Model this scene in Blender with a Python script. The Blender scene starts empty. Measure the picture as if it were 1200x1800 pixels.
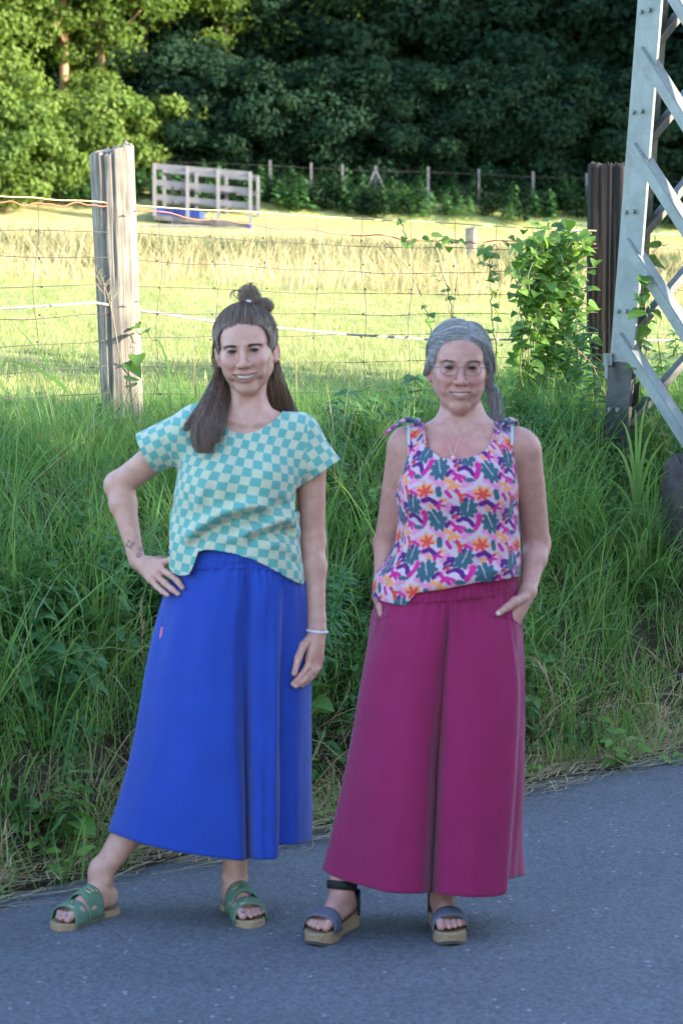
import bpy, math, random
import numpy as np
from mathutils import Vector, Matrix

random.seed(7)
RNG = np.random.default_rng(7)
SC = bpy.context.scene
COL = SC.collection
R = math.radians

# ------------------------------------------------------------------ camera
CAM_H = 1.61
FPX = 4000.0                      # focal length in photograph pixels (1800 high)
PITCH = math.atan(280.0 / FPX)
cam_d = bpy.data.cameras.new('camera')
cam_d.sensor_fit = 'VERTICAL'
cam_d.sensor_height = 22.3
cam_d.sensor_width = 14.87
cam_d.lens = FPX / 1800.0 * 22.3
cam_d.clip_start = 0.1
cam_d.clip_end = 600.0
cam_d.dof.use_dof = True
cam_d.dof.focus_distance = 9.2
cam_d.dof.aperture_fstop = 3.6
cam = bpy.data.objects.new('camera', cam_d)
cam.location = (0, 0, CAM_H)
cam.rotation_euler = (math.pi / 2 - PITCH, 0, 0)
COL.objects.link(cam)
SC.camera = cam

# ------------------------------------------------------------------ sky and sun
SUN_DIR = Vector((0.93, -0.25, 0.285)).normalized()
sun_el = math.asin(SUN_DIR.z)
sun_az = math.atan2(SUN_DIR.x, SUN_DIR.y)
world = bpy.data.worlds.new('World')
SC.world = world
world.use_nodes = True
wn = world.node_tree.nodes
sky = wn.new('ShaderNodeTexSky')
sky.sky_type = 'NISHITA'
sky.sun_disc = False
sky.sun_elevation = sun_el
sky.sun_rotation = sun_az
sky.air_density = 1.0
sky.dust_density = 0.6
sky.ozone_density = 1.6
world.node_tree.links.new(sky.outputs[0], wn['Background'].inputs[0])
wn['Background'].inputs[1].default_value = 0.15
sun_d = bpy.data.lights.new('sun', 'SUN')
sun_d.energy = 3.3
sun_d.angle = R(0.5)
sun_d.color = (1.0, 0.88, 0.70)
sun = bpy.data.objects.new('sun', sun_d)
sun.rotation_euler = SUN_DIR.to_track_quat('Z', 'Y').to_euler()
sun.location = (20, -5, 12)
COL.objects.link(sun)
SC.view_settings.view_transform = 'Standard'
SC.view_settings.look = 'None'
SC.view_settings.exposure = 2.75
SC.view_settings.gamma = 1.0
SC.view_settings.use_curve_mapping = False
try:
    SC.cycles.max_bounces = 6
    SC.cycles.diffuse_bounces = 3
    SC.cycles.transmission_bounces = 4
    SC.cycles.transparent_max_bounces = 8
    SC.cycles.use_denoising = True
    SC.cycles.caustics_reflective = False
    SC.cycles.caustics_refractive = False
except Exception:
    pass

# ------------------------------------------------------------------ helpers
CP, SP = math.cos(PITCH), math.sin(PITCH)


def at(px, py, Y):
    """World point at depth Y whose image is photograph pixel (px, py)."""
    a = (px - 600.0) / FPX
    b = (900.0 - py) / FPX
    dy = CP + b * SP
    dz = -SP + b * CP
    t = Y / dy
    return np.array([a * t, Y, CAM_H + dz * t])


ET = np.array([1.0, 1.03]) / math.hypot(1, 1.03)
ES = np.array([-1.03, 1.0]) / math.hypot(1, 1.03)
RO = np.array([0.0, 7.5])


def st2xy(s, t):
    return RO[0] + s * ES[0] + t * ET[0], RO[1] + s * ES[1] + t * ET[1]


def xy2st(x, y):
    dx, dy = x - RO[0], y - RO[1]
    return dx * ES[0] + dy * ES[1], dx * ET[0] + dy * ET[1]


def vnoise(x, y, seed=0):
    """Cheap smooth value noise in [-1, 1] for arrays."""
    x = np.asarray(x, dtype=np.float64)
    y = np.asarray(y, dtype=np.float64)
    xi, yi = np.floor(x), np.floor(y)
    fx, fy = x - xi, y - yi
    fx = fx * fx * (3 - 2 * fx)
    fy = fy * fy * (3 - 2 * fy)

    def h(a, b):
        v = np.sin(a * 127.1 + b * 311.7 + seed * 74.7) * 43758.5453
        return (v - np.floor(v)) * 2 - 1
    return (h(xi, yi) * (1 - fx) + h(xi + 1, yi) * fx) * (1 - fy) + (h(xi, yi + 1) * (1 - fx) + h(xi + 1, yi + 1) * fx) * fy


BANK_S = np.array([-60, 0.02, 0.17, 0.28, 0.42, 0.74, 1.15, 1.55, 1.84, 2.3])
BANK_Z = np.array([0, 0, 0.008, 0.06, 0.30, 0.64, 0.97, 1.22, 1.32, 1.345])


def ground_z(x, y):
    x = np.asarray(x, dtype=np.float64)
    y = np.asarray(y, dtype=np.float64)
    s, t = xy2st(x, y)
    s = s + 0.05 * vnoise(t * 1.7, s * 0.3, 3) * np.clip(s * 3, 0, 1)
    z = np.interp(s, BANK_S, BANK_Z)
    m = np.clip(s - 1.84, 0, None)
    yy = np.clip(y - 9.2, -6, None)
    far = np.clip((y - 60.0), 0, None)
    zm = 0.056 * np.minimum(m, 60) + 0.0285 * yy
    w = np.clip((s - 0.8) / 1.0, 0, 1)
    z = z + w * zm + 0.34 * np.minimum(far, 60) * w
    z = z + 0.03 * vnoise(x * 1.3, y * 1.3, 5) * np.clip(s - 0.2, 0, 1) + 0.05 * vnoise(x * .3, y * .3, 6) * np.clip(s - 2.5, 0, 1)
    opp = np.clip(-s - 5.2, 0, None)
    z = z + 0.25 * np.minimum(opp, 6) * 0.5 - 0.03 * np.clip(-s - 0.0, 0, 0.02)
    return z


def link(o, parent=None):
    COL.objects.link(o)
    if parent is not None:
        o.parent = parent
    return o


def tag(o, label=None, cat=None, group=None, kind=None):
    if label:
        o['label'] = label
    if cat:
        o['category'] = cat
    if group:
        o['group'] = group
    if kind:
        o['kind'] = kind
    return o


def empty(name, loc=(0, 0, 0), label=None, cat=None, group=None):
    o = bpy.data.objects.new(name, None)
    o.empty_display_size = 0.2
    o.location = loc
    COL.objects.link(o)
    return tag(o, label, cat, group)


def mesh_data(name, verts, faces, mats=(), smooth=True, mat_idx=None):
    """faces: list of lists, or an int array n x 3 / n x 4."""
    me = bpy.data.meshes.new(name)
    v = np.asarray(verts, dtype=np.float32).reshape(-1, 3)
    if isinstance(faces, np.ndarray):
        n, k = faces.shape
        me.vertices.add(len(v))
        me.vertices.foreach_set('co', v.ravel())
        me.loops.add(n * k)
        me.loops.foreach_set('vertex_index', faces.astype(np.int32).ravel())
        me.polygons.add(n)
        me.polygons.foreach_set('loop_start', np.arange(0, n * k, k, dtype=np.int32))
        me.polygons.foreach_set('loop_total', np.full(n, k, dtype=np.int32))
        me.update(calc_edges=True)
    else:
        me.from_pydata([tuple(map(float, p)) for p in v], [], faces)
    for m in mats:
        me.materials.append(m)
    if len(me.polygons):
        me.polygons.foreach_set('use_smooth', np.full(len(me.polygons), bool(smooth)))
        if mat_idx is not None:
            me.polygons.foreach_set('material_index', np.asarray(mat_idx, dtype=np.int32))
    me.update()
    return me


def mesh_obj(name, verts, faces, mats=(), parent=None, smooth=True, mat_idx=None):
    me = mesh_data(name, verts, faces, mats, smooth, mat_idx)
    o = bpy.data.objects.new(name, me)
    return link(o, parent)


class MB:
    """Collects simple shapes into one mesh."""

    def __init__(self):
        self.v, self.f = [], []

    def add(self, verts, faces):
        b = len(self.v)
        self.v += [tuple(map(float, p)) for p in verts]
        self.f += [[i + b for i in f] for f in faces]

    def box(self, c, size, rot=None):
        hx, hy, hz = [s / 2 for s in size]
        vs = [Vector((x, y, z)) for x in (-hx, hx) for y in (-hy, hy) for z in (-hz, hz)]
        if rot is not None:
            vs = [rot @ p for p in vs]
        vs = [p + Vector(c) for p in vs]
        self.add(vs, [[0, 1, 3, 2], [4, 6, 7, 5], [0, 4, 5, 1], [2, 3, 7, 6], [0, 2, 6, 4], [1, 5, 7, 3]])

    def bar(self, a, b, w, h, up=(0, 0, 1)):
        """A rectangular bar from a to b: w across, h along up."""
        a, b = Vector(a), Vector(b)
        d = (b - a).normalized()
        u = Vector(up)
        x = d.cross(u)
        if x.length < 1e-4:
            x = d.cross(Vector((0, 1, 0)))
        x.normalize()
        u = x.cross(d).normalized()
        vs = []
        for p in (a, b):
            for sx, sy in ((-1, -1), (1, -1), (1, 1), (-1, 1)):
                vs.append(p + x * (sx * w / 2) + u * (sy * h / 2))
        self.add(vs, [[0, 1, 2, 3], [7, 6, 5, 4], [0, 4, 5, 1], [1, 5, 6, 2], [2, 6, 7, 3], [3, 7, 4, 0]])

    def tube(self, pts, r, n=6, cap=True):
        pts = [Vector(p) for p in pts]
        rs = r if hasattr(r, '__len__') else [r] * len(pts)
        base = len(self.v)
        prev = None
        for i, p in enumerate(pts):
            d = (pts[min(i + 1, len(pts) - 1)] - pts[max(i - 1, 0)]).normalized()
            if prev is None:
                x = d.cross(Vector((0, 0, 1)))
                if x.length < 1e-3:
                    x = d.cross(Vector((0, 1, 0)))
            else:
                x = prev - d * prev.dot(d)
            x.normalize()
            prev = x
            y = d.cross(x)
            for k in range(n):
                a = 2 * math.pi * k / n
                self.v.append(tuple(p + (x * math.cos(a) + y * math.sin(a)) * rs[i]))
        for i in range(len(pts) - 1):
            for k in range(n):
                a = base + i * n + k
                b = base + i * n + (k + 1) % n
                self.f.append([a, b, b + n, a + n])
        if cap:
            self.f.append([base + k for k in range(n)][::-1])
            e = base + (len(pts) - 1) * n
            self.f.append([e + k for k in range(n)])

    def build(self, name, mat, parent=None, smooth=False):
        return mesh_obj(name, self.v, self.f, [mat] if mat else [], parent, smooth)


# ------------------------------------------------------------------ materials
def new_mat(name):
    m = bpy.data.materials.new(name)
    m.use_nodes = True
    nt = m.node_tree
    return m, nt, nt.nodes['Principled BSDF']


def set_in(node, key, val):
    if key in node.inputs:
        node.inputs[key].default_value = val


def mat_plain(name, col, rough=0.6, metal=0.0, noise=0.0, scale=30.0, bump=0.0, spec=0.5, bscale=None, coords='Object', stretch=None):
    m, nt, bs = new_mat(name)
    c4 = (*col, 1)
    bs.inputs['Base Color'].default_value = c4
    bs.inputs['Roughness'].default_value = rough
    bs.inputs['Metallic'].default_value = metal
    set_in(bs, 'Specular IOR Level', spec)
    if noise or bump:
        tc = nt.nodes.new('ShaderNodeTexCoord')
        mp = nt.nodes.new('ShaderNodeMapping')
        nt.links.new(tc.outputs[coords], mp.inputs[0])
        if stretch:
            mp.inputs['Scale'].default_value = stretch
        nz = nt.nodes.new('ShaderNodeTexNoise')
        nz.inputs['Scale'].default_value = scale
        nz.inputs['Detail'].default_value = 6
        nz.inputs['Roughness'].default_value = 0.65
        nt.links.new(mp.outputs[0], nz.inputs['Vector'])
        if noise:
            rp = nt.nodes.new('ShaderNodeValToRGB')
            rp.color_ramp.elements[0].position = 0.3
            rp.color_ramp.elements[1].position = 0.7
            rp.color_ramp.elements[0].color = tuple(max(0, c * (1 - noise)) for c in col) + (1,)
            rp.color_ramp.elements[1].color = tuple(min(1, c * (1 + noise)) for c in col) + (1,)
            nt.links.new(nz.outputs['Fac'], rp.inputs[0])
            nt.links.new(rp.outputs[0], bs.inputs['Base Color'])
        if bump:
            b = nt.nodes.new('ShaderNodeBump')
            b.inputs['Strength'].default_value = bump
            b.inputs['Distance'].default_value = 0.01
            src = nz
            if bscale:
                src = nt.nodes.new('ShaderNodeTexNoise')
                src.inputs['Scale'].default_value = bscale
                src.inputs['Detail'].default_value = 5
                nt.links.new(mp.outputs[0], src.inputs['Vector'])
            nt.links.new(src.outputs['Fac'], b.inputs['Height'])
            nt.links.new(b.outputs[0], bs.inputs['Normal'])
    return m


def mat_leaf(name, cols, trans=0.35, rough=0.5, attr=None, jitter=0.35, spec=0.35):
    """Leaf: diffuse/gloss plus light let through, colour varied per leaf (attribute) and per plant."""
    m, nt, bs = new_mat(name)
    N, L = nt.nodes, nt.links
    out = N['Material Output']
    rp = N.new('ShaderNodeValToRGB')
    e = rp.color_ramp.elements
    e[0].color = (*cols[0], 1)
    e[1].color = (*cols[-1], 1)
    for i, c in enumerate(cols[1:-1]):
        k = e.new((i + 1) / (len(cols) - 1))
        k.color = (*c, 1)
    at_ = N.new('ShaderNodeAttribute')
    at_.attribute_name = 'tint'
    oi = N.new('ShaderNodeObjectInfo')
    mx = N.new('ShaderNodeMath')
    mx.operation = 'MULTIPLY_ADD'
    L.new(oi.outputs['Random'], mx.inputs[0])
    mx.inputs[1].default_value = jitter
    ad = N.new('ShaderNodeMath')
    ad.operation = 'MULTIPLY_ADD'
    L.new(at_.outputs['Fac'], ad.inputs[0])
    ad.inputs[1].default_value = 1 - jitter
    L.new(ad.outputs[0], mx.inputs[2])
    ad.inputs[2].default_value = 0.0
    L.new(mx.outputs[0], rp.inputs[0])
    L.new(rp.outputs[0], bs.inputs['Base Color'])
    bs.inputs['Roughness'].default_value = rough
    set_in(bs, 'Specular IOR Level', spec)
    tr = N.new('ShaderNodeBsdfTranslucent')
    hs = N.new('ShaderNodeHueSaturation')
    hs.inputs['Hue'].default_value = 0.485
    hs.inputs['Saturation'].default_value = 1.15
    hs.inputs['Value'].default_value = 1.6
    L.new(rp.outputs[0], hs.inputs['Color'])
    L.new(hs.outputs[0], tr.inputs['Color'])
    ms = N.new('ShaderNodeMixShader')
    ms.inputs[0].default_value = trans
    L.new(bs.outputs[0], ms.inputs[1])
    L.new(tr.outputs[0], ms.inputs[2])
    L.new(ms.outputs[0], out.inputs['Surface'])
    return m


def set_attr(me, name, arr, typ='FLOAT', dom='POINT'):
    a = me.attributes.new(name, typ, dom)
    arr = np.asarray(arr, dtype=np.float32)
    key = {'FLOAT': 'value', 'FLOAT_VECTOR': 'vector', 'FLOAT_COLOR': 'color', 'INT': 'value', 'FLOAT2': 'vector'}[typ]
    if typ == 'INT':
        arr = arr.astype(np.int32)
    a.data.foreach_set(key, arr.ravel())


# ------------------------------------------------------------------ scatter (one object of uncountable stuff)
def scatter(name, pts, rots, scl, idx, templates, kind='stuff', mat=None):
    me = bpy.data.meshes.new(name)
    n = len(pts)
    me.vertices.add(n)
    me.vertices.foreach_set('co', np.asarray(pts, dtype=np.float32).ravel())
    set_attr(me, 'rot', rots, 'FLOAT_VECTOR')
    set_attr(me, 'scl', scl, 'FLOAT')
    set_attr(me, 'idx', idx, 'INT')
    o = link(bpy.data.objects.new(name, me))
    o['kind'] = kind
    col = bpy.data.collections.new(name + '_sources')
    for i, tm in enumerate(templates):
        t = bpy.data.objects.new('%s_source_%02d' % (name, i), tm)
        col.objects.link(t)
    g = bpy.data.node_groups.new(name, 'GeometryNodeTree')
    g.interface.new_socket('Geometry', in_out='INPUT', socket_type='NodeSocketGeometry')
    g.interface.new_socket('Geometry', in_out='OUTPUT', socket_type='NodeSocketGeometry')
    N, L = g.nodes, g.links
    gi, go = N.new('NodeGroupInput'), N.new('NodeGroupOutput')
    ci = N.new('GeometryNodeCollectionInfo')
    ci.inputs['Collection'].default_value = col
    ci.inputs['Separate Children'].default_value = True
    ci.inputs['Reset Children'].default_value = True
    ip = N.new('GeometryNodeInstanceOnPoints')
    ip.inputs['Pick Instance'].default_value = True

    def na(nm, typ):
        q = N.new('GeometryNodeInputNamedAttribute')
        q.data_type = typ
        q.inputs['Name'].default_value = nm
        return q.outputs['Attribute']
    L.new(gi.outputs[0], ip.inputs['Points'])
    L.new(ci.outputs[0], ip.inputs['Instance'])
    L.new(na('idx', 'INT'), ip.inputs['Instance Index'])
    e2r = N.new('FunctionNodeEulerToRotation')
    L.new(na('rot', 'FLOAT_VECTOR'), e2r.inputs[0])
    L.new(e2r.outputs[0], ip.inputs['Rotation'])
    L.new(na('scl', 'FLOAT'), ip.inputs['Scale'])
    L.new(ip.outputs[0], go.inputs[0])
    md = o.modifiers.new('scatter', 'NODES')
    md.node_group = g
    return o


# ------------------------------------------------------------------ plant templates
def blades_mesh(name, n, rad, hmin, hmax, wmin, wmax, droop, mat, seed, seg=5, lean=0.25):
    rng = np.random.default_rng(seed)
    V, F, T = [], [], []
    for _ in range(n):
        a = rng.uniform(0, 2 * math.pi)
        r = rad * math.sqrt(rng.uniform())
        b = np.array([r * math.cos(a), r * math.sin(a), -0.03])
        h = rng.uniform(hmin, hmax)
        w = rng.uniform(wmin, wmax)
        da = a + rng.normal(0, 0.9)
        d = np.array([math.cos(da), math.sin(da), 0])
        side = np.array([-d[1], d[0], 0])
        tw = rng.uniform(-0.6, 0.6)
        side = side * math.cos(tw) + d * math.sin(tw) * 0.6
        L0 = lean * rng.uniform(0.2, 1.2)
        dr = droop * rng.uniform(0.3, 1.4)
        ang = math.pi / 2 - L0
        p = b.copy()
        t0 = rng.uniform(0, 1)
        i0 = len(V)
        st = h / seg
        for k in range(seg + 1):
            f = k / seg
            ww = w * (1 - 0.25 * f) if f < 0.55 else w * (1 - 0.25 * 0.55) * (1 - (f - 0.55) / 0.45) ** 0.8
            ww = max(ww, 0.0004)
            V.append(p - side * ww / 2)
            V.append(p + side * ww / 2)
            T += [t0 * 0.8 + 0.2 * f] * 2
            ang -= dr * (0.4 + f) / seg * 1.6
            p = p + st * (d * math.cos(ang) + np.array([0, 0, math.sin(ang)]))
        for k in range(seg):
            q = i0 + 2 * k
            F.append([q, q + 1, q + 3, q + 2])
    me = mesh_data(name, np.array(V), np.array(F), [mat])
    set_attr(me, 'tint', np.array(T))
    return me


LEAF_OUT = {
    'heart': [(0, 0), (.30, -.12), (.48, .05), (.44, .35), (.22, .72), (0, 1)],
    'oval': [(0, 0), (.16, .12), (.27, .38), (.24, .65), (.12, .88), (0, 1)],
    'nettle': [(0, 0), (.25, .06), (.34, .25), (.26, .5), (.13, .8), (0, 1)],
    'lance': [(0, 0), (.08, .15), (.12, .4), (.09, .7), (.04, .9), (0, 1)],
}


def leaf_geo(V, F, T, base, d, up, L, kind, tint, fold=0.25, curl=0.3):
    """Adds one folded, curled leaf with a midrib."""
    d = np.asarray(d, float)
    d = d / (np.linalg.norm(d) + 1e-9)
    up = np.asarray(up, float)
    side = np.cross(d, up)
    if np.linalg.norm(side) < 1e-3:
        side = np.cross(d, [1, 0, 0.3])
    side /= np.linalg.norm(side)
    up = np.cross(side, d)
    o = LEAF_OUT[kind]
    i0 = len(V)
    for (w, l) in o:
        c = np.asarray(base) + d * (l * L) - up * (curl * L * l * l * 0.5)
        V.append(c)
        T.append(tint)
        if w > 0:
            V.append(c + side * (w * L) + up * (fold * w * L))
            V.append(c - side * (w * L) + up * (fold * w * L))
            T += [tint, tint]
    # indices: first point alone, then triples, last alone
    n = len(o)
    idx = [(i0, None, None)]
    k = i0 + 1
    for j in range(1, n - 1):
        idx.append((k, k + 1, k + 2))
        k += 3
    idx.append((k, None, None))
    for j in range(n - 1):
        c0, r0, l0 = idx[j]
        c1, r1, l1 = idx[j + 1]
        if r0 is None:
            F.append([c0, r1, c1])
            F.append([c0, c1, l1])
        elif r1 is None:
            F.append([c0, r0, c1])
            F.append([c0, c1, l0])
        else:
            F.append([c0, r0, r1])
            F.append([c0, r1, c1])
            F.append([c0, c1, l1])
            F.append([c0, l1, l0])


def ribbon(V, F, T, pts, w, tint, side=None):
    pts = [np.asarray(p, float) for p in pts]
    i0 = len(V)
    n = len(pts)
    for i, p in enumerate(pts):
        d = pts[min(i + 1, n - 1)] - pts[max(i - 1, 0)]
        s = np.cross(d, [0, 0, 1]) if side is None else np.asarray(side, float)
        if np.linalg.norm(s) < 1e-5:
            s = np.array([1.0, 0, 0])
        s = s / np.linalg.norm(s)
        ww = (w[i] if hasattr(w, '__len__') else w) / 2
        V.append(p - s * ww)
        V.append(p + s * ww)
        T += [tint, tint]
    for i in range(n - 1):
        q = i0 + 2 * i
        F.append([q, q + 1, q + 3])
        F.append([q, q + 3, q + 2])


def geo_mesh(name, V, F, T, mats):
    me = mesh_data(name, np.array(V), np.array(F, dtype=np.int32), mats)
    set_attr(me, 'tint', np.array(T))
    return me


def herb_mesh(name, h, n_nodes, leafL, kind, mat, seed, pairs=2, spread=1.0, lean=0.2, stems=1, rad=0.05):
    """A leafy weed: stems with leaves at nodes."""
    rng = np.random.default_rng(seed)
    V, F, T = [], [], []
    for s in range(stems):
        a = rng.uniform(0, 6.28)
        r = rad * math.sqrt(rng.uniform()) if stems > 1 else 0
        b = np.array([r * math.cos(a), r * math.sin(a), -0.03])
        la = rng.uniform(0, 6.28)
        hh = h * rng.uniform(0.6, 1.1)
        tip = b + np.array([math.cos(la) * lean * hh, math.sin(la) * lean * hh, hh])
        mid = (b + tip) / 2 + rng.normal(0, 0.05 * hh, 3)
        pts = [(1 - u) ** 2 * b + 2 * u * (1 - u) * mid + u * u * tip for u in np.linspace(0, 1, 8)]
        ribbon(V, F, T, pts, 0.005, 0.3)
        ph = rng.uniform(0, 6.28)
        for k in range(n_nodes):
            u = 0.12 + 0.88 * (k + 1) / n_nodes
            c = (1 - u) ** 2 * b + 2 * u * (1 - u) * mid + u * u * tip
            L = leafL * (1.05 - 0.55 * u ** 2) * rng.uniform(0.75, 1.2)
            for q in range(pairs):
                aa = ph + k * 1.57 + q * 2 * math.pi / pairs + rng.normal(0, 0.2)
                el = rng.uniform(-0.35, 0.45)
                d = np.array([math.cos(aa) * spread, math.sin(aa) * spread, math.sin(el)])
                leaf_geo(V, F, T, c + d * 0.01, d, [0, 0, 1], L, kind, rng.uniform(0, 1), fold=rng.uniform(.1, .4), curl=rng.uniform(.2, .9))
    return geo_mesh(name, V, F, T, [mat])
# ================================================================== GROUND, ROAD
def grid_mesh(name, S, T, zf, mat, flip=False):
    SS, TT = np.meshgrid(S, T, indexing='ij')
    x, y = st2xy(SS, TT)
    z = zf(x, y, SS, TT)
    ns, nt_ = SS.shape
    i = np.arange(ns * nt_).reshape(ns, nt_)
    f = np.stack([i[:-1, :-1], i[:-1, 1:], i[1:, 1:], i[1:, :-1]], -1).reshape(-1, 4)
    o = mesh_obj(name, np.stack([x, y, z], -1).reshape(-1, 3), f[:, ::-1], [mat])
    return o


def ground_material():
    m, nt, bs = new_mat('meadow_and_bank_soil')
    N, L = nt.nodes, nt.links
    geo = N.new('ShaderNodeNewGeometry')
    at_ = N.new('ShaderNodeAttribute')
    at_.attribute_name = 'zone'          # R: soil, G: dry grass, B: lush
    sep = N.new('ShaderNodeSeparateColor')
    L.new(at_.outputs['Color'], sep.inputs[0])

    def noise(scale, detail=5, rough=.6, stretch=None):
        n = N.new('ShaderNodeTexNoise')
        n.inputs['Scale'].default_value = scale
        n.inputs['Detail'].default_value = detail
        n.inputs['Roughness'].default_value = rough
        L.new(geo.outputs['Position'], n.inputs['Vector'])
        return n.outputs['Fac']

    def ramp(src, stops):
        r = N.new('ShaderNodeValToRGB')
        e = r.color_ramp.elements
        e[0].position, e[0].color = stops[0][0], (*stops[0][1], 1)
        e[1].position, e[1].color = stops[-1][0], (*stops[-1][1], 1)
        for p, c in stops[1:-1]:
            k = e.new(p)
            k.color = (*c, 1)
        L.new(src, r.inputs[0])
        return r.outputs[0]

    def mix(f, a, b):
        mx = N.new('ShaderNodeMix')
        mx.data_type = 'RGBA'
        L.new(f, mx.inputs['Factor'])
        L.new(a, mx.inputs['A'])
        L.new(b, mx.inputs['B'])
        return mx.outputs['Result']
    grass = ramp(noise(2.2, 9, .72), [(.3, (.19, .24, .075)), (.5, (.29, .32, .12)), (.7, (.40, .40, .19))])
    dry = ramp(noise(4.0, 8, .7), [(.3, (.30, .26, .13)), (.55, (.42, .36, .19)), (.75, (.50, .43, .27))])
    lush = ramp(noise(3.0, 8, .7), [(.3, (.045, .072, .024)), (.7, (.12, .15, .055))])
    soil = ramp(noise(14, 9, .7), [(.3, (.028, .021, .015)), (.7, (.11, .085, .058))])
    c = mix(sep.outputs['Green'], grass, dry)
    c = mix(sep.outputs['Blue'], c, lush)
    c = mix(sep.outputs['Red'], c, soil)
    L.new(c, bs.inputs['Base Color'])
    bs.inputs['Roughness'].default_value = 0.9
    set_in(bs, 'Specular IOR Level', 0.1)
    b = N.new('ShaderNodeBump')
    b.inputs['Strength'].default_value = 0.9
    b.inputs['Distance'].default_value = 0.05
    L.new(noise(18, 9, .75), b.inputs['Height'])
    L.new(b.outputs[0], bs.inputs['Normal'])
    return m


def zones(x, y):
    """soil, dry, lush weights of the ground at x, y"""
    s, t = xy2st(x, y)
    n = vnoise(x * .35, y * .35, 11)
    n2 = vnoise(x * .9, y * .5, 12)
    soil = np.clip((s + .6) / .2, 0, 1) * np.clip((2.25 - s) / .4, 0, 1)
    forest = np.clip((y + 2 * n - 63.5) / 3, 0, 1)
    soil = np.clip(np.maximum(soil, forest), 0, 1)
    v = y + 0.3 * x
    dry = np.clip((v - 36 + 2 * n + n2) / 6, 0, 1) * np.clip((62 - v) / 6, 0, 1)
    dry = np.maximum(dry, 0.75 * np.clip(1 - np.abs(v - 23.5 + 1.5 * n) / 5.5, 0, 1))
    lush = np.clip((1 - np.abs(v - 33.0 + 2.0 * n + 1.5 * n2) / 7.5) * 2, 0, 1) * np.clip(.75 + .9 * vnoise(x * .25 + 3, y * .3, 15), 0, 1)
    return soil, dry, lush


S = np.concatenate([np.linspace(-70, -5, 14), np.linspace(-4.4, -0.2, 8), np.linspace(-0.1, 2.6, 46), np.linspace(2.8, 12, 40), np.linspace(12.5, 70, 90), np.linspace(74, 300, 26)])
T = np.concatenate([np.linspace(-200, -12, 24), np.linspace(-10, 16, 150), np.linspace(17, 80, 50), np.linspace(86, 300, 18)])
g_mat = ground_material()
ground = grid_mesh('ground', S, T, lambda x, y, s, t: ground_z(x, y), g_mat)
tag(ground, kind='structure')
co = np.empty(len(ground.data.vertices) * 3, dtype=np.float32)
ground.data.vertices.foreach_get('co', co)
co = co.reshape(-1, 3)
zs_, zd_, zl_ = zones(co[:, 0].astype(float), co[:, 1].astype(float))
set_attr(ground.data, 'zone', np.stack([zs_, zd_, zl_, np.ones_like(zs_)], -1), 'FLOAT_COLOR')


def asphalt_material():
    m, nt, bs = new_mat('asphalt')
    N, L = nt.nodes, nt.links
    geo = N.new('ShaderNodeNewGeometry')

    def tex(kind, scale, **kw):
        n = N.new(kind)
        n.inputs['Scale'].default_value = scale
        for k, v in kw.items():
            n.inputs[k].default_value = v
        L.new(geo.outputs['Position'], n.inputs['Vector'])
        return n
    n1 = tex('ShaderNodeTexNoise', 1.1, Detail=7.0, Roughness=.65)
    n2 = tex('ShaderNodeTexNoise', 85.0, Detail=5.0, Roughness=.75)
    r1 = N.new('ShaderNodeValToRGB')
    r1.color_ramp.elements[0].position = .3
    r1.color_ramp.elements[1].position = .72
    r1.color_ramp.elements[0].color = (.080, .084, .102, 1)
    r1.color_ramp.elements[1].color = (.122, .127, .150, 1)
    L.new(n1.outputs['Fac'], r1.inputs[0])
    r2 = N.new('ShaderNodeValToRGB')
    r2.color_ramp.elements[0].position = .35
    r2.color_ramp.elements[1].position = .7
    r2.color_ramp.elements[0].color = (.42, .42, .44, 1)
    r2.color_ramp.elements[1].color = (1.65, 1.65, 1.65, 1)
    L.new(n2.outputs['Fac'], r2.inputs[0])
    mu = N.new('ShaderNodeMix')
    mu.data_type = 'RGBA'
    mu.blend_type = 'MULTIPLY'
    mu.inputs['Factor'].default_value = 1
    L.new(r1.outputs[0], mu.inputs['A'])
    L.new(r2.outputs[0], mu.inputs['B'])
    # pale stone chips
    vo = tex('ShaderNodeTexVoronoi', 26.0)
    th = N.new('ShaderNodeMath')
    th.operation = 'LESS_THAN'
    th.inputs[1].default_value = .16
    L.new(vo.outputs['Distance'], th.inputs[0])
    sc = N.new('ShaderNodeSeparateColor')
    L.new(vo.outputs['Color'], sc.inputs[0])
    t2 = N.new('ShaderNodeMath')
    t2.operation = 'GREATER_THAN'
    t2.inputs[1].default_value = .84
    L.new(sc.outputs[0], t2.inputs[0])
    an = N.new('ShaderNodeMath')
    an.operation = 'MULTIPLY'
    L.new(th.outputs[0], an.inputs[0])
    L.new(t2.outputs[0], an.inputs[1])
    mx = N.new('ShaderNodeMix')
    mx.data_type = 'RGBA'
    L.new(an.outputs[0], mx.inputs['Factor'])
    L.new(mu.outputs['Result'], mx.inputs['A'])
    mx.inputs['B'].default_value = (.30, .30, .31, 1)
    L.new(mx.outputs['Result'], bs.inputs['Base Color'])
    bs.inputs['Roughness'].default_value = .75
    v2 = tex('ShaderNodeTexVoronoi', 130.0)
    b = N.new('ShaderNodeBump')
    b.inputs['Strength'].default_value = .7
    b.inputs['Distance'].default_value = .004
    L.new(v2.outputs['Distance'], b.inputs['Height'])
    L.new(b.outputs[0], bs.inputs['Normal'])
    return m


RT = np.concatenate([np.linspace(-200, -8, 20), np.linspace(-6, 12, 220), np.linspace(13, 300, 30)])


def road_s(t):
    return 0.035 * vnoise(t * 1.3, 0 * t, 21) + 0.02 * vnoise(t * 5, 0 * t, 22) + 0.17


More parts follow.
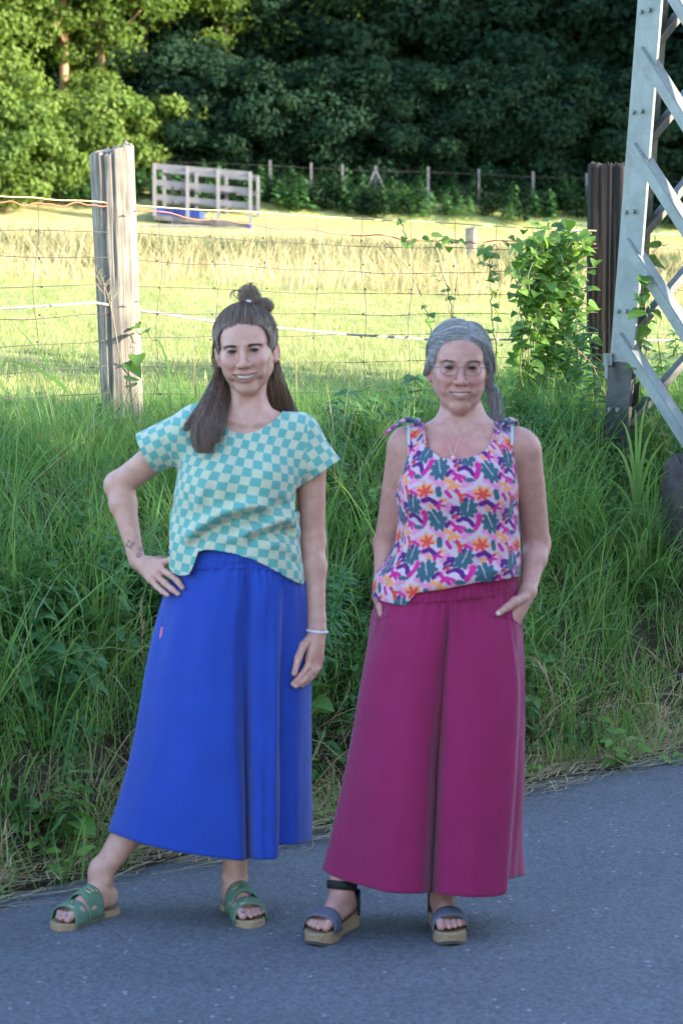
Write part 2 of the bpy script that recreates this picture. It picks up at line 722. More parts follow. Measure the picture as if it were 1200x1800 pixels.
rs_edge = road_s(RT)
u = np.concatenate([np.linspace(0, .96, 10), [.994, 1.0]])
SSr = -4.7 + (rs_edge[None, :] + 4.7) * u[:, None]
TTr = np.repeat(RT[None, :], 12, 0)
x, y = st2xy(SSr, TTr)
z = np.full_like(x, 0.006) + 0.012 * np.clip(1 - ((SSr + 2.2) / 2.4) ** 2, 0, 1) * 0
z[-1] -= 0.02
i = np.arange(x.size).reshape(x.shape)
f = np.stack([i[:-1, :-1], i[1:, :-1], i[1:, 1:], i[:-1, 1:]], -1).reshape(-1, 4)
road = mesh_obj('road', np.stack([x, y, z], -1).reshape(-1, 3), f[:, ::-1], [asphalt_material()])
tag(road, kind='structure')

# ================================================================== MATERIALS FOR PLANTS
M_grass = mat_leaf('grass_blades', [(.070, .150, .050), (.115, .235, .068), (.165, .30, .085), (.22, .34, .11), (.36, .36, .18)], trans=.42, rough=.45, jitter=.45)
M_meadow = mat_leaf('meadow_blades', [(.13, .20, .05), (.22, .28, .09), (.33, .35, .15), (.44, .40, .22)], trans=.35, rough=.5, jitter=.6)
M_dry = mat_leaf('dry_straw', [(.26, .19, .11), (.42, .33, .20), (.58, .49, .33)], trans=.2, rough=.6, jitter=.4)
M_rush = mat_leaf('rush_blades', [(.035, .062, .024), (.065, .10, .036), (.12, .14, .06)], trans=.3, rough=.5, jitter=.5)
M_tall_dry = mat_leaf('dry_meadow_grass', [(.27, .24, .12), (.40, .35, .18), (.50, .44, .26)], trans=.3, rough=.6, jitter=.5)
M_weed = mat_leaf('weed_leaves', [(.042, .120, .050), (.078, .185, .065), (.13, .25, .08)], trans=.38, rough=.5, jitter=.4)
M_vine = mat_leaf('bindweed_leaves', [(.07, .16, .035), (.13, .25, .05), (.21, .33, .09)], trans=.42, rough=.45, jitter=.2)
M_tree_lit = mat_leaf('sun_toned_leaves', [(.055, .105, .022), (.10, .165, .035), (.16, .22, .055)], trans=.4, rough=.6, jitter=.35, spec=.15)  # leaf colour brightened for the trees that stand in sun
M_tree_shade = mat_leaf('shade_toned_leaves', [(.010, .025, .017), (.017, .039, .023), (.030, .060, .028)], trans=.3, rough=.7, jitter=.35, spec=.03)  # shaded copy of the leaves: the wood's shade is in the colour
M_bark = mat_plain('bark', (.09, .065, .05), .9, noise=.5, scale=9, bump=.8, stretch=(1, 1, .25))
M_bark_pale = mat_plain('pine_bark', (.26, .15, .09), .9, noise=.5, scale=9, bump=.8, stretch=(1, 1, .25))


# ================================================================== WOOD BEHIND THE MEADOW
def crown_mesh(name, rx, rz, nclump, per, leaf, mat, seed, low=0.0, core=0.35):
    rng = np.random.default_rng(seed)
    # clump centres through the volume, denser outside
    d = rng.normal(size=(nclump, 3))
    d /= np.linalg.norm(d, axis=1)[:, None]
    r = rng.uniform(core, 1.0, nclump) ** 0.6
    bump = 1 + 0.22 * np.sin(d[:, 0] * 5 + seed) * np.cos(d[:, 1] * 4 - seed) + 0.15 * rng.normal(size=nclump)
    c = d * (r * bump)[:, None] * np.array([rx, rx, rz])
    if low:
        c[:, :2] *= (1 + low * np.clip(-c[:, 2] / rz, 0, 1))[:, None]
    cs = rng.uniform(.35, .95, nclump) * rx * .36
    ctone = rng.uniform(0, 1, nclump)
    n = nclump * per
    k = np.repeat(np.arange(nclump), per)
    e = rng.normal(size=(n, 3))
    e /= np.linalg.norm(e, axis=1)[:, None]
    e *= (rng.uniform(.15, 1, n) ** .5)[:, None]
    pos = c[k] + e * cs[k][:, None] * np.array([1.15, 1.15, .7])
    nrm = e * .8 + d[k] * .4 + rng.normal(size=(n, 3)) * .55 + np.array([0, 0, .35])
    nrm /= np.linalg.norm(nrm, axis=1)[:, None]
    a = rng.normal(size=(n, 3))
    a -= nrm * (a * nrm).sum(1)[:, None]
    a /= np.linalg.norm(a, axis=1)[:, None]
    b = np.cross(nrm, a)
    L = leaf * rng.uniform(.6, 1.3, n)[:, None]
    q = np.stack([pos - a * L * .5, pos + b * L * .3, pos + a * L * .55, pos - b * L * .3], 1).reshape(-1, 3)
    f = np.arange(n * 4).reshape(n, 4)
    me = mesh_data(name, q, f, [mat], smooth=False)
    tint = np.clip(ctone[k] * .6 + rng.uniform(0, .4, n), 0, 1)
    set_attr(me, 'tint', np.repeat(tint, 4))
    return me


def trunk_mesh(name, h, r0, mat, seed, limbs=7, spread=2.0):
    rng = np.random.default_rng(seed)
    m = MB()
    lean = rng.normal(0, .05, 2) * h
    pts = []
    for k in range(7):
        u_ = k / 6
        pts.append((lean[0] * u_ ** 1.5 + .1 * math.sin(u_ * 5 + seed), lean[1] * u_ ** 1.5, -.3 + (h + .3) * u_))
    m.tube(pts, [r0 * (1.25 if k == 0 else 1) * (1 - .8 * k / 6) for k in range(7)], 8)
    for k in range(limbs):
        u_ = rng.uniform(.3, .95)
        p = Vector(pts[min(6, int(u_ * 6))])
        a = rng.uniform(0, 6.28)
        l = spread * rng.uniform(.5, 1.0)
        q = p + Vector((math.cos(a) * l * .5, math.sin(a) * l * .5, l * .3))
        e = p + Vector((math.cos(a) * l, math.sin(a) * l, l * .75))
        rr = r0 * (1 - .8 * u_) * .55
        m.tube([p, q, e], [rr, rr * .7, rr * .25], 6)
    return mesh_data(name, m.v, m.f, [mat])


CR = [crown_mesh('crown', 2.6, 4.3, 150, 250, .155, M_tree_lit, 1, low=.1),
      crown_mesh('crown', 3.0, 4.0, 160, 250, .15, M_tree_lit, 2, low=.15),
      crown_mesh('crown', 3.0, 4.6, 160, 240, .17, M_tree_shade, 3, low=.2),
      crown_mesh('crown', 2.5, 5.0, 150, 240, .17, M_tree_shade, 4, low=.2)]
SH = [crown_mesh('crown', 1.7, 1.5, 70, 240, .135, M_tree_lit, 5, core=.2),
      crown_mesh('crown', 1.9, 1.6, 75, 230, .145, M_tree_shade, 6, core=.2)]
TR = [trunk_mesh('trunk', 9.5, .17, M_bark, 11), trunk_mesh('trunk', 10, .15, M_bark_pale, 12), trunk_mesh('trunk', 11, .2, M_bark, 13)]
SHT = trunk_mesh('stem', 1.8, .05, M_bark, 14, limbs=6, spread=1.0)


def tree(x, y, crown, trunk, label, group, sc=1.0, cz=6.4, rz=0.0, name='forest_tree', zoff=0.0, part='trunk', cat='tree', slim=1.0):
    e = empty(name, (x, y, float(ground_z(x, y)) + zoff), label, cat, group)
    e.rotation_euler.z = rz
    e.scale = (sc * slim, sc * slim, sc)
    c = link(bpy.data.objects.new('crown', crown), e)
    c.location.z = cz
    t = link(bpy.data.objects.new(part, trunk), e)
    return e


gl = 'trees of the wood behind the meadow'
MARKS = [(-20, 'beyond the left end of the view'), (30, 'at the far left end of the wood'), (75, 'above the leftmost far stake'), (130, 'left of the tall weathered post'), (165, 'above the second far stake'), (225, 'behind the tall weathered post'),
         (290, 'behind the left end of the trailer'), (350, 'behind the middle of the trailer'), (410, 'behind the right half of the trailer'), (450, 'just right of the trailer'), (490, 'above the first stake right of the trailer'), (530, 'between the first two stakes right of the trailer'),
         (575, 'above the second stake right of the trailer'), (630, 'above the third stake right of the trailer'), (670, 'above the strutted far stake'), (720, 'just right of the strutted far stake'), (765, 'above the grey-haired woman and the fifth stake'), (830, 'above the short meadow post'),
         (880, 'left of the bindweed mass'), (925, 'above the bindweed mass'), (965, 'between bindweed and dark post'), (1010, 'just left of the dark square post'), (1075, 'above the dark square post'), (1125, 'behind the pylon leg'), (1165, 'behind the pylon braces'),
         (1215, 'at the right end of the wood'), (1260, 'past the right end of the view'), (1300, 'well past the right end of the view'), (9999, 'far past the right end of the view')]


def place_words(px):
    return next(w_ for x_, w_ in MARKS if px < x_)


L_lit = 'sunlit bright green tree at the edge of the wood behind the trailer and post'
L_mid = 'green tree half in sun at the edge of the wood beyond the meadow'
L_dark = 'dark shaded tree of the wood behind the far meadow fence'
for k, (px, Y, ci, s_, rz, cz) in enumerate([
        (-70, 63.5, 0, 1.05, .3, 6.2), (60, 66, 1, 1.15, 1.2, 6.4), (175, 65.0, 0, 1.0, 2.2, 7.0), (255, 67.5, 1, 1.1, .7, 7.2),
        (395, 68, 0, 1.05, 3.1, 7.6), (120, 71, 1, 1.25, 4.0, 7.4), (330, 72.5, 0, 1.3, 5.0, 7.0), (-20, 74, 1, 1.35, .9, 7)]):
    p = at(px, 400, Y)
    tree(p[0], p[1], CR[ci], TR[k % 2], ('sunlit bright tree ' if Y < 70 else 'second-row sunlit tree ') + place_words(px), gl, s_, cz - .5, rz)
for k, (px, Y, ci, s_, rz, cz) in enumerate([(505, 70.5, 1, 1.05, 2.0, 6.6), (455, 75, 2, 1.25, 1.0, 6.4), (575, 73.5, 2, 1.1, .2, 6.2)]):
    p = at(px, 400, Y)
    tree(p[0], p[1], CR[ci], TR[0], 'half sunlit tree ' + place_words(px), gl, s_, cz - .8, rz)
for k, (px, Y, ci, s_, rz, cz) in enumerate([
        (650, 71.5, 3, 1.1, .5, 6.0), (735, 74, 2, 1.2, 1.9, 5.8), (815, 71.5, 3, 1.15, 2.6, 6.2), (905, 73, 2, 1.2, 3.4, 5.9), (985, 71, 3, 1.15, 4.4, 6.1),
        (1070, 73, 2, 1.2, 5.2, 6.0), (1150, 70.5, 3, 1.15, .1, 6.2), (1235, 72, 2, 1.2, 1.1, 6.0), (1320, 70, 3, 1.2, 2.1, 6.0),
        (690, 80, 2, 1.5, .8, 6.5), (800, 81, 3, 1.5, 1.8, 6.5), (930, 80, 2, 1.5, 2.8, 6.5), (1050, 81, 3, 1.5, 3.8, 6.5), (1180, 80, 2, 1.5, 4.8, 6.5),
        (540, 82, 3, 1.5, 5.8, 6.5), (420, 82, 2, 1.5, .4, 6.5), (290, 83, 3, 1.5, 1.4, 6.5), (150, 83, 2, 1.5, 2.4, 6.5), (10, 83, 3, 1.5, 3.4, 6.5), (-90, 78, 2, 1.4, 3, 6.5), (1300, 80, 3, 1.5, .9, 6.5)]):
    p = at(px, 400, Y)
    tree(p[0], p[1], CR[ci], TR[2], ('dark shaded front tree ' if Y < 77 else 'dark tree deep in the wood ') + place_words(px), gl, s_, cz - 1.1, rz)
# tall shaded trees further right: they keep the sun off the right half of the wood
for k, (X, Y, s_, rz) in enumerate([(13.5, 63.5, .95, .3), (16.5, 61.5, 1.0, 1.3), (17, 67, 1.05, 2.3), (21, 64, 1.0, 3.3), (21, 70, 1.1, 4.3), (25.5, 62, .95, 5.3), (26, 68, 1.05, .2), (17, 73, 1.2, 1.7), (30, 65, 1.0, .8)]):
    tree(X, Y, CR[2 + k % 2], TR[2], 'tall dark tree of the wood past the right end of the view', gl, s_, 6.2, rz)
for k, (px, Y, rz) in enumerate([(112, 64.0, .4), (186, 64.6, 2.0)]):
    p = at(px, 400, Y)
    tree(p[0], p[1], CR[0], TR[1], 'pine with bare sunlit trunk ' + place_words(px), gl, 1.1, 12.5, rz)
for k, (X, Y, sc_) in enumerate([(-13.5, 64.5, 1.15), (-17, 66, 1.2), (-20.5, 64.5, 1.1), (-24.5, 66.5, 1.25), (-28.5, 65, 1.2), (-33, 67, 1.3), (-16, 72, 1.45), (-21, 73, 1.5), (-27, 73, 1.5), (-33, 74, 1.6), (-39, 68, 1.4), (-12, 79, 1.5), (-24, 80, 1.6)]):
    tree(X, Y, CR[k % 2], TR[k % 2], 'sunlit tree of the wood beyond the left end of the view', gl, sc_, 5.4, k * 1.1)
for k, X in enumerate([-11.5, -14, -16.5, -19.5, -22.5, -26, -29.5, -33]):
    tree(X, 62 + .6 * (k % 3), SH[0], SHT, 'bright leafy shrub beyond the left end of the view', 'shrubs at the foot of the wood', 1.25, 1.15, k * 1.7, name='forest_shrub', part='stem', cat='shrub')
# undergrowth shrubs at the foot of the wood
gs = 'shrubs at the foot of the wood'
for k, (px, Y, ci, s_) in enumerate([(-60, 61, 0, 1.3), (30, 61.5, 0, 1.2), (95, 62.5, 0, 1.0), (150, 63, 0, 1.15), (225, 63.5, 0, 1.1), (300, 65.5, 1, 1.2), (365, 65, 1, 1.1), (430, 64.8, 1, 1.1), (505, 64.8, 1, 1.0),
                                     (570, 65, 1, 1.1), (640, 65, 1, 1.15), (710, 65.3, 1, 1.05), (780, 65, 1, 1.15), (850, 65.3, 1, 1.1), (920, 65, 1, 1.15), (990, 65.3, 1, 1.1), (1060, 65, 1, 1.15), (1130, 65, 1, 1.1), (1200, 65, 1, 1.2), (1275, 65, 1, 1.2)]):
    p = at(px, 400, Y)
    lab = ('bright leafy shrub in sun ' if ci == 0 else 'dark leafy shrub in shade ') + place_words(px)
    tree(p[0], p[1], SH[ci], SHT, lab, gs, s_, 1.15, k * 1.3, name='forest_shrub', part='stem', cat='shrub')

for k, (px, Y, s_) in enumerate([(470, 70.5, 1.7), (560, 71, 1.8), (655, 70.5, 1.7), (745, 71, 1.9), (840, 70.5, 1.8), (935, 71, 1.9), (1030, 70.5, 1.8), (1130, 71, 1.9), (1230, 70.5, 1.8), (380, 70.5, 1.6), (285, 70, 1.6), (200, 69, 1.5), (100, 68.5, 1.5), (10, 68, 1.5)]):
    p = at(px, 400, Y)
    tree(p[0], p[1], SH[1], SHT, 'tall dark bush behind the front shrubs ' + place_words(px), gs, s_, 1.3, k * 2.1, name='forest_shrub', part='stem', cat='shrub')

# trees on the far side of the road, right of the view: they shade road, women and bank
gb = 'roadside trees that shade the road'
for k, (X, Y, s_, cz, rz) in enumerate([(8.6, -4.5, 1.0, 5.0, .2), (10.2, -1.2, 1.05, 4.8, 1.2), (9.8, 1.2, 1.0, 4.6, 2.2), (11.8, 1.0, 1.05, 4.6, 3.2), (13.6, 0.0, 1.2, 5.2, 4.2), (15.5, -.6, 1.2, 5.2, 5.2), (13.2, -5, 1.2, 5.2, .9)]):
    tree(X, Y, CR[2 + k % 2], TR[2], 'dark roadside tree shading the road beside the women', gb, s_, cz, rz, name='roadside_tree')
# a low hedge further on: shades the foot of the pylon only
for k, (X, Y, s_) in enumerate([(9.6, 5.0, 1.55), (11.0, 6.2, 1.6), (12.8, 7.6, 1.65), (9.0, 3.6, 1.6)]):
    tree(X, Y, SH[1], SHT, 'low dark hedge shrub beyond the road verge', 'roadside hedge shrubs', s_, 1.0, k * 2.0, name='hedge_shrub', part='stem', cat='shrub')
# ================================================================== FENCE
def wood_material(name, dark, light, grey=.6):
    m, nt, bs = new_mat(name)
    N, L = nt.nodes, nt.links
    tc = N.new('ShaderNodeTexCoord')
    mp = N.new('ShaderNodeMapping')
    mp.inputs['Scale'].default_value = (1, 1, .06)
    L.new(tc.outputs['Object'], mp.inputs[0])
    n1 = N.new('ShaderNodeTexNoise')
    n1.inputs['Scale'].default_value = 55
    n1.inputs['Detail'].default_value = 8
    n1.inputs['Roughness'].default_value = .7
    L.new(mp.outputs[0], n1.inputs['Vector'])
    n2 = N.new('ShaderNodeTexNoise')
    n2.inputs['Scale'].default_value = 7
    n2.inputs['Detail'].default_value = 5
    L.new(tc.outputs['Object'], n2.inputs['Vector'])
    r = N.new('ShaderNodeValToRGB')
    e = r.color_ramp.elements
    e[0].position, e[0].color = .32, (*dark, 1)
    e[1].position, e[1].color = .62, (*light, 1)
    L.new(n1.outputs['Fac'], r.inputs[0])
    r2 = N.new('ShaderNodeValToRGB')
    r2.color_ramp.elements[0].position = .35
    r2.color_ramp.elements[1].position = .7
    r2.color_ramp.elements[0].color = (.6, .6, .58, 1)
    r2.color_ramp.elements[1].color = (1.1, 1.06, 1.0, 1)
    L.new(n2.outputs['Fac'], r2.inputs[0])
    mu = N.new('ShaderNodeMix')
    mu.data_type = 'RGBA'
    mu.blend_type = 'MULTIPLY'
    mu.inputs['Factor'].default_value = 1
    L.new(r.outputs[0], mu.inputs['A'])
    L.new(r2.outputs[0], mu.inputs['B'])
    L.new(mu.outputs['Result'], bs.inputs['Base Color'])
    bs.inputs['Roughness'].default_value = .85
    b = N.new('ShaderNodeBump')
    b.inputs['Strength'].default_value = .8
    b.inputs['Distance'].default_value = .006
    L.new(n1.outputs['Fac'], b.inputs['Height'])
    L.new(b.outputs[0], bs.inputs['Normal'])
    return m


M_post = wood_material('weathered_oak', (.13, .115, .10), (.33, .295, .26))
M_post_dark = wood_material('shade_darkened_wood', (.009, .007, .007), (.036, .025, .024))  # dark brown, darkened further to carry the shade on the post
M_wire = mat_plain('galvanised_wire', (.095, .075, .075), .8)
M_red_wire = mat_plain('rusty_red_wire', (.42, .11, .06), .6)
M_cord = mat_plain('yellow_polywire', (.50, .38, .19), .7, noise=.3, scale=80)
M_rope = mat_plain('pale_rope', (.33, .31, .32), .8, noise=.4, scale=60)


def post_mesh(name, h, rad, mat, seed, cracks, taper=.03, square=0.0, topslope=.02):
    """A split, weathered post: grid round the axis with cut cracks and a chipped top."""
    rng = np.random.default_rng(seed)
    na, nz = 96, 90
    A = np.linspace(0, 2 * math.pi, na, endpoint=False)
    Z = np.concatenate([np.linspace(-.4, 0, 8), np.linspace(.02, h, nz - 8)])
    AA, ZZ = np.meshgrid(A, Z)
    sq = 1 / np.maximum(np.abs(np.cos(AA)), np.abs(np.sin(AA)))
    rr = rad * ((1 - square) + square * np.minimum(sq, 1.28)) * (1 + taper * (1 - ZZ / h))
    rr = rr * (1 + .035 * np.sin(AA * 3 + seed + ZZ * .8) + .03 * vnoise(AA * 1.6 + seed, ZZ * 1.2, seed))
    rr += .0025 * vnoise(AA * 9, ZZ * 1.5, seed + 1)
    for (a0, dep, w, z0, z1, drift) in cracks:
        ac = a0 + drift * ZZ + .05 * vnoise(ZZ * 4, ZZ * 0, int(a0 * 10) + 5)
        dd = np.angle(np.exp(1j * (AA - ac)))
        m = np.clip((ZZ - z0) / .1, 0, 1) * np.clip((z1 - ZZ) / .1, 0, 1)
        rr -= dep * np.exp(-(dd / w) ** 2) * m
    top = h + topslope * np.cos(AA - .6) + .012 * vnoise(AA * 2.5, AA * 0 + 2, seed + 4)
    ZZ = np.where(ZZ > h - .05, ZZ + (top - h) * (ZZ - (h - .05)) / .05, ZZ)
    V = np.stack([rr * np.cos(AA), rr * np.sin(AA), ZZ], -1).reshape(-1, 3)
    i = np.arange(na * nz).reshape(nz, na)
    j = np.roll(i, -1, 1)
    F = np.stack([i[:-1], j[:-1], j[1:], i[1:]], -1).reshape(-1, 4).tolist()
    # top: two inner rings
    last = i[-1]
    V = V.tolist()
    prev = last
    for f_, dz in ((.8, .004), (.45, -.004)):
        b = len(V)
        for k in range(na):
            p = V[last[k]]
            V.append([p[0] * f_, p[1] * f_, h + (p[2] - h) * f_ + dz + .006 * rng.normal()])
        cur = np.arange(b, b + na)
        F += [[int(prev[k]), int(prev[(k + 1) % na]), int(cur[(k + 1) % na]), int(cur[k])] for k in range(na)]
        prev = cur
    c = len(V)
    V.append([0, 0, h])
    F += [[int(prev[k]), int(prev[(k + 1) % na]), c] for k in range(na)]
    return mesh_data(name, V, F, [mat])


FS = 1.84
fence = empty('wire_fence', (*st2xy(FS, .579), 1.3), 'sagging sheep wire fence with wooden posts along the top of the grassy bank', 'fence')


def fpt(t, z, off=0.0):
    x, y = st2xy(FS + off, t)
    return np.array([x, y, z])


def fz(t):
    return 1.32 + .015 * (t - .579)


def place(o, p):
    o.parent = fence
    o.location = Vector(p) - fence.location
    return o


# the weathered near post, standing 95 cm out of the bank
pl = at(214, 740, 9.2)
ptop = at(204, 262, 9.2)
hA = ptop[2] - 1.30
post = link(bpy.data.objects.new('post', post_mesh('post', hA, .089, M_post, 3, [
    (-2.2, .024, .040, .0, 2, .10), (-2.65, .010, .03, .35, .9, -.10), (-1.02, .010, .022, .60, 2, -.08), (-.80, .013, .03, .0, .62, .08),
    (-1.75, .009, .020, .55, 2, .10), (-.35, .012, .04, .0, 2, .0), (.8, .03, .06, 0, 2, 0), (2.2, .03, .06, 0, 2, 0), (-2.9, .03, .07, 0, .7, 0)], taper=-.08, square=.25)))
place(post, (pl[0], pl[1] + .06, 1.30))
post.rotation_euler = (0, R(-1.9), R(10))
post['label'] = 'weathered grey oak post with deep cracks, lit from the right'
pr = at(1068, 700, 11.5)
pt2 = at(1068, 291, 11.5)
post2 = link(bpy.data.objects.new('post', post_mesh('post', pt2[2] - 1.3, .098, M_post_dark, 8, [
    (-1.9, .006, .02, 0, 2, .02), (-1.3, .008, .02, .4, 2, .03), (-2.4, .006, .03, 0, 2, 0), (.6, .02, .05, 0, 2, 0)], taper=.02, square=.75, topslope=.004)))
place(post2, (pr[0], pr[1] + .05, 1.3))
post2.rotation_euler = (0, 0, R(-13))
post2['label'] = 'dark square post behind the pylon leg'
for t_ in (-2.7, -6.0, 7.1, 10.4):
    q = link(bpy.data.objects.new('post', post.data if t_ < 0 else post2.data))
    place(q, fpt(t_, fz(t_) - .02, .09))
    q.rotation_euler.z = t_


def wire(name, pts, r, mat, n=5):
    m = MB()
    o0 = np.array(fence.location)
    m.tube([np.asarray(p) - o0 for p in pts], r, n)
    return m.build(name, mat, fence, smooth=True)


T_POST = [-6.0, -2.7, .579, 3.82, 7.1, 10.4]
rng = np.random.default_rng(5)
ROWS = [.02, .125, .235, .345, .45, .56, .67, .775]
for k, h in enumerate(ROWS):
    ts = np.arange(-6, 10.5, .06)
    sag = np.zeros_like(ts)
    for a, b in zip(T_POST[:-1], T_POST[1:]):
        w = (ts >= a) & (ts <= b)
        uu = (ts[w] - a) / (b - a)
        sag[w] = -4 * uu * (1 - uu) * (.02 + .02 * math.sin(a * 3 + k))
    z = fz(ts) + h + sag + .006 * vnoise(ts * 2.3, ts * 0 + k, 31) + .004 * vnoise(ts * 7, ts * 0 + k, 32)
    wire('wire', [fpt(t, zz, .004 * math.sin(t * 9 + k)) for t, zz in zip(ts, z)], .0016, M_wire, 4)
for k, t in enumerate(np.arange(-5.9, 10.4, .305)):
    hs = np.linspace(-.05, .875, 22)
    ph = rng.uniform(0, 6)
    pts = [fpt(t + .012 * math.sin(h * 14 + ph) + .02 * math.sin(h * 3 + ph), fz(t) + h, -.004) for h in hs]
    wire('stay_wire', pts, .0015, M_wire, 4)
# knots where the wires cross, too small to pick apart
mk = MB()
for t in np.arange(-5.9, 10.4, .305):
    for h in ROWS:
        p = fpt(t + .012 * math.sin(h * 14), fz(t) + h - .008, -.004) - np.array(fence.location)
        mk.box(p, (.008, .008, .008))
kn = mk.build('wire_knots', M_wire, fence)
kn['kind'] = 'stuff'


def spanline(pix, mat, r, name, n=6, wob=.003, seed=1):
    """A line through photo-measured points that all lie in the fence's plane."""
    P = []
    for (px, py) in pix:
        u_ = (px - 600) / FPX
        D = 10.148 / (1 - 1.03 * u_)
        P.append(at(px, py, D))
    P = np.array(P)
    out = []
    for i_ in range(len(P) - 1):
        for f_ in np.linspace(0, 1, 14, endpoint=False):
            p = P[i_] * (1 - f_) + P[i_ + 1] * f_
            p[2] += wob * math.sin(i_ * 2.1 + f_ * 9 + seed) * math.sin(f_ * math.pi)
            out.append(p)
    out.append(P[-1])
    return wire(name, out, r, mat, n)


spanline([(-700, 322), (-200, 338), (0, 345), (163, 354), (248, 362), (600, 383), (1030, 405), (1330, 418)], M_cord, .0032, 'top_cord')
spanline([(-600, 340), (0, 356), (80, 359), (165, 360), (248, 370), (420, 392), (600, 411), (760, 424), (900, 424), (1030, 428), (1300, 432)], M_red_wire, .0030, 'red_wire', seed=4, wob=.01)
spanline([(-600, 590), (-100, 550), (0, 543), (167, 532), (250, 546), (370, 564), (600, 587), (760, 597), (890, 597), (1035, 596), (1300, 600)], M_rope, .0058, 'rope', wob=.0)
# staples and small insulators
for zz in (2.16, 1.80, 1.56):
    m = MB()
    c = np.array([pl[0] + .07, pl[1] - .035, zz]) - np.array(fence.location)
    m.tube([c + np.array([-.012, 0, .012]), c + np.array([0, -.012, .016]), c + np.array([.012, 0, .012])], .002, 5)
    m.build('staple', M_wire, fence)
m = MB()
q = at(988, 412, 11.4) - np.array(fence.location)
m.tube([q, q + np.array([.01, 0, .018]), q + np.array([.11, 0, .016])], .0045, 6)
m.build('gate_hook', mat_plain('zinc', (.6, .62, .66), .35, metal=.8), fence, True)

# ================================================================== PYLON
M_steel = mat_plain('painted_steel', (.215, .235, .23), .55, noise=.22, scale=9, bump=.25, spec=.4, bscale=60)
M_flange_shade = mat_plain('olive_flange_shade', (.165, .17, .14), .6, noise=.35, scale=10, bump=.3, bscale=50)  # darker olive puts the shade of the inner flange faces into the colour
M_brace_shade = mat_plain('shade_toned_steel', (.13, .135, .13), .65, noise=.4, scale=12, bump=.3)  # dark tone standing in for shade on the braces seen from inside
M_tar = mat_plain('bitumen_paint', (.025, .023, .025), .5, noise=.5, scale=18, bump=.4)
DA = np.array([.857, .515, 0])
DB = np.array([.515, -.857, 0])
TD_ = 10.5
base = at(1066, 700, TD_)
L0 = np.array([base[0], base[1], 1.2])
topx = at(1118, 0, TD_)
lean = (topx[0] - base[0]) / (topx[2] - base[2])
tower = empty('lattice_pylon', (L0[0] + .7, L0[1] - .2, 1.2), 'pale grey steel lattice pylon with a black painted foot on the bank', 'pylon')
TW = 1.0


def leg_point(ia, ib, z):
    """corner (ia, ib) of the square plan at height z; the four legs lean together"""
    k = lean * (z - 1.40) / .99 / (DA[0] + DB[0]) if True else 0
    ka = k if ia == 0 else -k
    kb = k if ib == 0 else -k
    return L0 * np.array([1, 1, 0]) + DA * (ia * TW + ka) + DB * (ib * TW + kb) + np.array([0, 0, z])


def tloc(p):
    return np.asarray(p) - np.array(tower.location)


def angle_leg(ia, ib, z0, z1, mat, name, fl=.170, th=.012, grow=0.0):
    sa, sb = (1 if ia == 0 else -1), (1 if ib == 0 else -1)
    prof = [(-grow, -grow), (fl + grow, -grow), (fl + grow, th + grow), (th + grow, th + grow), (th + grow, fl + grow), (-grow, fl + grow)]
    V = []
    for z in (z0, z1):
        p = leg_point(ia, ib, z)
        for a, b in prof:
            V.append(tloc(p + DA * sa * a + DB * sb * b))
    F = [[k, (k + 1) % 6, 6 + (k + 1) % 6, 6 + k] for k in range(6)]
    F += [[0, 1, 2, 3], [0, 3, 4, 5], [9, 8, 7, 6], [11, 10, 9, 6]]
    if sa * sb < 0:
        F = [f[::-1] for f in F]
    m2 = M_flange_shade if mat is M_steel else mat
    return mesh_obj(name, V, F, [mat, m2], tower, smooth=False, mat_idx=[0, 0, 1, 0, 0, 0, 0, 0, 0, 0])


for ia in (0, 1):
    for ib in (0, 1):
        gz = float(ground_z(*leg_point(ia, ib, 1)[:2])) - .3
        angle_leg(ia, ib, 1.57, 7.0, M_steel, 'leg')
        angle_leg(ia, ib, gz, 1.566, M_tar, 'painted_foot', grow=.002)


def brace(p, q, nrm, off, mat=M_steel, w=.052):
    """An angle-section brace lying against a face whose outward normal is nrm."""
    p, q = np.asarray(p) + nrm * off, np.asarray(q) + nrm * off
    m = MB()
    m.bar(tloc(p), tloc(q), .009, w, up=tuple(np.cross((q - p), nrm)))
    d = (q - p) / np.linalg.norm(q - p)
    e = np.cross(d, nrm)
    e = e / np.linalg.norm(e)
    if e[2] < 0:
        e = -e
    m.bar(tloc(p + e * (w / 2) - nrm * w / 2), tloc(q + e * (w / 2) - nrm * w / 2), .009, w, up=tuple(nrm))
    return m.build('brace', mat, tower)


# face B (towards the front right): outward normal -DA ; face A (towards the back right): outward normal -DB
for (nrm, corner0, corner1) in ((-DA, (0, 0), (0, 1)), (-DB, (0, 0), (1, 0)), (DA, (1, 0), (1, 1)), (DB, (0, 1), (1, 1))):
    for k in range(9):
        zf = 1.62 + k * .43
        pc, pd = leg_point(*corner0, zf + .06), leg_point(*corner1, zf - .80)
        pa, pb = leg_point(*corner0, zf - .40), leg_point(*corner1, zf + .45)
        ins_ = (pd - pc) * np.array([1, 1, 0]) * .055
        pc, pa = pc + ins_, pa + ins_
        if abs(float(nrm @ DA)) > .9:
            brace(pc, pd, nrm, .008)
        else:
            brace(pa, pb, nrm, -.022, M_brace_shade)
# a step bolt and clamp low on the leg
m = MB()
c = tloc(leg_point(0, 0, 1.58))
m.box(c + np.array([-.012, -.01, 0]), (.035, .05, .055))
m.tube([c + np.array([-.02, -.03, .02]), c + np.array([-.02, -.05, -.09])], .008, 6)
m.build('step_clamp', M_steel, tower)
mb = MB()
for k in range(9):
    for a in (.04, .10):
        c = tloc(leg_point(0, 0, 1.35 + k * .45) + DB * a - DA * .004)
        mb.tube([c, c - DA * .012], .011, 6)
bo = mb.build('bolt_heads', M_steel, tower)
bo['kind'] = 'stuff'

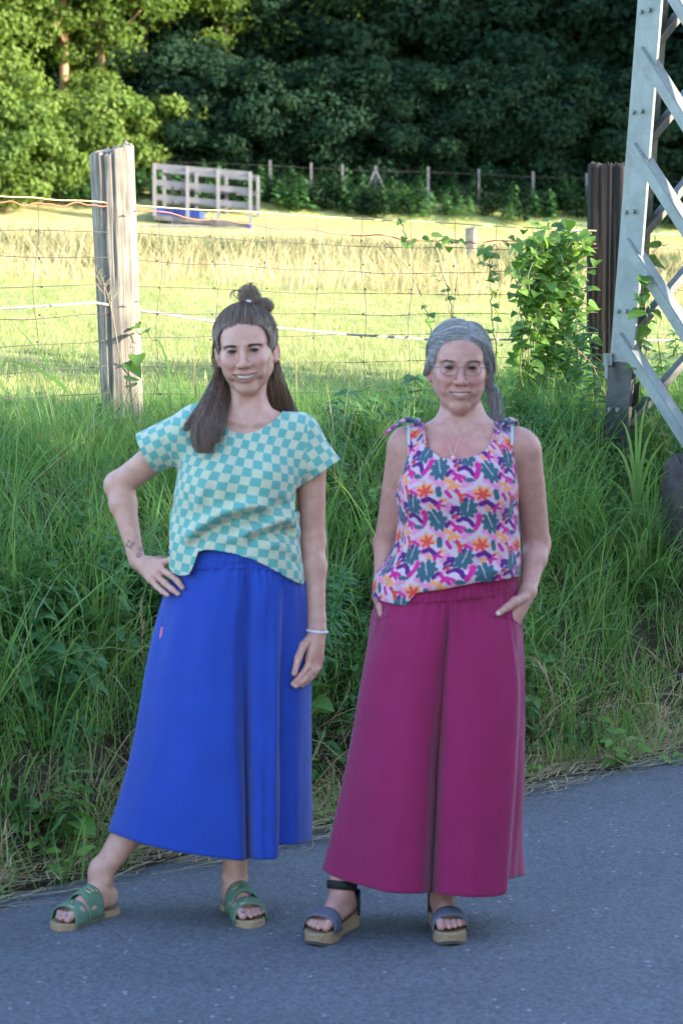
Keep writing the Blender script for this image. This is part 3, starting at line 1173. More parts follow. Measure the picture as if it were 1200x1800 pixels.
# concrete footing block beside the pylon
q = at(1188, 768, 10.0)
m = MB()
rg = np.random.default_rng(2)
nb = 14
bm_v = []
gx, gy, gz_ = .085, .10, .40
V, F = [], []
for iu in range(nb + 1):
    for iv in range(2 * nb):
        th, ph = math.pi * iu / nb, 2 * math.pi * iv / (2 * nb)
        d = np.array([math.sin(th) * math.cos(ph), math.sin(th) * math.sin(ph), math.cos(th)])
        d = np.sign(d) * np.abs(d) ** .40
        n_ = 1 + .13 * float(vnoise(d[0] * 3 + 7, d[1] * 3 + d[2] * 2, 9))
        V.append(d * n_ * np.array([gx, gy, gz_]))
for iu in range(nb):
    for iv in range(2 * nb):
        a, b = iu * 2 * nb + iv, iu * 2 * nb + (iv + 1) % (2 * nb)
        F.append([a, b, b + 2 * nb, a + 2 * nb][::-1])
stone = mesh_obj('footing_stone', V, F, [mat_plain('dark_stone', (.075, .058, .060), .9, noise=.5, scale=14, bump=.7)])
stone.location = (q[0] + .05, q[1], q[2] - .50)
stone.rotation_euler.z = .5
tag(stone, 'dark reddish stone footing block standing in the grass under the pylon braces', 'stone')

# ================================================================== TRAILER AND FAR FENCE
M_rail = mat_plain('pale_galvanised_rail', (.17, .16, .175), .6, metal=.0, noise=.15, scale=3)
M_blue = mat_plain('blue_sheet', (.018, .045, .24), .6, noise=.3, scale=4)
M_blackish = mat_plain('dark_rubber', (.018, .018, .02), .7)
M_redp = mat_plain('red_reflector', (.45, .05, .06), .5)
M_deck = mat_plain('grey_deck', (.13, .12, .12), .8, noise=.3, scale=4)
TY = 60.0
a0, a1 = at(272, 402, TY), at(440, 408, TY - .3)
zt0, zt1 = at(272, 292, TY), at(440, 307, TY - .3)
tr = empty('hay_trailer', (float((a0[0] + a1[0]) / 2), TY, float((a0[2] + a1[2]) / 2) - .35), 'flat hay trailer with pale slatted rails and blue sheet at the edge of the wood', 'trailer')
tl = np.array(tr.location)
dx = np.array([a1[0] - a0[0], a1[1] - a0[1], (zt1[2] - zt0[2])])
dn = dx / np.linalg.norm(dx)
bk = np.array([-dn[1], dn[0], 0]) / np.linalg.norm(dn[:2])
LEN = np.linalg.norm(dx)
org = np.array([zt0[0], zt0[1], zt0[2]]) - tl
for side in (0, 1):
    o_ = org + bk * (1.3 * side)
    for h in (0, -.42, -.80):
        m = MB()
        m.bar(o_ + np.array([0, 0, h]), o_ + dx + np.array([0, 0, h]), .04, .15)
        m.build('rail', M_rail, tr)
    for f_ in (0.0, .345, .665, 1.0):
        m = MB()
        p = o_ + dx * f_ - bk * .04
        m.bar(p + np.array([0, 0, .07]), p + np.array([0, 0, -1.30]), .085, .085)
        m.build('stake', M_rail, tr)
m = MB()
cen = org + dx * .5 + bk * .65 + np.array([0, 0, -1.32])
rotm = Matrix(((dn[0], bk[0], 0), (dn[1], bk[1], 0), (dn[2], 0, 1)))
m.box(cen, (LEN * 1.02, 1.36, .14), rotm)
m.box(cen + np.array([0, 0, -.16]), (LEN * .95, .5, .16), rotm)
m.build('deck', M_deck, tr)
m = MB()
for k in range(5):
    p = org + dx * (.06 + k * .085) + bk * .5 + np.array([0, 0, -1.14 - .03 * (k % 2)])
    m.box(p, (LEN * .11, 1.0 - .1 * (k % 3), .2 + .05 * (k % 2)), rotm)
m.build('blue_sheet', M_blue, tr)
for f_ in (.2, .72):
    for sd in (0.05, 1.25):
        m = MB()
        c = org + dx * f_ + bk * sd + np.array([0, 0, -1.72])
        m.tube([c - bk * .12, c - bk * .09, c + bk * .09, c + bk * .12], [.28, .34, .34, .28], 20)
        w_ = m.build('wheel', M_blackish, tr, True)
        m = MB()
        m.tube([c - bk * .128, c - bk * .121], [.15, .16], 16)
        m.build('rim', M_redp if f_ > .5 else M_deck, w_)
m = MB()
p = org + dx * .99 - bk * .05
m.bar(p + np.array([0, 0, -1.3]), p + np.array([0, 0, -1.75]), .1, .1)
m.build('prop_stand', M_blue, tr)
for f_ in (.38, .86):
    m = MB()
    m.box(org + dx * f_ - bk * .06 + np.array([0, 0, -1.50]), (.2, .03, .12), rotm)
    m.build('reflector', M_redp, tr)
m = MB()
for f_ in (.12, .22):
    p = org + dx * f_ + bk * .9
    m.bar(p + np.array([0, 0, -.28]), p + np.array([0, 0, -1.2]), .06, .06)
m.bar(org + dx * .02 + bk * .9 + np.array([0, 0, -.1]), org + dx * .12 + bk * .9 + np.array([0, 0, -.3]), .06, .06)
m.bar(org + dx * .22 + bk * .9 + np.array([0, 0, -.3]), org + dx * .33 + bk * .9 + np.array([0, 0, -.1]), .06, .06)
m.build('winch_frame', M_blackish, tr)

M_fpost = mat_plain('grey_field_post', (.10, .10, .11), .85, noise=.3, scale=4)
ff = empty('field_fence', (0, 64, float(ground_z(0, 64))), 'row of thin grey stakes with wire at the far edge of the meadow', 'fence')
fl = np.array(ff.location)
tops = []
for k, (px, py) in enumerate([(-120, 320), (-30, 322), (62, 300), (155, 304), (475, 330), (547, 336), (602, 343), (660, 347), (752, 352), (841, 360), (936, 368), (1030, 372), (1200, 380), (1290, 385)]):
    Y = 62.5
    p = at(px, py, Y)
    zg = float(ground_z(p[0], Y))
    hh = max(1.0, p[2] - zg)
    m = MB()
    m.bar((0, 0, -.3), (0, 0, hh), .065, .065)
    o_ = m.build('stake', M_fpost, ff)
    o_.location = np.array([p[0], Y, zg]) - fl
    tops.append(np.array([p[0], Y, zg + hh]) - fl)
for dz in (-.15, -.65):
    m = MB()
    m.tube([t + np.array([0, -.05, dz]) for t in tops], .004, 4)
    m.build('wire', M_wire, ff)
m = MB()
p = np.array(tops[7])
m.bar(p + np.array([0, -.06, -.1]), p + np.array([-.28, -.06, -.75]), .05, .05)
m.bar(p + np.array([0, -.06, -.1]), p + np.array([.28, -.06, -.75]), .05, .05)
m.build('strut', M_fpost, ff)
# short sawn post out in the meadow
pb, pt_ = at(827, 486, 27.0), at(829, 401, 27.0)
zg = float(ground_z(pb[0], 27.0))
sp = link(bpy.data.objects.new('meadow_post', post_mesh('meadow_post', pt_[2] - zg, .065, M_post, 17, [(-1.5, .012, .06, 0, 2, 0), (.4, .02, .06, 0, 2, 0)], square=.4)))
sp.location = (pb[0], 27.0, zg)
tag(sp, 'short sawn-off wooden post standing alone out in the meadow', 'post')
# farm track along the far left edge of the meadow
Vt, Ft = [], []
for k in range(16):
    X = -22 + k * 1.3
    for Y in (56.2, 57.6):
        Vt.append((X, Y, float(ground_z(X, Y)) + .03))
for k in range(15):
    Ft.append([2 * k, 2 * k + 2, 2 * k + 3, 2 * k + 1])
tk = mesh_obj('path', Vt, Ft, [mat_plain('grey_gravel', (.24, .24, .25), .9, noise=.3, scale=5)])
tag(tk, kind='structure')
# ================================================================== GRASS AND GROUND COVER
rng = np.random.default_rng(42)
G1 = [blades_mesh('grass_clump', 32, .075, .20, .50, .003, .0072, 1.1, M_grass, 100 + k, seg=6) for k in range(5)]
G2 = [blades_mesh('long_grass_clump', 16, .05, .40, .78, .004, .010, 1.5, M_grass, 120 + k, seg=7, lean=.35) for k in range(4)]
G3 = [blades_mesh('short_grass_clump', 24, .06, .10, .26, .003, .006, .9, M_grass, 140 + k, seg=4) for k in range(3)]


def bank_points(n, s0, s1, t0, t1, dens=None):
    s = rng.uniform(s0, s1, n)
    t = rng.uniform(t0, t1, n)
    if dens is not None:
        keep = rng.uniform(0, 1, n) < dens(s, t)
        s, t = s[keep], t[keep]
    x, y = st2xy(s, t)
    return s, t, x, y, ground_z(x, y)


def vis(x, y, m=.9):
    """inside the view with a margin for a step to the side"""
    return (np.abs(x) < .155 * y + m) & (y > 4.5)


def do_scatter(name, s, t, x, y, z, templates, smin, smax, lean=.22, pick=None):
    k = vis(x, y)
    s, t, x, y, z = s[k], t[k], x[k], y[k], z[k]
    n = len(x)
    slope = np.interp(s, [0, .3, 1.6, 2.2], [.3, 1, 1, .1])
    # lean out from the bank, towards the road (-ES)
    rx = lean * slope * (-ES[1]) * -1 + rng.normal(0, .12, n)
    ry = lean * slope * (-ES[0]) + rng.normal(0, .12, n)
    rots = np.stack([rx, ry, rng.uniform(0, 6.28, n)], -1)
    idx = rng.integers(0, len(templates), n) if pick is None else pick[k]
    return scatter(name, np.stack([x, y, z], -1), rots, rng.uniform(smin, smax, n) * np.interp(s, [.9, 1.5, 1.9, 2.3], [1, .66, .42, .34]), idx, templates)


def dens_main(s, t):
    d = .55 + .5 * vnoise(s * 2.2, t * 1.6, 51)
    return np.clip(d, .12, 1) * np.clip((s - .24) / .2, 0, 1)


s, t, x, y, z = bank_points(4600, .16, 2.35, -4, 8, dens_main)
do_scatter('bank_grass', s, t, x, y, z, G1 + G1 + G2, .7, 1.15)
s, t, x, y, z = bank_points(1500, 1.35, 2.3, -4, 8)
do_scatter('fence_line_grass', s, t, x, y, z, G1 + G3, .6, 1.1, lean=.1)
s, t, x, y, z = bank_points(2600, .12, 2.4, -4, 8)
do_scatter('undergrowth_grass', s, t, x, y, z, G3, .7, 1.3)

W = [herb_mesh('weed', .34, 6, .075, 'heart', M_weed, 200, stems=3, rad=.08), herb_mesh('weed', .42, 7, .07, 'nettle', M_weed, 201, stems=3, rad=.08),
     herb_mesh('weed', .25, 5, .06, 'oval', M_weed, 202, stems=4, rad=.09), herb_mesh('weed', .30, 5, .085, 'nettle', M_weed, 203, stems=3, rad=.1, pairs=3),
     herb_mesh('weed', .22, 4, .11, 'oval', M_weed, 204, stems=3, rad=.1), herb_mesh('weed', .45, 11, .05, 'lance', M_weed, 205, stems=4, rad=.1, pairs=4), herb_mesh('weed', .28, 5, .09, 'heart', M_vine, 206, stems=2, rad=.1)]


def dens_weed(s, t):
    return np.clip(.35 + .75 * vnoise(s * 1.8 + 4, t * 1.5, 61), .03, 1)


s, t, x, y, z = bank_points(3400, .25, 2.2, -4, 8, dens_weed)
do_scatter('bank_weeds', s, t, x, y, z, W, .7, 1.2, lean=.3)

# dead straw on the lower bank and along the tarmac edge
D1 = [blades_mesh('dry_tuft', 26, .07, .14, .38, .002, .0045, 1.7, M_dry, 300 + k, seg=5, lean=.7) for k in range(3)]
s, t, x, y, z = bank_points(260, .20, .46, -4, 8, lambda s, t: np.clip(.6 + .8 * vnoise(s * 2, t * 2.2, 71), .1, 1))
do_scatter('dry_bank_grass', s, t, x, y, z, D1, .7, 1.2, lean=.7)


def straw_litter():
    V, F, T = [], [], []
    rg = np.random.default_rng(77)
    for k in range(10000):
        t_ = rg.uniform(-2.5, 6)
        s_ = .15 + abs(rg.normal(0, .10)) - (.16 if rg.uniform() < .30 else .0) * rg.uniform(0, 1.3) ** 1.5
        if vnoise(t_ * 1.1, 0.3, 81) < -.25 and rg.uniform() < .6:
            continue
        L_ = rg.uniform(.05, .26)
        a = rg.normal(0, .5) + (math.pi if rg.uniform() < .5 else 0)
        ds, dt = math.sin(a) * L_ * .6, math.cos(a) * L_
        pts = []
        lift = rg.uniform(.0, .022)
        bend = rg.normal(0, .02)
        for q in np.linspace(0, 1, 4):
            xx, yy = st2xy(s_ + ds * q + bend * math.sin(q * 3.1), t_ + dt * q)
            pts.append((xx, yy, max(float(ground_z(xx, yy)) + .012 * min(1, max(0, s_ * 12)), .006) + .004 + lift * (1 if q in (0, 1) else 1.3)))
        ribbon(V, F, T, pts, rg.uniform(.002, .0055), rg.uniform(0, 1))
    o = link(bpy.data.objects.new('straw_litter', geo_mesh('straw_litter', V, F, T, [M_dry])))
    o['kind'] = 'stuff'


straw_litter()

# meadow: short grazed grass near the fence, dry tall grass and rushes further out
MG = [blades_mesh('meadow_tuft', 22, .14, .05, .13, .004, .008, .8, M_meadow, 400 + k, seg=3) for k in range(4)]
n = 15000
yy = 9.5 + 24 * rng.uniform(0, 1, n) ** 1.6
xx = rng.uniform(-1, 1, n) * (.155 * yy + 1.2)
ss, tt = xy2st(xx, yy)
k = ss > 2.2
xx, yy = xx[k], yy[k]
scatter('meadow_grass', np.stack([xx, yy, ground_z(xx, yy)], -1), np.stack([rng.normal(0, .15, len(xx)), rng.normal(0, .15, len(xx)), rng.uniform(0, 6.28, len(xx))], -1),
        rng.uniform(.35, .8, len(xx)), rng.integers(0, 4, len(xx)), MG)
TD = [blades_mesh('dry_grass_tuft', 30, .25, .30, .62, .008, .016, .7, M_tall_dry, 420 + k, seg=3, lean=.25) for k in range(3)]
LU = [blades_mesh('rush_tuft', 34, .25, .25, .55, .010, .02, .7, M_rush, 440 + k, seg=3, lean=.25) for k in range(2)]
n = 22000
yy = rng.uniform(22, 62, n)
xx = rng.uniform(-1, 1, n) * (.16 * yy + 2)
zs1, zd1, zl1 = zones(xx, yy)
v = yy + .3 * xx
p_ = np.clip(np.where(v > 38, .8 * zd1, .12 * zd1) + 1.0 * zl1, 0, 1)
k = (rng.uniform(0, 1, n) < p_) & ~((np.abs(xx + 3.7) < 2.3) & (yy > 51))
xx, yy, zl1 = xx[k], yy[k], zl1[k]
pick = np.where(rng.uniform(0, 1, len(xx)) < zl1, rng.integers(3, 5, len(xx)), rng.integers(0, 3, len(xx)))
scatter('tall_meadow_grass', np.stack([xx, yy, ground_z(xx, yy)], -1), np.stack([rng.normal(0, .12, len(xx)), rng.normal(0, .12, len(xx)), rng.uniform(0, 6.28, len(xx))], -1),
        rng.uniform(.6, 1.15, len(xx)) * np.interp(yy, [30, 42, 52], [.9, .42, .28]), pick, TD + LU)
# green herbs under the far fence
n = 900
yy = rng.uniform(61.2, 65, n)
xx = rng.uniform(-12, 13, n)
HB = [herb_mesh('far_herb', .8, 7, .22, 'oval', M_tree_shade, 460, stems=4, rad=.3), herb_mesh('far_herb', .7, 6, .2, 'nettle', M_weed, 461, stems=4, rad=.3)]
scatter('wood_edge_herbs', np.stack([xx, yy, ground_z(xx, yy)], -1), np.stack([np.zeros(n), np.zeros(n), rng.uniform(0, 6.28, n)], -1), rng.uniform(.6, 1.2, n), rng.integers(0, 2, n), HB)


# ------------------------------------------------------------------ single plants one can point to
def in_fence(px, py, off=-.03):
    u_ = (px - 600) / FPX
    D = (10.148 + off * 1.4356) / (1 - 1.03 * u_)
    return at(px, py, D)


def make_plant(name, label, cat, stems, leaves, mat=None, stem_w=.006, group=None):
    """stems: list of point lists; leaves: list of (pos, dir, L, kind, tint)"""
    b = np.asarray(stems[0][0])
    V, F, T = [], [], []
    for (p, d, L_, kind, tn) in leaves:
        leaf_geo(V, F, T, np.asarray(p) - b, d, [0, -.5, .85], L_, kind, tn, fold=float(rng.uniform(.1, .4)), curl=float(rng.uniform(.1, .9)))
    e = empty(name, tuple(b), label, cat, group)
    if V:
        link(bpy.data.objects.new('foliage', geo_mesh('foliage', V, F, T, [mat or M_vine])), e)
    m = MB()
    for st in stems:
        m.tube([np.asarray(p) - b for p in st], [stem_w * (1 - .6 * k / max(1, len(st) - 1)) for k in range(len(st))], 5)
    m.build('stem', M_stem, e, True)
    return e


M_stem = mat_plain('green_stem', (.10, .12, .04), .6, noise=.3, scale=20)
M_drystem = mat_plain('dry_stem', (.30, .22, .13), .7)


def curve_pts(pix, off=-.03, n=6, jit=.0, base_z=None):
    P = [in_fence(px, py, off) for px, py in pix]
    out = []
    for a, b in zip(P[:-1], P[1:]):
        for f_ in np.linspace(0, 1, n, endpoint=False):
            out.append(a * (1 - f_) + b * f_ + rng.normal(0, jit, 3))
    out.append(P[-1])
    return out


def vine(name, label, strands, lmin, lmax, step=.05, off=-.05, jit=.02, cat='vine', mat=None, kind='heart'):
    stems, leaves = [], []
    for pix in strands:
        st = curve_pts(pix, off + float(rng.normal(0, .03)), 6, .006)
        stems.append(st)
        acc = 0
        for a, b in zip(st[:-1], st[1:]):
            acc += np.linalg.norm(b - a)
            while acc > step:
                acc -= step
                p = a + (b - a) * rng.uniform()
                ang = rng.uniform(0, 6.28)
                d = np.array([math.cos(ang), math.sin(ang) - .4, rng.uniform(-.9, .35)])
                leaves.append((p + rng.normal(0, jit, 3), d, rng.uniform(lmin, lmax), kind, rng.uniform(0, 1)))
    return make_plant(name, label, cat, stems, leaves, mat, .0035)


# the big bindweed mass grown over the fence beside the dark post
strands = []
for k in range(22):
    x0 = rng.uniform(900, 1032)
    top = 395 + 45 * ((x0 - 965) / 60) ** 2 + rng.uniform(-8, 40)
    strands.append([(x0 + rng.uniform(-25, 25), 720), (x0 + rng.uniform(-14, 14), 600), (x0 + rng.uniform(-10, 10), 500), (x0 + rng.uniform(-14, 14), top)])
for k in range(6):
    x0 = rng.uniform(915, 1000)
    strands.append([(x0, 560), (x0 + rng.uniform(-10, 10), 480), (x0 + rng.uniform(0, 30), 425 + rng.uniform(-12, 12)), (x0 + rng.uniform(30, 60), 450 + rng.uniform(-20, 30))])
vine('bindweed', 'dense bright green bindweed draped over the fence beside the dark post', strands, .035, .075, step=.028, jit=.035)
vine('bindweed', 'thin sunlit bindweed strand climbing the fence above the older woman', [[(868, 720), (872, 640), (866, 560), (862, 500), (865, 450), (880, 425)], [(866, 500), (860, 460), (868, 430)], [(880, 425), (900, 430), (915, 425)]], .04, .07, step=.045, jit=.02)
vine('bindweed', 'bindweed strand twined round a dry grass stalk over the fence wires', [[(800, 640), (795, 560), (785, 500), (772, 440), (762, 412)], [(762, 425), (735, 420), (712, 425)], [(712, 425), (708, 395), (700, 380)], [(770, 425), (800, 424), (830, 425)]], .03, .055, step=.05, jit=.014)
vine('bindweed', 'thin bindweed strand hanging near the fence stay wire', [[(765, 600), (752, 560), (742, 530)]], .03, .05, step=.05, jit=.012)
vine('bindweed', 'sunlit vine with pale leaves climbing beside the pylon leg', [[(1128, 700), (1132, 640), (1136, 570), (1140, 510), (1150, 440), (1165, 425)], [(1136, 560), (1128, 520), (1138, 480)]], .05, .085, step=.05, off=-.9, jit=.014)
vine('bindweed', 'few heart-shaped leaves climbing the weathered post', [[(232, 760), (226, 690), (228, 640), (233, 590)], [(233, 590), (255, 580), (270, 600)]], .05, .085, step=.075, off=-.16, jit=.02)


def nettle(px, py, H, label, Y=None, n=9, L_=.085, off=-.2, mat=None, kind='nettle', name='nettle', cat='nettle', lean=0.0, pairs=2, group=None):
    tip = in_fence(px, py, off) if Y is None else at(px, py, Y)
    base_ = np.array([tip[0] - lean, tip[1], tip[2] - H])
    st = [base_ + (tip - base_) * f_ + np.array([.02 * math.sin(f_ * 4), 0, 0]) for f_ in np.linspace(0, 1, 8)]
    leaves = []
    for k in range(n):
        f_ = .25 + .75 * k / (n - 1)
        p = base_ + (tip - base_) * f_ + np.array([.02 * math.sin(f_ * 4), 0, 0])
        for q_ in range(pairs * (2 if k > n - 4 else 1)):
            a = k * 1.57 + q_ * 2 * math.pi / pairs + rng.normal(0, .25) + (.8 if q_ >= pairs else 0)
            leaves.append((p, [math.cos(a), math.sin(a), rng.uniform(-.35, .35)], 1.3 * L_ * (1.1 - .55 * f_ ** 2) * rng.uniform(.85, 1.15), kind, rng.uniform(0, .8)))
    return make_plant(name, label, cat, [st], leaves, mat or M_weed, .005, group)


nettle(735, 665, .62, 'tall dark nettle just above the older woman\'s shoulder, before the meadow', n=9, L_=.11)
nettle(708, 700, .45, 'smaller nettle leaning beside the tall nettle', n=7, L_=.09, off=-.25)
nettle(652, 682, .45, 'slim young nettle tip standing between the two women', n=8, L_=.06)
nettle(612, 712, .40, 'bushy green weed between the heads of the two women', n=9, L_=.07, kind='lance', name='weed', cat='weed', pairs=3)
nettle(1016, 545, .60, 'feathery green weed at the foot of the dark post', n=15, L_=.07, kind='lance', name='weed', cat='weed', pairs=4)
nettle(1000, 600, .55, 'bushy feathery weed below the bindweed', n=14, L_=.075, kind='lance', name='weed', cat='weed', pairs=4)
nettle(1038, 575, .55, 'feathery weed between bindweed and pylon leg', n=14, L_=.07, kind='lance', name='weed', cat='weed', pairs=4, off=-.5)
nettle(1165, 620, .6, 'leafy green weed standing behind the pylon braces', n=13, L_=.08, kind='lance', name='weed', cat='weed', pairs=4)
nettle(1190, 585, .6, 'leafy weed at the picture edge behind the pylon braces', n=13, L_=.08, kind='lance', name='weed', cat='weed', pairs=4)


for k in range(9):
    nettle(585 + 19 * k + rng.uniform(-6, 6), 705 + rng.uniform(-14, 40), .45, 'leafy nettle in the patch between the two women', n=8, L_=.07 + .02 * (k % 3), off=-.2 - .05 * (k % 4), group='nettles in the patch between the two women')
SS_ = [blades_mesh('dead_stem', 4, .08, .35, .75, .0016, .003, .5, M_dry, 500 + k, seg=5, lean=.5) for k in range(3)]
s, t, x, y, z = bank_points(200, .3, 2.0, -4, 8)
do_scatter('dead_stems', s, t, x, y, z, SS_, .8, 1.2, lean=.2)


def seed_grass(name, label, pix, head, Y=None, off=-.1, mat=None, headlen=.16, spread=.05, w=.0022, n=26, droop=.6):
    """A grass stalk with a feathery seed head along its last stretch."""
    P = [in_fence(px, py, off) if Y is None else at(px, py, Y) for px, py in pix]
    b = P[0]
    e = empty(name, tuple(b), label, 'grass stalk')
    m = MB()
    m.tube([p - b for p in P], [w * (1 - .5 * k / (len(P) - 1)) for k in range(len(P))], 5)
    m.build('stalk', mat or M_drystem, e, True)
    V, F, T = [], [], []
    H0, H1 = (in_fence(*head[0], off), in_fence(*head[1], off)) if Y is None else (at(*head[0], Y), at(*head[1], Y))
    d0 = (H1 - H0) / np.linalg.norm(H1 - H0)
    for k in range(n):
        f_ = k / n
        p = H0 + (H1 - H0) * f_ - b
        a = rng.uniform(0, 6.28)
        o_ = np.array([math.cos(a), math.sin(a) * .6, rng.uniform(-droop, .2)])
        L_ = spread * (1 - .6 * f_) * rng.uniform(.6, 1.2)
        q = p + (o_ * .8 + d0 * .9) * L_
        ribbon(V, F, T, [p, (p + q) / 2 + d0 * .004, q, q + d0 * .006], [.0012, .0042, .0034, .0006], rng.uniform(.3, 1))
    link(bpy.data.objects.new('seed_head', geo_mesh('seed_head', V, F, T, [M_tall_dry])), e)
    return e


seed_grass('grass_stalk', 'pale drooping feathery seed head over the meadow above the older woman', [(740, 520), (722, 480), (700, 452), (683, 432), (668, 415), (650, 403)], [(683, 432), (632, 408)], headlen=.2, spread=.07, n=34, droop=1.2)
seed_grass('grass_stalk', 'pinkish upright grass seed head rising over the fence wires', [(792, 560), (778, 490), (765, 430), (752, 395)], [(765, 430), (747, 384)], spread=.055, n=30)
seed_grass('grass_stalk', 'thin dry grass head beside the weathered post', [(212, 640), (200, 560), (190, 520), (176, 476)], [(196, 545), (168, 470)], off=-.2, spread=.08, n=26)
seed_grass('grass_stalk', 'slim dry stalk standing between post and younger woman', [(300, 740), (296, 640), (284, 520), (276, 425)], [(284, 480), (274, 420)], off=-.1, spread=.03, n=14)
seed_grass('grass_stalk', 'dry stalk in the gap left of the younger woman\'s hair', [(345, 700), (340, 620), (334, 540)], [(337, 570), (332, 532)], off=-.1, spread=.02, n=10)
seed_grass('grass_stalk', 'fine green stalk rising above the younger woman\'s shoulder', [(522, 740), (520, 640), (517, 540)], [(519, 580), (517, 530)], off=-.15, spread=.018, n=16)
seed_grass('grass_stalk', 'purplish reed grass head beside the pylon brace', [(1160, 640), (1150, 540), (1148, 470), (1152, 400)], [(1148, 475), (1153, 398)], off=-.5, spread=.09, n=36)
seed_grass('grass_stalk', 'bleached grass head arching below the pylon foot', [(1080, 740), (1062, 690), (1040, 640), (1010, 610), (995, 595)], [(1045, 645), (992, 594)], off=-.7, spread=.05, n=24)
seed_grass('grass_stalk', 'second bleached grass head just above the stone block', [(1175, 790), (1160, 750), (1140, 725), (1125, 720)], [(1160, 750), (1122, 722)], off=-1.0, spread=.05, n=20)
seed_grass('grass_stalk', 'pale seed head against the bank beside the magenta trousers', [(975, 1260), (968, 1210), (955, 1175), (942, 1160)], [(965, 1195), (938, 1158)], Y=8.0, spread=.06, n=30)
seed_grass('grass_stalk', 'grey green dock spike on the bank beside the blue trousers', [(252, 1170), (250, 1110), (249, 1060)], [(250, 1120), (249, 1050)], Y=7.6, spread=.03, n=40)


def broad_blade(label, pix, off, w, name='tall_grass', Y=None, mat=None):
    P = [in_fence(px, py, off) if Y is None else at(px, py, Y) for px, py in pix]
    Q = []
    for i_ in range(len(P) - 1):
        for f_ in np.linspace(0, 1, 5, endpoint=False):
            Q.append(P[i_] * (1 - f_) + P[i_ + 1] * f_)
    Q.append(P[-1])
    n_ = len(Q)
    b = Q[0].copy()
    V, F, T = [], [], []
    ribbon(V, F, T, [q - b for q in Q], [w * math.sin(math.pi * (.25 + .74 * k / (n_ - 1))) for k in range(n_)], float(rng.uniform(.2, .6)), side=(1, .2, .35))
    o = link(bpy.data.objects.new(name, geo_mesh(name, V, F, T, [mat or M_grass])))
    o.location = b
    return tag(o, label, 'grass blade')


for lab, pix, off, w in [
    ('broad reed blade arching across the fence wires left of the weathered post', [(118, 690), (112, 680), (92, 664), (60, 645), (20, 635), (-20, 634)], -.2, .016),
    ('straight grass blade rising left of the weathered post', [(118, 690), (85, 640), (50, 596), (10, 552)], -.2, .007),
    ('green blade with bent tip beside the weathered post', [(300, 730), (296, 640), (285, 610), (262, 578)], -.2, .010),
]:
    broad_blade(lab, pix, off, w)
# a clump of broad reed leaves at the foot of the pylon
V, F, T = [], [], []
b0 = in_fence(1118, 700, -1.0)
b0[2] = float(ground_z(b0[0], b0[1])) + .05
for (dx_, dz_, w_) in [(-.16, .34, .022), (-.10, .42, .020), (-.02, .46, .02), (.10, .40, .026), (.20, .36, .028), (.26, .26, .024), (-.22, .22, .018), (.05, .5, .018), (.16, .22, .022), (-.06, .3, .02)]:
    pts = [np.array([dx_ * f_ ** 2.2, -.08 * f_, dz_ * 1.75 * (f_ - .30 * f_ ** 4)]) for f_ in np.linspace(0, 1, 9)]
    ribbon(V, F, T, pts, [w_ * .75 * math.sin(math.pi * (.22 + .77 * k / 8)) for k in range(9)], float(rng.uniform(.1, .6)), side=(1, .3, .2))
o = link(bpy.data.objects.new('reed_clump', geo_mesh('reed_clump', V, F, T, [M_grass])))
o.location = b0
tag(o, 'clump of broad reed leaves in front of the black pylon foot', 'reeds')


def verge_weed(px, py, L_, n, label, H=.12, spread=.06, kind='oval', tint=(.5, 1)):
    Y = CAM_H * FPX / max(1, (py - 620)) * 1.0
    b = at(px, py, Y)
    b[2] = max(float(ground_z(b[0], b[1])), 0) + .005
    stems, leaves = [], []
    for k in range(max(1, n // 4)):
        a = rng.uniform(0, 6.28)
        tip = b + np.array([math.cos(a) * spread, math.sin(a) * spread, H * rng.uniform(.6, 1.1)])
        stems.append([b, (b + tip) / 2 + np.array([0, 0, .01]), tip])
        for q_ in range(4):
            f_ = .3 + .7 * q_ / 3
            aa = rng.uniform(0, 6.28)
            leaves.append((b + (tip - b) * f_, [math.cos(aa), math.sin(aa) - .3, rng.uniform(-.1, .6)], L_ * rng.uniform(.7, 1.2), kind, rng.uniform(*tint)))
    return make_plant('verge_weed', label, 'weed', stems, leaves, M_vine, .003)


verge_weed(1085, 1362, .06, 20, 'little bright green weed at the tarmac edge under the overhanging bank', H=.17, spread=.09)
verge_weed(938, 1385, .075, 4, 'single round bright leaf at the tarmac edge beside the magenta trousers', H=.06, spread=.02)
verge_weed(930, 1330, .06, 8, 'small round-leaved weed behind the magenta trousers at the bank foot', H=.12, spread=.04)
verge_weed(1170, 1352, .05, 8, 'small weed at the tarmac edge near the picture edge', H=.06, spread=.07)
verge_weed(110, 1560, .055, 12, 'small green weed at the bank foot beside the green sandal', H=.16, spread=.1)
# ================================================================== IMPLICIT-SURFACE MODELLING
def smin(a, b, k):
    if k <= 0:
        return np.minimum(a, b)
    h = np.maximum(k - np.abs(a - b), 0) / k
    return np.minimum(a, b) - h * h * k * .25


def smax(a, b, k):
    return -smin(-a, -b, k)


class Prim:
    def __init__(s, fn, c, r):
        s.fn, s.c, s.r = fn, np.asarray(c, float), float(r)


def capsule(a, b, ra, rb=None):
    a, b = np.asarray(a, float), np.asarray(b, float)
    rb = ra if rb is None else rb
    ab = b - a
    l2 = float(ab @ ab) + 1e-12

    def fn(P):
        t = np.clip(((P - a) @ ab) / l2, 0, 1)
        d = P - a - t[..., None] * ab
        return np.sqrt((d * d).sum(-1)) - (ra + (rb - ra) * t)
    return Prim(fn, (a + b) / 2, math.sqrt(l2) / 2 + max(ra, rb))


def sphere(c, r):
    c = np.asarray(c, float)
    return Prim(lambda P: np.sqrt(((P - c) ** 2).sum(-1)) - r, c, r)


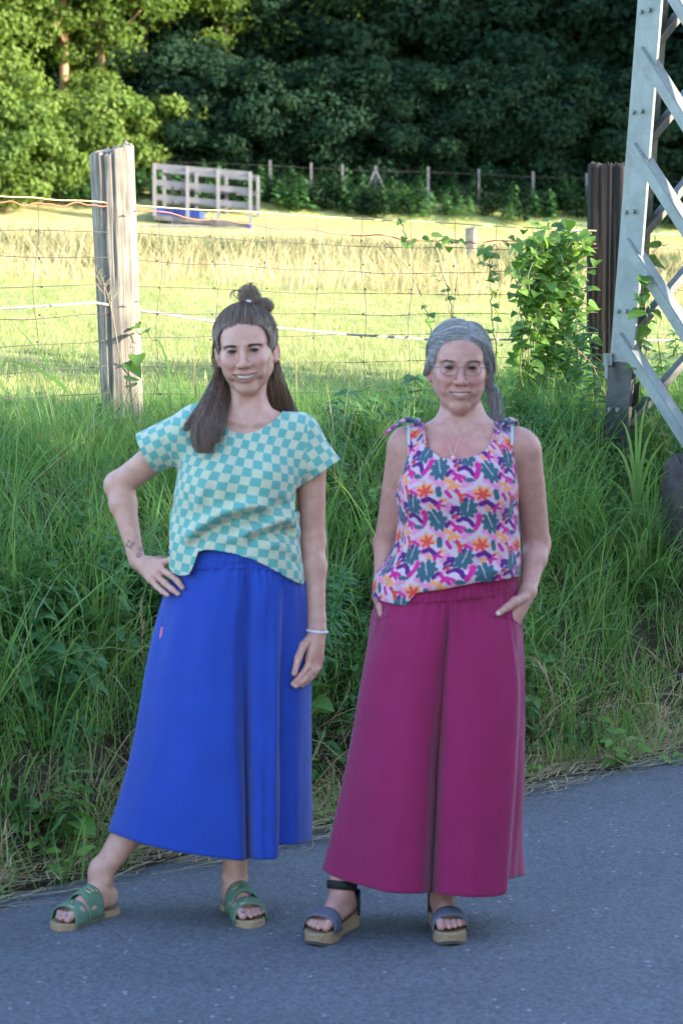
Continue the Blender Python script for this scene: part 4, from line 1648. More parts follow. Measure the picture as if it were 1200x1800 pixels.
def ellipsoid(c, R_, M=None):
    c, R_ = np.asarray(c, float), np.asarray(R_, float)

    def fn(P):
        q = P - c
        if M is not None:
            q = q @ M              # world -> local (columns of M are local axes)
        k0 = np.sqrt(((q / R_) ** 2).sum(-1)) + 1e-9
        k1 = np.sqrt(((q / (R_ * R_)) ** 2).sum(-1)) + 1e-9
        return k0 * (k0 - 1) / k1
    return Prim(fn, c, R_.max())


def superell(c, R_, M, n=3.5):
    c, R_ = np.asarray(c, float), np.asarray(R_, float)

    def fn(P):
        q = np.abs((P - c) @ M) / R_
        return ((q ** n).sum(-1) ** (1 / n) - 1) * R_.min()
    return Prim(fn, c, R_.max() * 1.25)


def loft(sections, n=2.3, cap=True):
    """sections: rows of (z, cx, cy, rx, ry), any order"""
    s = np.array(sorted(sections, key=lambda q: q[0]), float)
    z, cx, cy, rx, ry = s.T

    def smooth(q, v):
        return np.interp(q, z, v)

    def fn(P):
        q = P[..., 2]
        X, Y = smooth(q, cx), smooth(q, cy)
        A, B = smooth(q, rx), smooth(q, ry)
        e = (np.abs((P[..., 0] - X) / A) ** n + np.abs((P[..., 1] - Y) / B) ** n + 1e-12) ** (1 / n)
        d = (e - 1) * np.minimum(A, B)
        return smax(d, np.maximum(q - z[-1], z[0] - q), .03)
    c = [cx.mean(), cy.mean(), (z[0] + z[-1]) / 2]
    r = math.hypot((z[-1] - z[0]) / 2, math.hypot(rx.max() + np.ptp(cx), ry.max() + np.ptp(cy)))
    return Prim(fn, c, r)


def dense(sections, m=60):
    """smooth the section list so the loft has no kinks"""
    s = np.array(sorted(sections, key=lambda q: q[0]), float)
    zz = np.linspace(s[0, 0], s[-1, 0], m)
    out = [zz]
    for k in range(1, 5):
        v = np.interp(zz, s[:, 0], s[:, k])
        for _ in range(3):
            v = np.convolve(np.concatenate([[v[0]] * 2, v, [v[-1]] * 2]), [.1, .2, .4, .2, .1], 'valid')
        out.append(v)
    return np.stack(out, 1)


class Sdf:
    def __init__(s):
        s.ops = []

    def add(s, p, k=.01):
        s.ops.append(('a', p, k))

    def sub(s, p, k=.01):
        s.ops.append(('s', p, k))

    def clip(s, fn, k=.004):
        s.ops.append(('c', Prim(fn, (0, 0, 0), 1e6), k))

    def ev(s, P, ops=None):
        d = np.full(P.shape[:-1], .5)
        for t, p, k in (s.ops if ops is None else ops):
            e = p.fn(P)
            if t == 'a':
                d = smin(d, e, k)
            elif t == 's':
                d = smax(d, -e, k)
            else:
                d = smax(d, e, k)
        return d

    def near(s, c, R_):
        return [o for o in s.ops if np.linalg.norm(o[1].c - c) - o[1].r < R_ + o[2] + .03]


def axis(lo, hi, h, fine=()):
    """coordinates from lo to hi with step h, finer inside the given (a, b, step) ranges"""
    out, x = [], lo
    while x < hi:
        out.append(x)
        st = h
        for a, b, f_ in fine:
            if a <= x < b:
                st = min(st, f_)
        x += st
    out.append(hi)
    return np.array(out)


def surface(sdf, xs, ys, zs, B=12):
    """Surface nets over a rectilinear grid, evaluated only in blocks near the surface."""
    nx, ny, nz = len(xs), len(ys), len(zs)
    V = np.full((nx, ny, nz), .5, dtype=np.float32)
    bx, by, bz = [list(range(0, n, B)) for n in (nx, ny, nz)]
    cx = np.array([(xs[i] + xs[min(i + B, nx) - 1]) / 2 for i in bx])
    cy = np.array([(ys[i] + ys[min(i + B, ny) - 1]) / 2 for i in by])
    cz = np.array([(zs[i] + zs[min(i + B, nz) - 1]) / 2 for i in bz])
    hx = max(xs[min(i + B, nx) - 1] - xs[i] for i in bx) / 2
    hy = max(ys[min(i + B, ny) - 1] - ys[i] for i in by) / 2
    hz = np.array([zs[min(i + B, nz) - 1] - zs[i] for i in bz]) / 2
    C = np.stack(np.meshgrid(cx, cy, cz, indexing='ij'), -1)
    D = sdf.ev(C.reshape(-1, 3)).reshape(C.shape[:3])
    for a, i in enumerate(bx):
        for b, j in enumerate(by):
            for c, k in enumerate(bz):
                rad = math.sqrt(hx * hx + hy * hy + hz[c] ** 2) + .004
                d0 = D[a, b, c]
                sl = (slice(i, min(i + B, nx)), slice(j, min(j + B, ny)), slice(k, min(k + B, nz)))
                if abs(d0) > rad * 1.9 + .012:
                    V[sl] = d0
                    continue
                ops = sdf.near(C[a, b, c], rad)
                P = np.stack(np.meshgrid(xs[sl[0]], ys[sl[1]], zs[sl[2]], indexing='ij'), -1)
                V[sl] = sdf.ev(P, ops)
    S = V < 0
    cnt = np.zeros((nx - 1, ny - 1, nz - 1), np.uint8)
    cr = [(i, j, k) for i in (0, 1) for j in (0, 1) for k in (0, 1)]
    for i, j, k in cr:
        cnt += S[i:nx - 1 + i, j:ny - 1 + j, k:nz - 1 + k]
    act = (cnt > 0) & (cnt < 8)
    ii, jj, kk = np.nonzero(act)
    vid = np.full(act.shape, -1, np.int32)
    vid[ii, jj, kk] = np.arange(len(ii))
    acc = np.zeros((len(ii), 3))
    num = np.zeros(len(ii))
    ax = (xs, ys, zs)
    for a in cr:
        for d in range(3):
            if a[d]:
                continue
            b = list(a)
            b[d] = 1
            va = V[ii + a[0], jj + a[1], kk + a[2]].astype(float)
            vb = V[ii + b[0], jj + b[1], kk + b[2]].astype(float)
            m = (va < 0) != (vb < 0)
            t = np.where(m, va / np.where(va == vb, 1, va - vb), 0)
            p0 = np.stack([xs[ii + a[0]], ys[jj + a[1]], zs[kk + a[2]]], -1)
            p1 = np.stack([xs[ii + b[0]], ys[jj + b[1]], zs[kk + b[2]]], -1)
            acc += np.where(m[:, None], p0 + (p1 - p0) * t[:, None], 0)
            num += m
    P = acc / num[:, None]
    F = []
    # edges along x, y, z
    sx = S[:-1, 1:-1, 1:-1] != S[1:, 1:-1, 1:-1]
    i, j, k = np.nonzero(sx)
    q = np.stack([vid[i, j, k], vid[i, j + 1, k], vid[i, j + 1, k + 1], vid[i, j, k + 1]], -1)
    fl = S[i, j + 1, k + 1]
    F.append(np.where(fl[:, None], q, q[:, ::-1]))
    sy = S[1:-1, :-1, 1:-1] != S[1:-1, 1:, 1:-1]
    i, j, k = np.nonzero(sy)
    q = np.stack([vid[i, j, k], vid[i, j, k + 1], vid[i + 1, j, k + 1], vid[i + 1, j, k]], -1)
    fl = S[i + 1, j, k + 1]
    F.append(np.where(fl[:, None], q, q[:, ::-1]))
    sz = S[1:-1, 1:-1, :-1] != S[1:-1, 1:-1, 1:]
    i, j, k = np.nonzero(sz)
    q = np.stack([vid[i, j, k], vid[i + 1, j, k], vid[i + 1, j + 1, k], vid[i, j + 1, k]], -1)
    fl = S[i + 1, j + 1, k]
    F.append(np.where(fl[:, None], q, q[:, ::-1]))
    F = np.concatenate(F)
    F = F[(F >= 0).all(1)]
    return P, F


def relax(P, F, it=2, lam=.5):
    """light smoothing of the net"""
    n = len(P)
    e = np.concatenate([F[:, [0, 1]], F[:, [1, 2]], F[:, [2, 3]], F[:, [3, 0]]])
    e = np.concatenate([e, e[:, ::-1]])
    deg = np.bincount(e[:, 0], minlength=n).astype(float)
    deg[deg == 0] = 1
    for _ in range(it):
        for mu in (lam, -lam * .92):
            s_ = np.stack([np.bincount(e[:, 0], P[e[:, 1], c], minlength=n) for c in range(3)], -1) / deg[:, None]
            P = P + mu * (s_ - P)
    return P


def project(P):
    """photograph pixel of world points"""
    q = P - np.array([0, 0, CAM_H])
    dep = q[..., 1] * CP - q[..., 2] * SP
    up = q[..., 1] * SP + q[..., 2] * CP
    return 600 + FPX * q[..., 0] / dep, 900 - FPX * up / dep, dep


def poly_sd(px, py, poly):
    """signed distance (pixels) to a closed polygon, negative inside"""
    poly = np.asarray(poly, float)
    d = np.full(np.shape(px), 1e9)
    ins = np.zeros(np.shape(px), bool)
    n = len(poly)
    for i in range(n):
        a, b = poly[i], poly[(i + 1) % n]
        ex, ey = b - a
        wx, wy = px - a[0], py - a[1]
        t = np.clip((wx * ex + wy * ey) / (ex * ex + ey * ey + 1e-9), 0, 1)
        d = np.minimum(d, (wx - ex * t) ** 2 + (wy - ey * t) ** 2)
        c = (a[1] > py) != (b[1] > py)
        xi = a[0] + (py - a[1]) * ex / (ey if abs(ey) > 1e-9 else 1e-9)
        ins ^= c & (px < xi)
    d = np.sqrt(d)
    return np.where(ins, -d, d)


def polyline_sd(px, py, pts):
    """(signed distance, position 0..1) to an open polyline; positive above it in the picture when drawn left to right"""
    pts = np.asarray(pts, float)
    best = np.full(np.shape(px), 1e9)
    sg = np.zeros(np.shape(px))
    pos = np.zeros(np.shape(px))
    L = np.concatenate([[0], np.cumsum(np.hypot(*np.diff(pts, axis=0).T))])
    for i in range(len(pts) - 1):
        a, b = pts[i], pts[i + 1]
        ex, ey = b - a
        l2 = ex * ex + ey * ey
        wx, wy = px - a[0], py - a[1]
        t = np.clip((wx * ex + wy * ey) / l2, 0, 1)
        d = np.hypot(wx - ex * t, wy - ey * t)
        m = d < best
        best = np.where(m, d, best)
        sg = np.where(m, np.sign(ey * wx - ex * wy), sg)
        pos = np.where(m, (L[i] + t * math.sqrt(l2)) / L[-1], pos)
    return best * sg, pos


class Grid2D:
    """bilinear lookup of a slow function of the picture plane"""

    def __init__(s, fn, x0, x1, y0, y1, st=1.25):
        s.x0, s.y0, s.st = x0, y0, st
        s.nx, s.ny = int((x1 - x0) / st) + 2, int((y1 - y0) / st) + 2
        X, Y = np.meshgrid(x0 + st * np.arange(s.nx), y0 + st * np.arange(s.ny), indexing='ij')
        s.v = fn(X, Y)

    def __call__(s, px, py):
        u = np.clip((px - s.x0) / s.st, 0, s.nx - 1.001)
        v = np.clip((py - s.y0) / s.st, 0, s.ny - 1.001)
        i, j = u.astype(int), v.astype(int)
        a, b = u - i, v - j
        g = s.v
        return (g[i, j] * (1 - a) + g[i + 1, j] * a) * (1 - b) + (g[i, j + 1] * (1 - a) + g[i + 1, j + 1] * a) * b


def folds(px, py, lines):
    """Cloth displacement from fold lines: rows (polyline, amplitude m, width px, kind)
    kind 's': bulge above, groove below; 'g': groove; 'r': ridge."""
    d = np.zeros(px.shape)
    for pts, A, w, kind in lines:
        s_, t = polyline_sd(px, py, pts)
        tap = np.clip(np.minimum(t, 1 - t) * 6, 0, 1) if kind != 'r0' else 1
        e = np.exp(-(s_ / w) ** 2)
        if kind == 's':
            d += A * tap * (s_ / w) * e * 1.6
        elif kind == 'g':
            d -= A * tap * e
        else:
            d += A * tap * e
    return d


# ================================================================== SKIN, CLOTH AND HAIR MATERIALS
def skin_material(name):
    m, nt, bs = new_mat(name)
    N, L = nt.nodes, nt.links
    a = N.new('ShaderNodeAttribute')
    a.attribute_name = 'skin'
    tc = N.new('ShaderNodeTexCoord')
    nz = N.new('ShaderNodeTexNoise')
    nz.inputs['Scale'].default_value = 38
    nz.inputs['Detail'].default_value = 6
    L.new(tc.outputs['Object'], nz.inputs['Vector'])
    rp = N.new('ShaderNodeValToRGB')
    rp.color_ramp.elements[0].position = .3
    rp.color_ramp.elements[1].position = .75
    rp.color_ramp.elements[0].color = (.86, .80, .78, 1)
    rp.color_ramp.elements[1].color = (1.06, 1.06, 1.06, 1)
    L.new(nz.outputs['Fac'], rp.inputs[0])
    mu = N.new('ShaderNodeMix')
    mu.data_type = 'RGBA'
    mu.blend_type = 'MULTIPLY'
    mu.inputs['Factor'].default_value = 1
    L.new(a.outputs['Color'], mu.inputs['A'])
    L.new(rp.outputs[0], mu.inputs['B'])
    L.new(mu.outputs['Result'], bs.inputs['Base Color'])
    bs.inputs['Roughness'].default_value = .5
    set_in(bs, 'Specular IOR Level', .4)
    set_in(bs, 'Subsurface Weight', .12)
    set_in(bs, 'Subsurface Radius', (.012, .005, .003))
    set_in(bs, 'Subsurface Scale', .6)
    n2 = N.new('ShaderNodeTexNoise')
    n2.inputs['Scale'].default_value = 420
    n2.inputs['Detail'].default_value = 3
    L.new(tc.outputs['Object'], n2.inputs['Vector'])
    b = N.new('ShaderNodeBump')
    b.inputs['Strength'].default_value = .15
    b.inputs['Distance'].default_value = .001
    L.new(n2.outputs['Fac'], b.inputs['Height'])
    L.new(b.outputs[0], bs.inputs['Normal'])
    return m


def cloth_material(name, col=None, attr=None, checker=None, rough=.85, weave=900, sheen=.25, var=.12):
    m, nt, bs = new_mat(name)
    N, L = nt.nodes, nt.links
    tc = N.new('ShaderNodeTexCoord')
    nz = N.new('ShaderNodeTexNoise')
    nz.inputs['Scale'].default_value = 11
    nz.inputs['Detail'].default_value = 7
    nz.inputs['Roughness'].default_value = .6
    L.new(tc.outputs['Object'], nz.inputs['Vector'])
    rp = N.new('ShaderNodeValToRGB')
    rp.color_ramp.elements[0].position = .3
    rp.color_ramp.elements[1].position = .7
    rp.color_ramp.elements[0].color = (1 - var,) * 3 + (1,)
    rp.color_ramp.elements[1].color = (1 + var,) * 3 + (1,)
    L.new(nz.outputs['Fac'], rp.inputs[0])
    mu = N.new('ShaderNodeMix')
    mu.data_type = 'RGBA'
    mu.blend_type = 'MULTIPLY'
    mu.inputs['Factor'].default_value = 1
    L.new(rp.outputs[0], mu.inputs['B'])
    if checker:
        a = N.new('ShaderNodeAttribute')
        a.attribute_name = 'cloth_uv'
        ck = N.new('ShaderNodeTexChecker')
        ck.inputs['Scale'].default_value = 1 / checker[2]
        ck.inputs['Color1'].default_value = (*checker[0], 1)
        ck.inputs['Color2'].default_value = (*checker[1], 1)
        L.new(a.outputs['Vector'], ck.inputs['Vector'])
        L.new(ck.outputs['Color'], mu.inputs['A'])
    elif attr:
        a = N.new('ShaderNodeAttribute')
        a.attribute_name = attr
        L.new(a.outputs['Color'], mu.inputs['A'])
    else:
        mu.inputs['A'].default_value = (*col, 1)
    L.new(mu.outputs['Result'], bs.inputs['Base Color'])
    bs.inputs['Roughness'].default_value = rough
    set_in(bs, 'Specular IOR Level', .2)
    set_in(bs, 'Sheen Weight', sheen)
    set_in(bs, 'Sheen Roughness', .5)
    wv = N.new('ShaderNodeTexNoise')
    wv.inputs['Scale'].default_value = weave
    wv.inputs['Detail'].default_value = 2
    L.new(tc.outputs['Object'], wv.inputs['Vector'])
    b = N.new('ShaderNodeBump')
    b.inputs['Strength'].default_value = .35
    b.inputs['Distance'].default_value = .0015
    L.new(wv.outputs['Fac'], b.inputs['Height'])
    n3 = N.new('ShaderNodeTexNoise')
    n3.inputs['Scale'].default_value = 16
    n3.inputs['Detail'].default_value = 4
    L.new(tc.outputs['Object'], n3.inputs['Vector'])
    b2 = N.new('ShaderNodeBump')
    b2.inputs['Strength'].default_value = .35
    b2.inputs['Distance'].default_value = .012
    L.new(n3.outputs['Fac'], b2.inputs['Height'])
    L.new(b.outputs[0], b2.inputs['Normal'])
    L.new(b2.outputs[0], bs.inputs['Normal'])
    return m


def hair_material(name, cols, rough=.42):
    m, nt, bs = new_mat(name)
    N, L = nt.nodes, nt.links
    hi = N.new('ShaderNodeHairInfo')
    rp = N.new('ShaderNodeValToRGB')
    e = rp.color_ramp.elements
    e[0].color, e[1].color = (*cols[0], 1), (*cols[-1], 1)
    for i, c in enumerate(cols[1:-1]):
        k = e.new((i + 1) / (len(cols) - 1))
        k.color = (*c, 1)
    L.new(hi.outputs['Random'], rp.inputs[0])
    L.new(rp.outputs[0], bs.inputs['Base Color'])
    bs.inputs['Roughness'].default_value = rough
    set_in(bs, 'Specular IOR Level', .5)
    return m


def strands_obj(name, curves, r0, mat, parent):
    """curves: list of (n,3) arrays -> one hair-curves object"""
    hc = bpy.data.hair_curves.new(name)
    hc.add_curves([len(c) for c in curves])
    P = np.concatenate(curves).astype(np.float32)
    hc.points.foreach_set('position', P.ravel())
    rad = np.concatenate([r0 * np.clip(1.15 - .75 * np.linspace(0, 1, len(c)) ** 2, .2, 1) for c in curves]).astype(np.float32)
    a = hc.attributes.get('radius') or hc.attributes.new('radius', 'FLOAT', 'POINT')
    a.data.foreach_set('value', rad)
    hc.materials.append(mat)
    o = bpy.data.objects.new(name, hc)
    return link(o, parent)


def bez(pts, n):
    """smooth curve through points (Catmull-Rom)"""
    p = np.asarray(pts, float)
    p = np.concatenate([[2 * p[0] - p[1]], p, [2 * p[-1] - p[-2]]])
    out = []
    m = len(p) - 3
    for u in np.linspace(0, m - 1e-6, n):
        i = int(u)
        t = u - i
        a, b, c, d = p[i], p[i + 1], p[i + 2], p[i + 3]
        out.append(.5 * ((2 * b) + (-a + c) * t + (2 * a - 5 * b + 4 * c - d) * t * t + (-a + 3 * b - 3 * c + d) * t ** 3))
    return np.array(out)


def lock(rg, ctrl, rads, n, m=12, wav=.004, spreadend=1.0):
    """n strands following a lock's centre line with the given radii (m) along it"""
    c = bez(ctrl, m)
    r = np.interp(np.linspace(0, 1, m), np.linspace(0, 1, len(rads)), rads)
    out = []
    for _ in range(n):
        a, q = rg.uniform(0, 6.28), math.sqrt(rg.uniform())
        da = rg.normal(0, .5)
        ph, fr = rg.uniform(0, 6.28), rg.uniform(5, 9)
        u = np.linspace(0, 1, m)
        ang = a + da * u
        off = np.stack([np.cos(ang) * q * r, np.sin(ang) * q * r * .7, np.zeros(m)], -1)
        w = wav * u[:, None] * np.stack([np.sin(fr * u + ph), np.cos(fr * .8 * u + ph), .3 * np.sin(fr * u)], -1)
        e = max(4, int(m * rg.uniform(.82, 1.0)))
        out.append((c + off + w)[:e])
    return out


# ================================================================== THE HEAD
def rot_m(yaw, pitch, roll):
    """columns are the head's x, y, z axes in the world"""
    cy, sy = math.cos(yaw), math.sin(yaw)
    cp, sp = math.cos(pitch), math.sin(pitch)
    cr, sr = math.cos(roll), math.sin(roll)
    Rz = np.array([[cy, -sy, 0], [sy, cy, 0], [0, 0, 1]])
    Rx = np.array([[1, 0, 0], [0, cp, -sp], [0, sp, cp]])
    Ry = np.array([[cr, 0, sr], [0, 1, 0], [-sr, 0, cr]])
    return Rz @ Rx @ Ry


class Head:
    def __init__(s, origin, M, old=False, lipw=.034, face_w=1.0):
        s.o, s.M, s.old, s.lw = np.asarray(origin, float), M, old, lipw
        s.fw = face_w

    def w(s, *p):
        p = np.asarray(p, float)
        if len(p) == 1:
            p = p[0]
        return s.o + p @ s.M.T

    def loc(s, P):
        return (P - s.o) @ s.M

    # the smiling mouth in head coordinates: upper and lower edge of the opening
    def mouth(s, x):
        t = np.clip(np.abs(x) / s.lw, 0, 1.3)
        if s.old:
            top = -.0682 + .0046 * t * t
            bot = -.0765 + .0125 * t * t
        else:
            top = -.0672 + .0058 * t * t
            bot = -.0785 + .0168 * t * t
        return top, bot

    def lip_y(s, x):
        return -.0985 + 13.0 * x * x

    def ops(s, S):
        w, M = s.w, s.M
        f = s.fw
        S.add(ellipsoid(w(0, .012, .035), (.072, .092, .086), M), .01)
        S.add(ellipsoid(w(0, -.022, .03), (.064, .068, .07), M), .02)
        S.add(ellipsoid(w(0, -.022, -.03), (.062 * f, .066, .082), M), .02)
        for sx in (-1, 1):
            S.add(ellipsoid(w(sx * .040 * f, -.024, -.040), (.024, .046, .040), M), .03)
        for sx in (-1, 1):
            S.add(capsule(w(sx * .050 * f, .008, -.048), w(sx * .0125 * f, -.059, -.1015), .018, .0175), .022)
            S.add(capsule(w(sx * .060 * f, .012, -.005), w(sx * .050 * f, .008, -.052), .016, .017), .02)
            # cheekbones lifted by the smile
            S.add(sphere(w(sx * .039 * f, -.064, -.030), .0225), .016)
            S.add(ellipsoid(w(sx * .036 * f, -.076, -.036), (.019, .015, .0150), M), .014)
            S.add(capsule(w(sx * .060 * f, -.030, -.012), w(sx * .042, -.066, -.022), .012, .014), .018)
            # brow ridge
            S.add(capsule(w(sx * .046, -.066, .019), w(sx * .013, -.083, .015), .010, .009), .012)
        S.add(sphere(w(0, -.069, -.101), .0195), .016)
        S.add(ellipsoid(w(0, -.072, -.067), (.033, .026, .026), M), .012)
        # eye sockets
        for sx in (-1, 1):
            S.sub(ellipsoid(w(sx * .0315, -.0995, .0005), (.0190, .0205, .0125), M), .012)
        # nose
        S.add(capsule(w(0, -.079, .010), w(0, -.104, -.032), .0078, .0092), .010)
        S.add(sphere(w(0, -.1085, -.0380), .0108), .008)
        for sx in (-1, 1):
            S.add(ellipsoid(w(sx * .0138, -.0970, -.0412), (.0082, .0105, .0080), M), .006)
            S.sub(sphere(w(sx * .0065, -.1055, -.0500), .0042), .003)
            # smile folds from nose to mouth corner
            k = .0018 if not s.old else .0028
            S.sub(capsule(w(sx * .0195, -.096, -.041), w(sx * .0385, -.081, -.064), k * .8, k), .008)
            S.add(ellipsoid(w(sx * .042, -.0700, -.060), (.013, .014, .017), M), .012)
            if s.old:
                S.add(ellipsoid(w(sx * .033, -.052, -.086), (.014, .016, .017), M), .014)      # jowl
                S.sub(capsule(w(sx * .027, -.088, -.078), w(sx * .027, -.079, -.096), .003, .003), .008)
                S.sub(capsule(w(sx * .022, -.092, -.0135), w(sx * .042, -.082, -.0165), .0022, .002), .005)   # bag under the eye
            # eyelids
            S.add(sphere(w(sx * .0315, -.0735, -.0005), .0143), .004)
        # lips
        xs = np.linspace(-s.lw, s.lw, 11)
        for x0, x1 in zip(xs[:-1], xs[1:]):
            t0, b0 = s.mouth(x0)
            t1, b1 = s.mouth(x1)
            th = (lambda x: max(.2, 1 - .8 * (abs(x) / s.lw) ** 2))
            a, b = th(x0), th(x1)
            ru, rl = (.0028, .0040) if not s.old else (.0024, .0034)
            S.add(capsule(w(x0, s.lip_y(x0) + .002, t0 + .0035 * a), w(x1, s.lip_y(x1) + .002, t1 + .0035 * b), ru * a + .0008, ru * b + .0008), .0035)
            S.add(capsule(w(x0, s.lip_y(x0) + .003, b0 - .0042 * a), w(x1, s.lip_y(x1) + .003, b1 - .0042 * b), rl * a + .0008, rl * b + .0008), .0035)
        if True:
            def mouth_fn(P):
                q = s.loc(P)
                t, b = s.mouth(q[..., 0])
                d = np.maximum(q[..., 2] - t, b - q[..., 2])
                d = np.maximum(d, q[..., 1] + .070)
                return np.maximum(d, np.abs(q[..., 0]) - s.lw)
            S.sub(Prim(mouth_fn, w(0, -.09, -.072), .04), .002)
        for sx in (-1, 1):
            def eye_fn(P, sx=sx):
                q = s.loc(P)
                x = q[..., 0] - sx * .0315
                z = q[..., 2]
                u = x / .0148
                top = (.0043 if not s.old else .0036) - .0048 * u * u + .0006 * u * sx
                bot = -.0033 + .0037 * u * u
                d = np.maximum(z - top, bot - z)
                d = np.maximum(d, np.abs(x) - .0148)
                return np.maximum(d, q[..., 1] + .074)
            S.sub(Prim(eye_fn, w(sx * .0315, -.088, 0), .02), .0012)
            # ears
            Me = M @ rot_m(sx * -.50, 0, sx * -.12)
            S.add(ellipsoid(w(sx * .0800, .020, -.010), (.0055, .0175, .0300), Me), .006)
            for a0, a1 in zip(np.linspace(-.6, 3.3, 10)[:-1], np.linspace(-.6, 3.3, 10)[1:]):
                pa = Me @ np.array([sx * .002, .016 * math.cos(a0), .028 * math.sin(a0)]) + w(sx * .0815, .020, -.010)
                pb = Me @ np.array([sx * .002, .016 * math.cos(a1), .028 * math.sin(a1)]) + w(sx * .0815, .020, -.010)
                S.add(capsule(pa, pb, .0032, .0032), .003)
            S.sub(ellipsoid(w(sx * .0885, .014, -.012), (.006, .009, .013), Me), .004)
            S.add(sphere(w(sx * .0795, .008, -.036), .0065), .006)

    def extras(s, parent, iris, brow_mat, brow_thick=1.0, rg=None):
        """eyes, teeth, lashes and brows as children of the body"""
        w = s.w
        for sx in (-1, 1):
            c = w(sx * .0315, -.0735, -.0005)
            V, F = [], []
            nu, nv = 24, 16
            for i in range(nv + 1):
                th = math.pi * i / nv
                for j in range(nu):
                    ph = 2 * math.pi * j / nu
                    V.append((.0124 * math.sin(th) * math.cos(ph), -.0124 * math.cos(th), .0124 * math.sin(th) * math.sin(ph)))
            for i in range(nv):
                for j in range(nu):
                    a, b = i * nu + j, i * nu + (j + 1) % nu
                    F.append([a, b, b + nu, a + nu])
            e = mesh_obj('eye', V, F, [iris], parent)
            gaze = Vector((0, 0, CAM_H)) - Vector(c)
            e.location = c
            e.rotation_euler = Vector((0, -1, 0)).rotation_difference(gaze.normalized()).to_euler()
            # lashes along the upper lid
            m = MB()
            pts = []
            for u in np.linspace(-1.05, 1.05, 9):
                top = (.0043 if not s.old else .0036) - .0048 * u * u + .0003
                x = u * .0143
                y = -math.sqrt(max(1e-6, .0146 ** 2 - x * x - top * top))
                pts.append(w(sx * .0315 + x, -.0735 + y, top))
            m.tube(pts, [.0008, .0016, .0020, .0021, .0021, .0021, .0020, .0016, .0008], 5)
            pts = []
            for u in np.linspace(-.95, .95, 7):
                bt = -.0036 + .0037 * u * u
                x = u * .0143
                y = -math.sqrt(max(1e-6, .0147 ** 2 - x * x - bt * bt))
                pts.append(w(sx * .0315 + x, -.0735 + y, bt))
            m.tube(pts, [.0003, .0007, .0009, .0009, .0009, .0007, .0003], 5)
            m.build('eyelashes', M_lash, parent, True)
            # brow: short hairs
            cur = []
            for k in range(int(150 * brow_thick)):
                u = rg.uniform(0, 1)
                x = sx * (.0150 + .036 * u)
                z = (.0150 if s.old else .0142) + (.0048 if s.old else .0020) * math.sin(min(1, u * 1.25) * 1.9) - .006 * max(0, u - .75) * 2 + rg.normal(0, .0014) * (1.0 - .6 * u) * min(1, .45 + u * 3)
                y = -.0935 + .9 * (abs(x) - .010) ** 2 * 13
                p = np.array([x, y, z])
                d = np.array([sx * .0055, .0012, .0022 - .004 * u])
                cur.append(np.array([w(*(p + d * q + np.array([0, -.0006 * math.sin(q * 3), 0]))) for q in (0, .5, 1)]))
            strands_obj('eyebrow', cur, .00055, brow_mat, parent)
        # teeth: one curved row with notches
        V, F = [], []
        nx_ = 44
        X = np.linspace(-s.lw * .90, s.lw * .90, nx_ + 1)
        for i, x in enumerate(X):
            k = abs((i % 5) - 0) < .5
            y = -.0878 + 15.5 * x * x + (.0012 if k else 0)
            t, b = s.mouth(x)
            lo = t - (.0098 if not s.old else .0085) - (.0 if not k else -.0012)
            V += [w(x, y + .004, t + .004), w(x, y, t - .001), w(x, y - .0002, (t + lo) / 2), w(x, y + .0006, lo), w(x, y + .004, lo)]
        for i in range(nx_):
            for j in range(4):
                a = i * 5 + j
                F.append([a, a + 5, a + 6, a + 1])
        mesh_obj('teeth', V, F, [M_teeth], parent)

    def colour(s, P, base, lip, flush):
        """skin colour per vertex around the head"""
        q = s.loc(P)
        x, y, z = q[..., 0], q[..., 1], q[..., 2]
        c = np.repeat(base[None, :], len(P), 0)

        def blend(c, col, a):
            return c * (1 - a[:, None]) + col[None, :] * a[:, None]
        front = (y < -.03)
        ck = np.exp(-((np.abs(x) - .040) / .018) ** 2 - ((z + .034) / .020) ** 2) * front
        c = blend(c, flush, .55 * ck)
        ns = np.exp(-(x / .014) ** 2 - ((z + .040) / .014) ** 2) * (y < -.09)
        c = blend(c, flush, .45 * ns)
        ear = ((np.abs(x) > .074) & (np.abs(z + .01) < .045) & (y > -.02) & (y < .06)).astype(float)
        c = blend(c, flush, .7 * ear)
        eye = np.exp(-((np.abs(x) - .0315) / .018) ** 2 - ((z + .006) / .012) ** 2) * front
        c = blend(c, base * np.array([.62, .47, .50]), .5 * eye)  # eye-socket shade painted into the skin colour
        t, b = s.mouth(x)
        th = np.clip(1 - .8 * (np.abs(x) / s.lw) ** 2, .1, 1)
        up = (.0062 if not s.old else .005) * th
        lo = (.0088 if not s.old else .007) * th
        inl = (np.abs(x) < s.lw) & (z < t + up) & (z > b - lo) & (y < -.075)
        c = blend(c, lip, inl * .75)
        inside = (np.abs(x) < s.lw) & (z < t + .0005) & (z > b - .0005) & (y > s.lip_y(x) + .004) & (y < -.06)
        c = blend(c, np.array([.16, .05, .05]), inside * .9)
        return c


M_lash = mat_plain('lash_and_liner', (.012, .009, .009), .6)
M_teeth = mat_plain('tooth_enamel', (.80, .69, .66), .3)


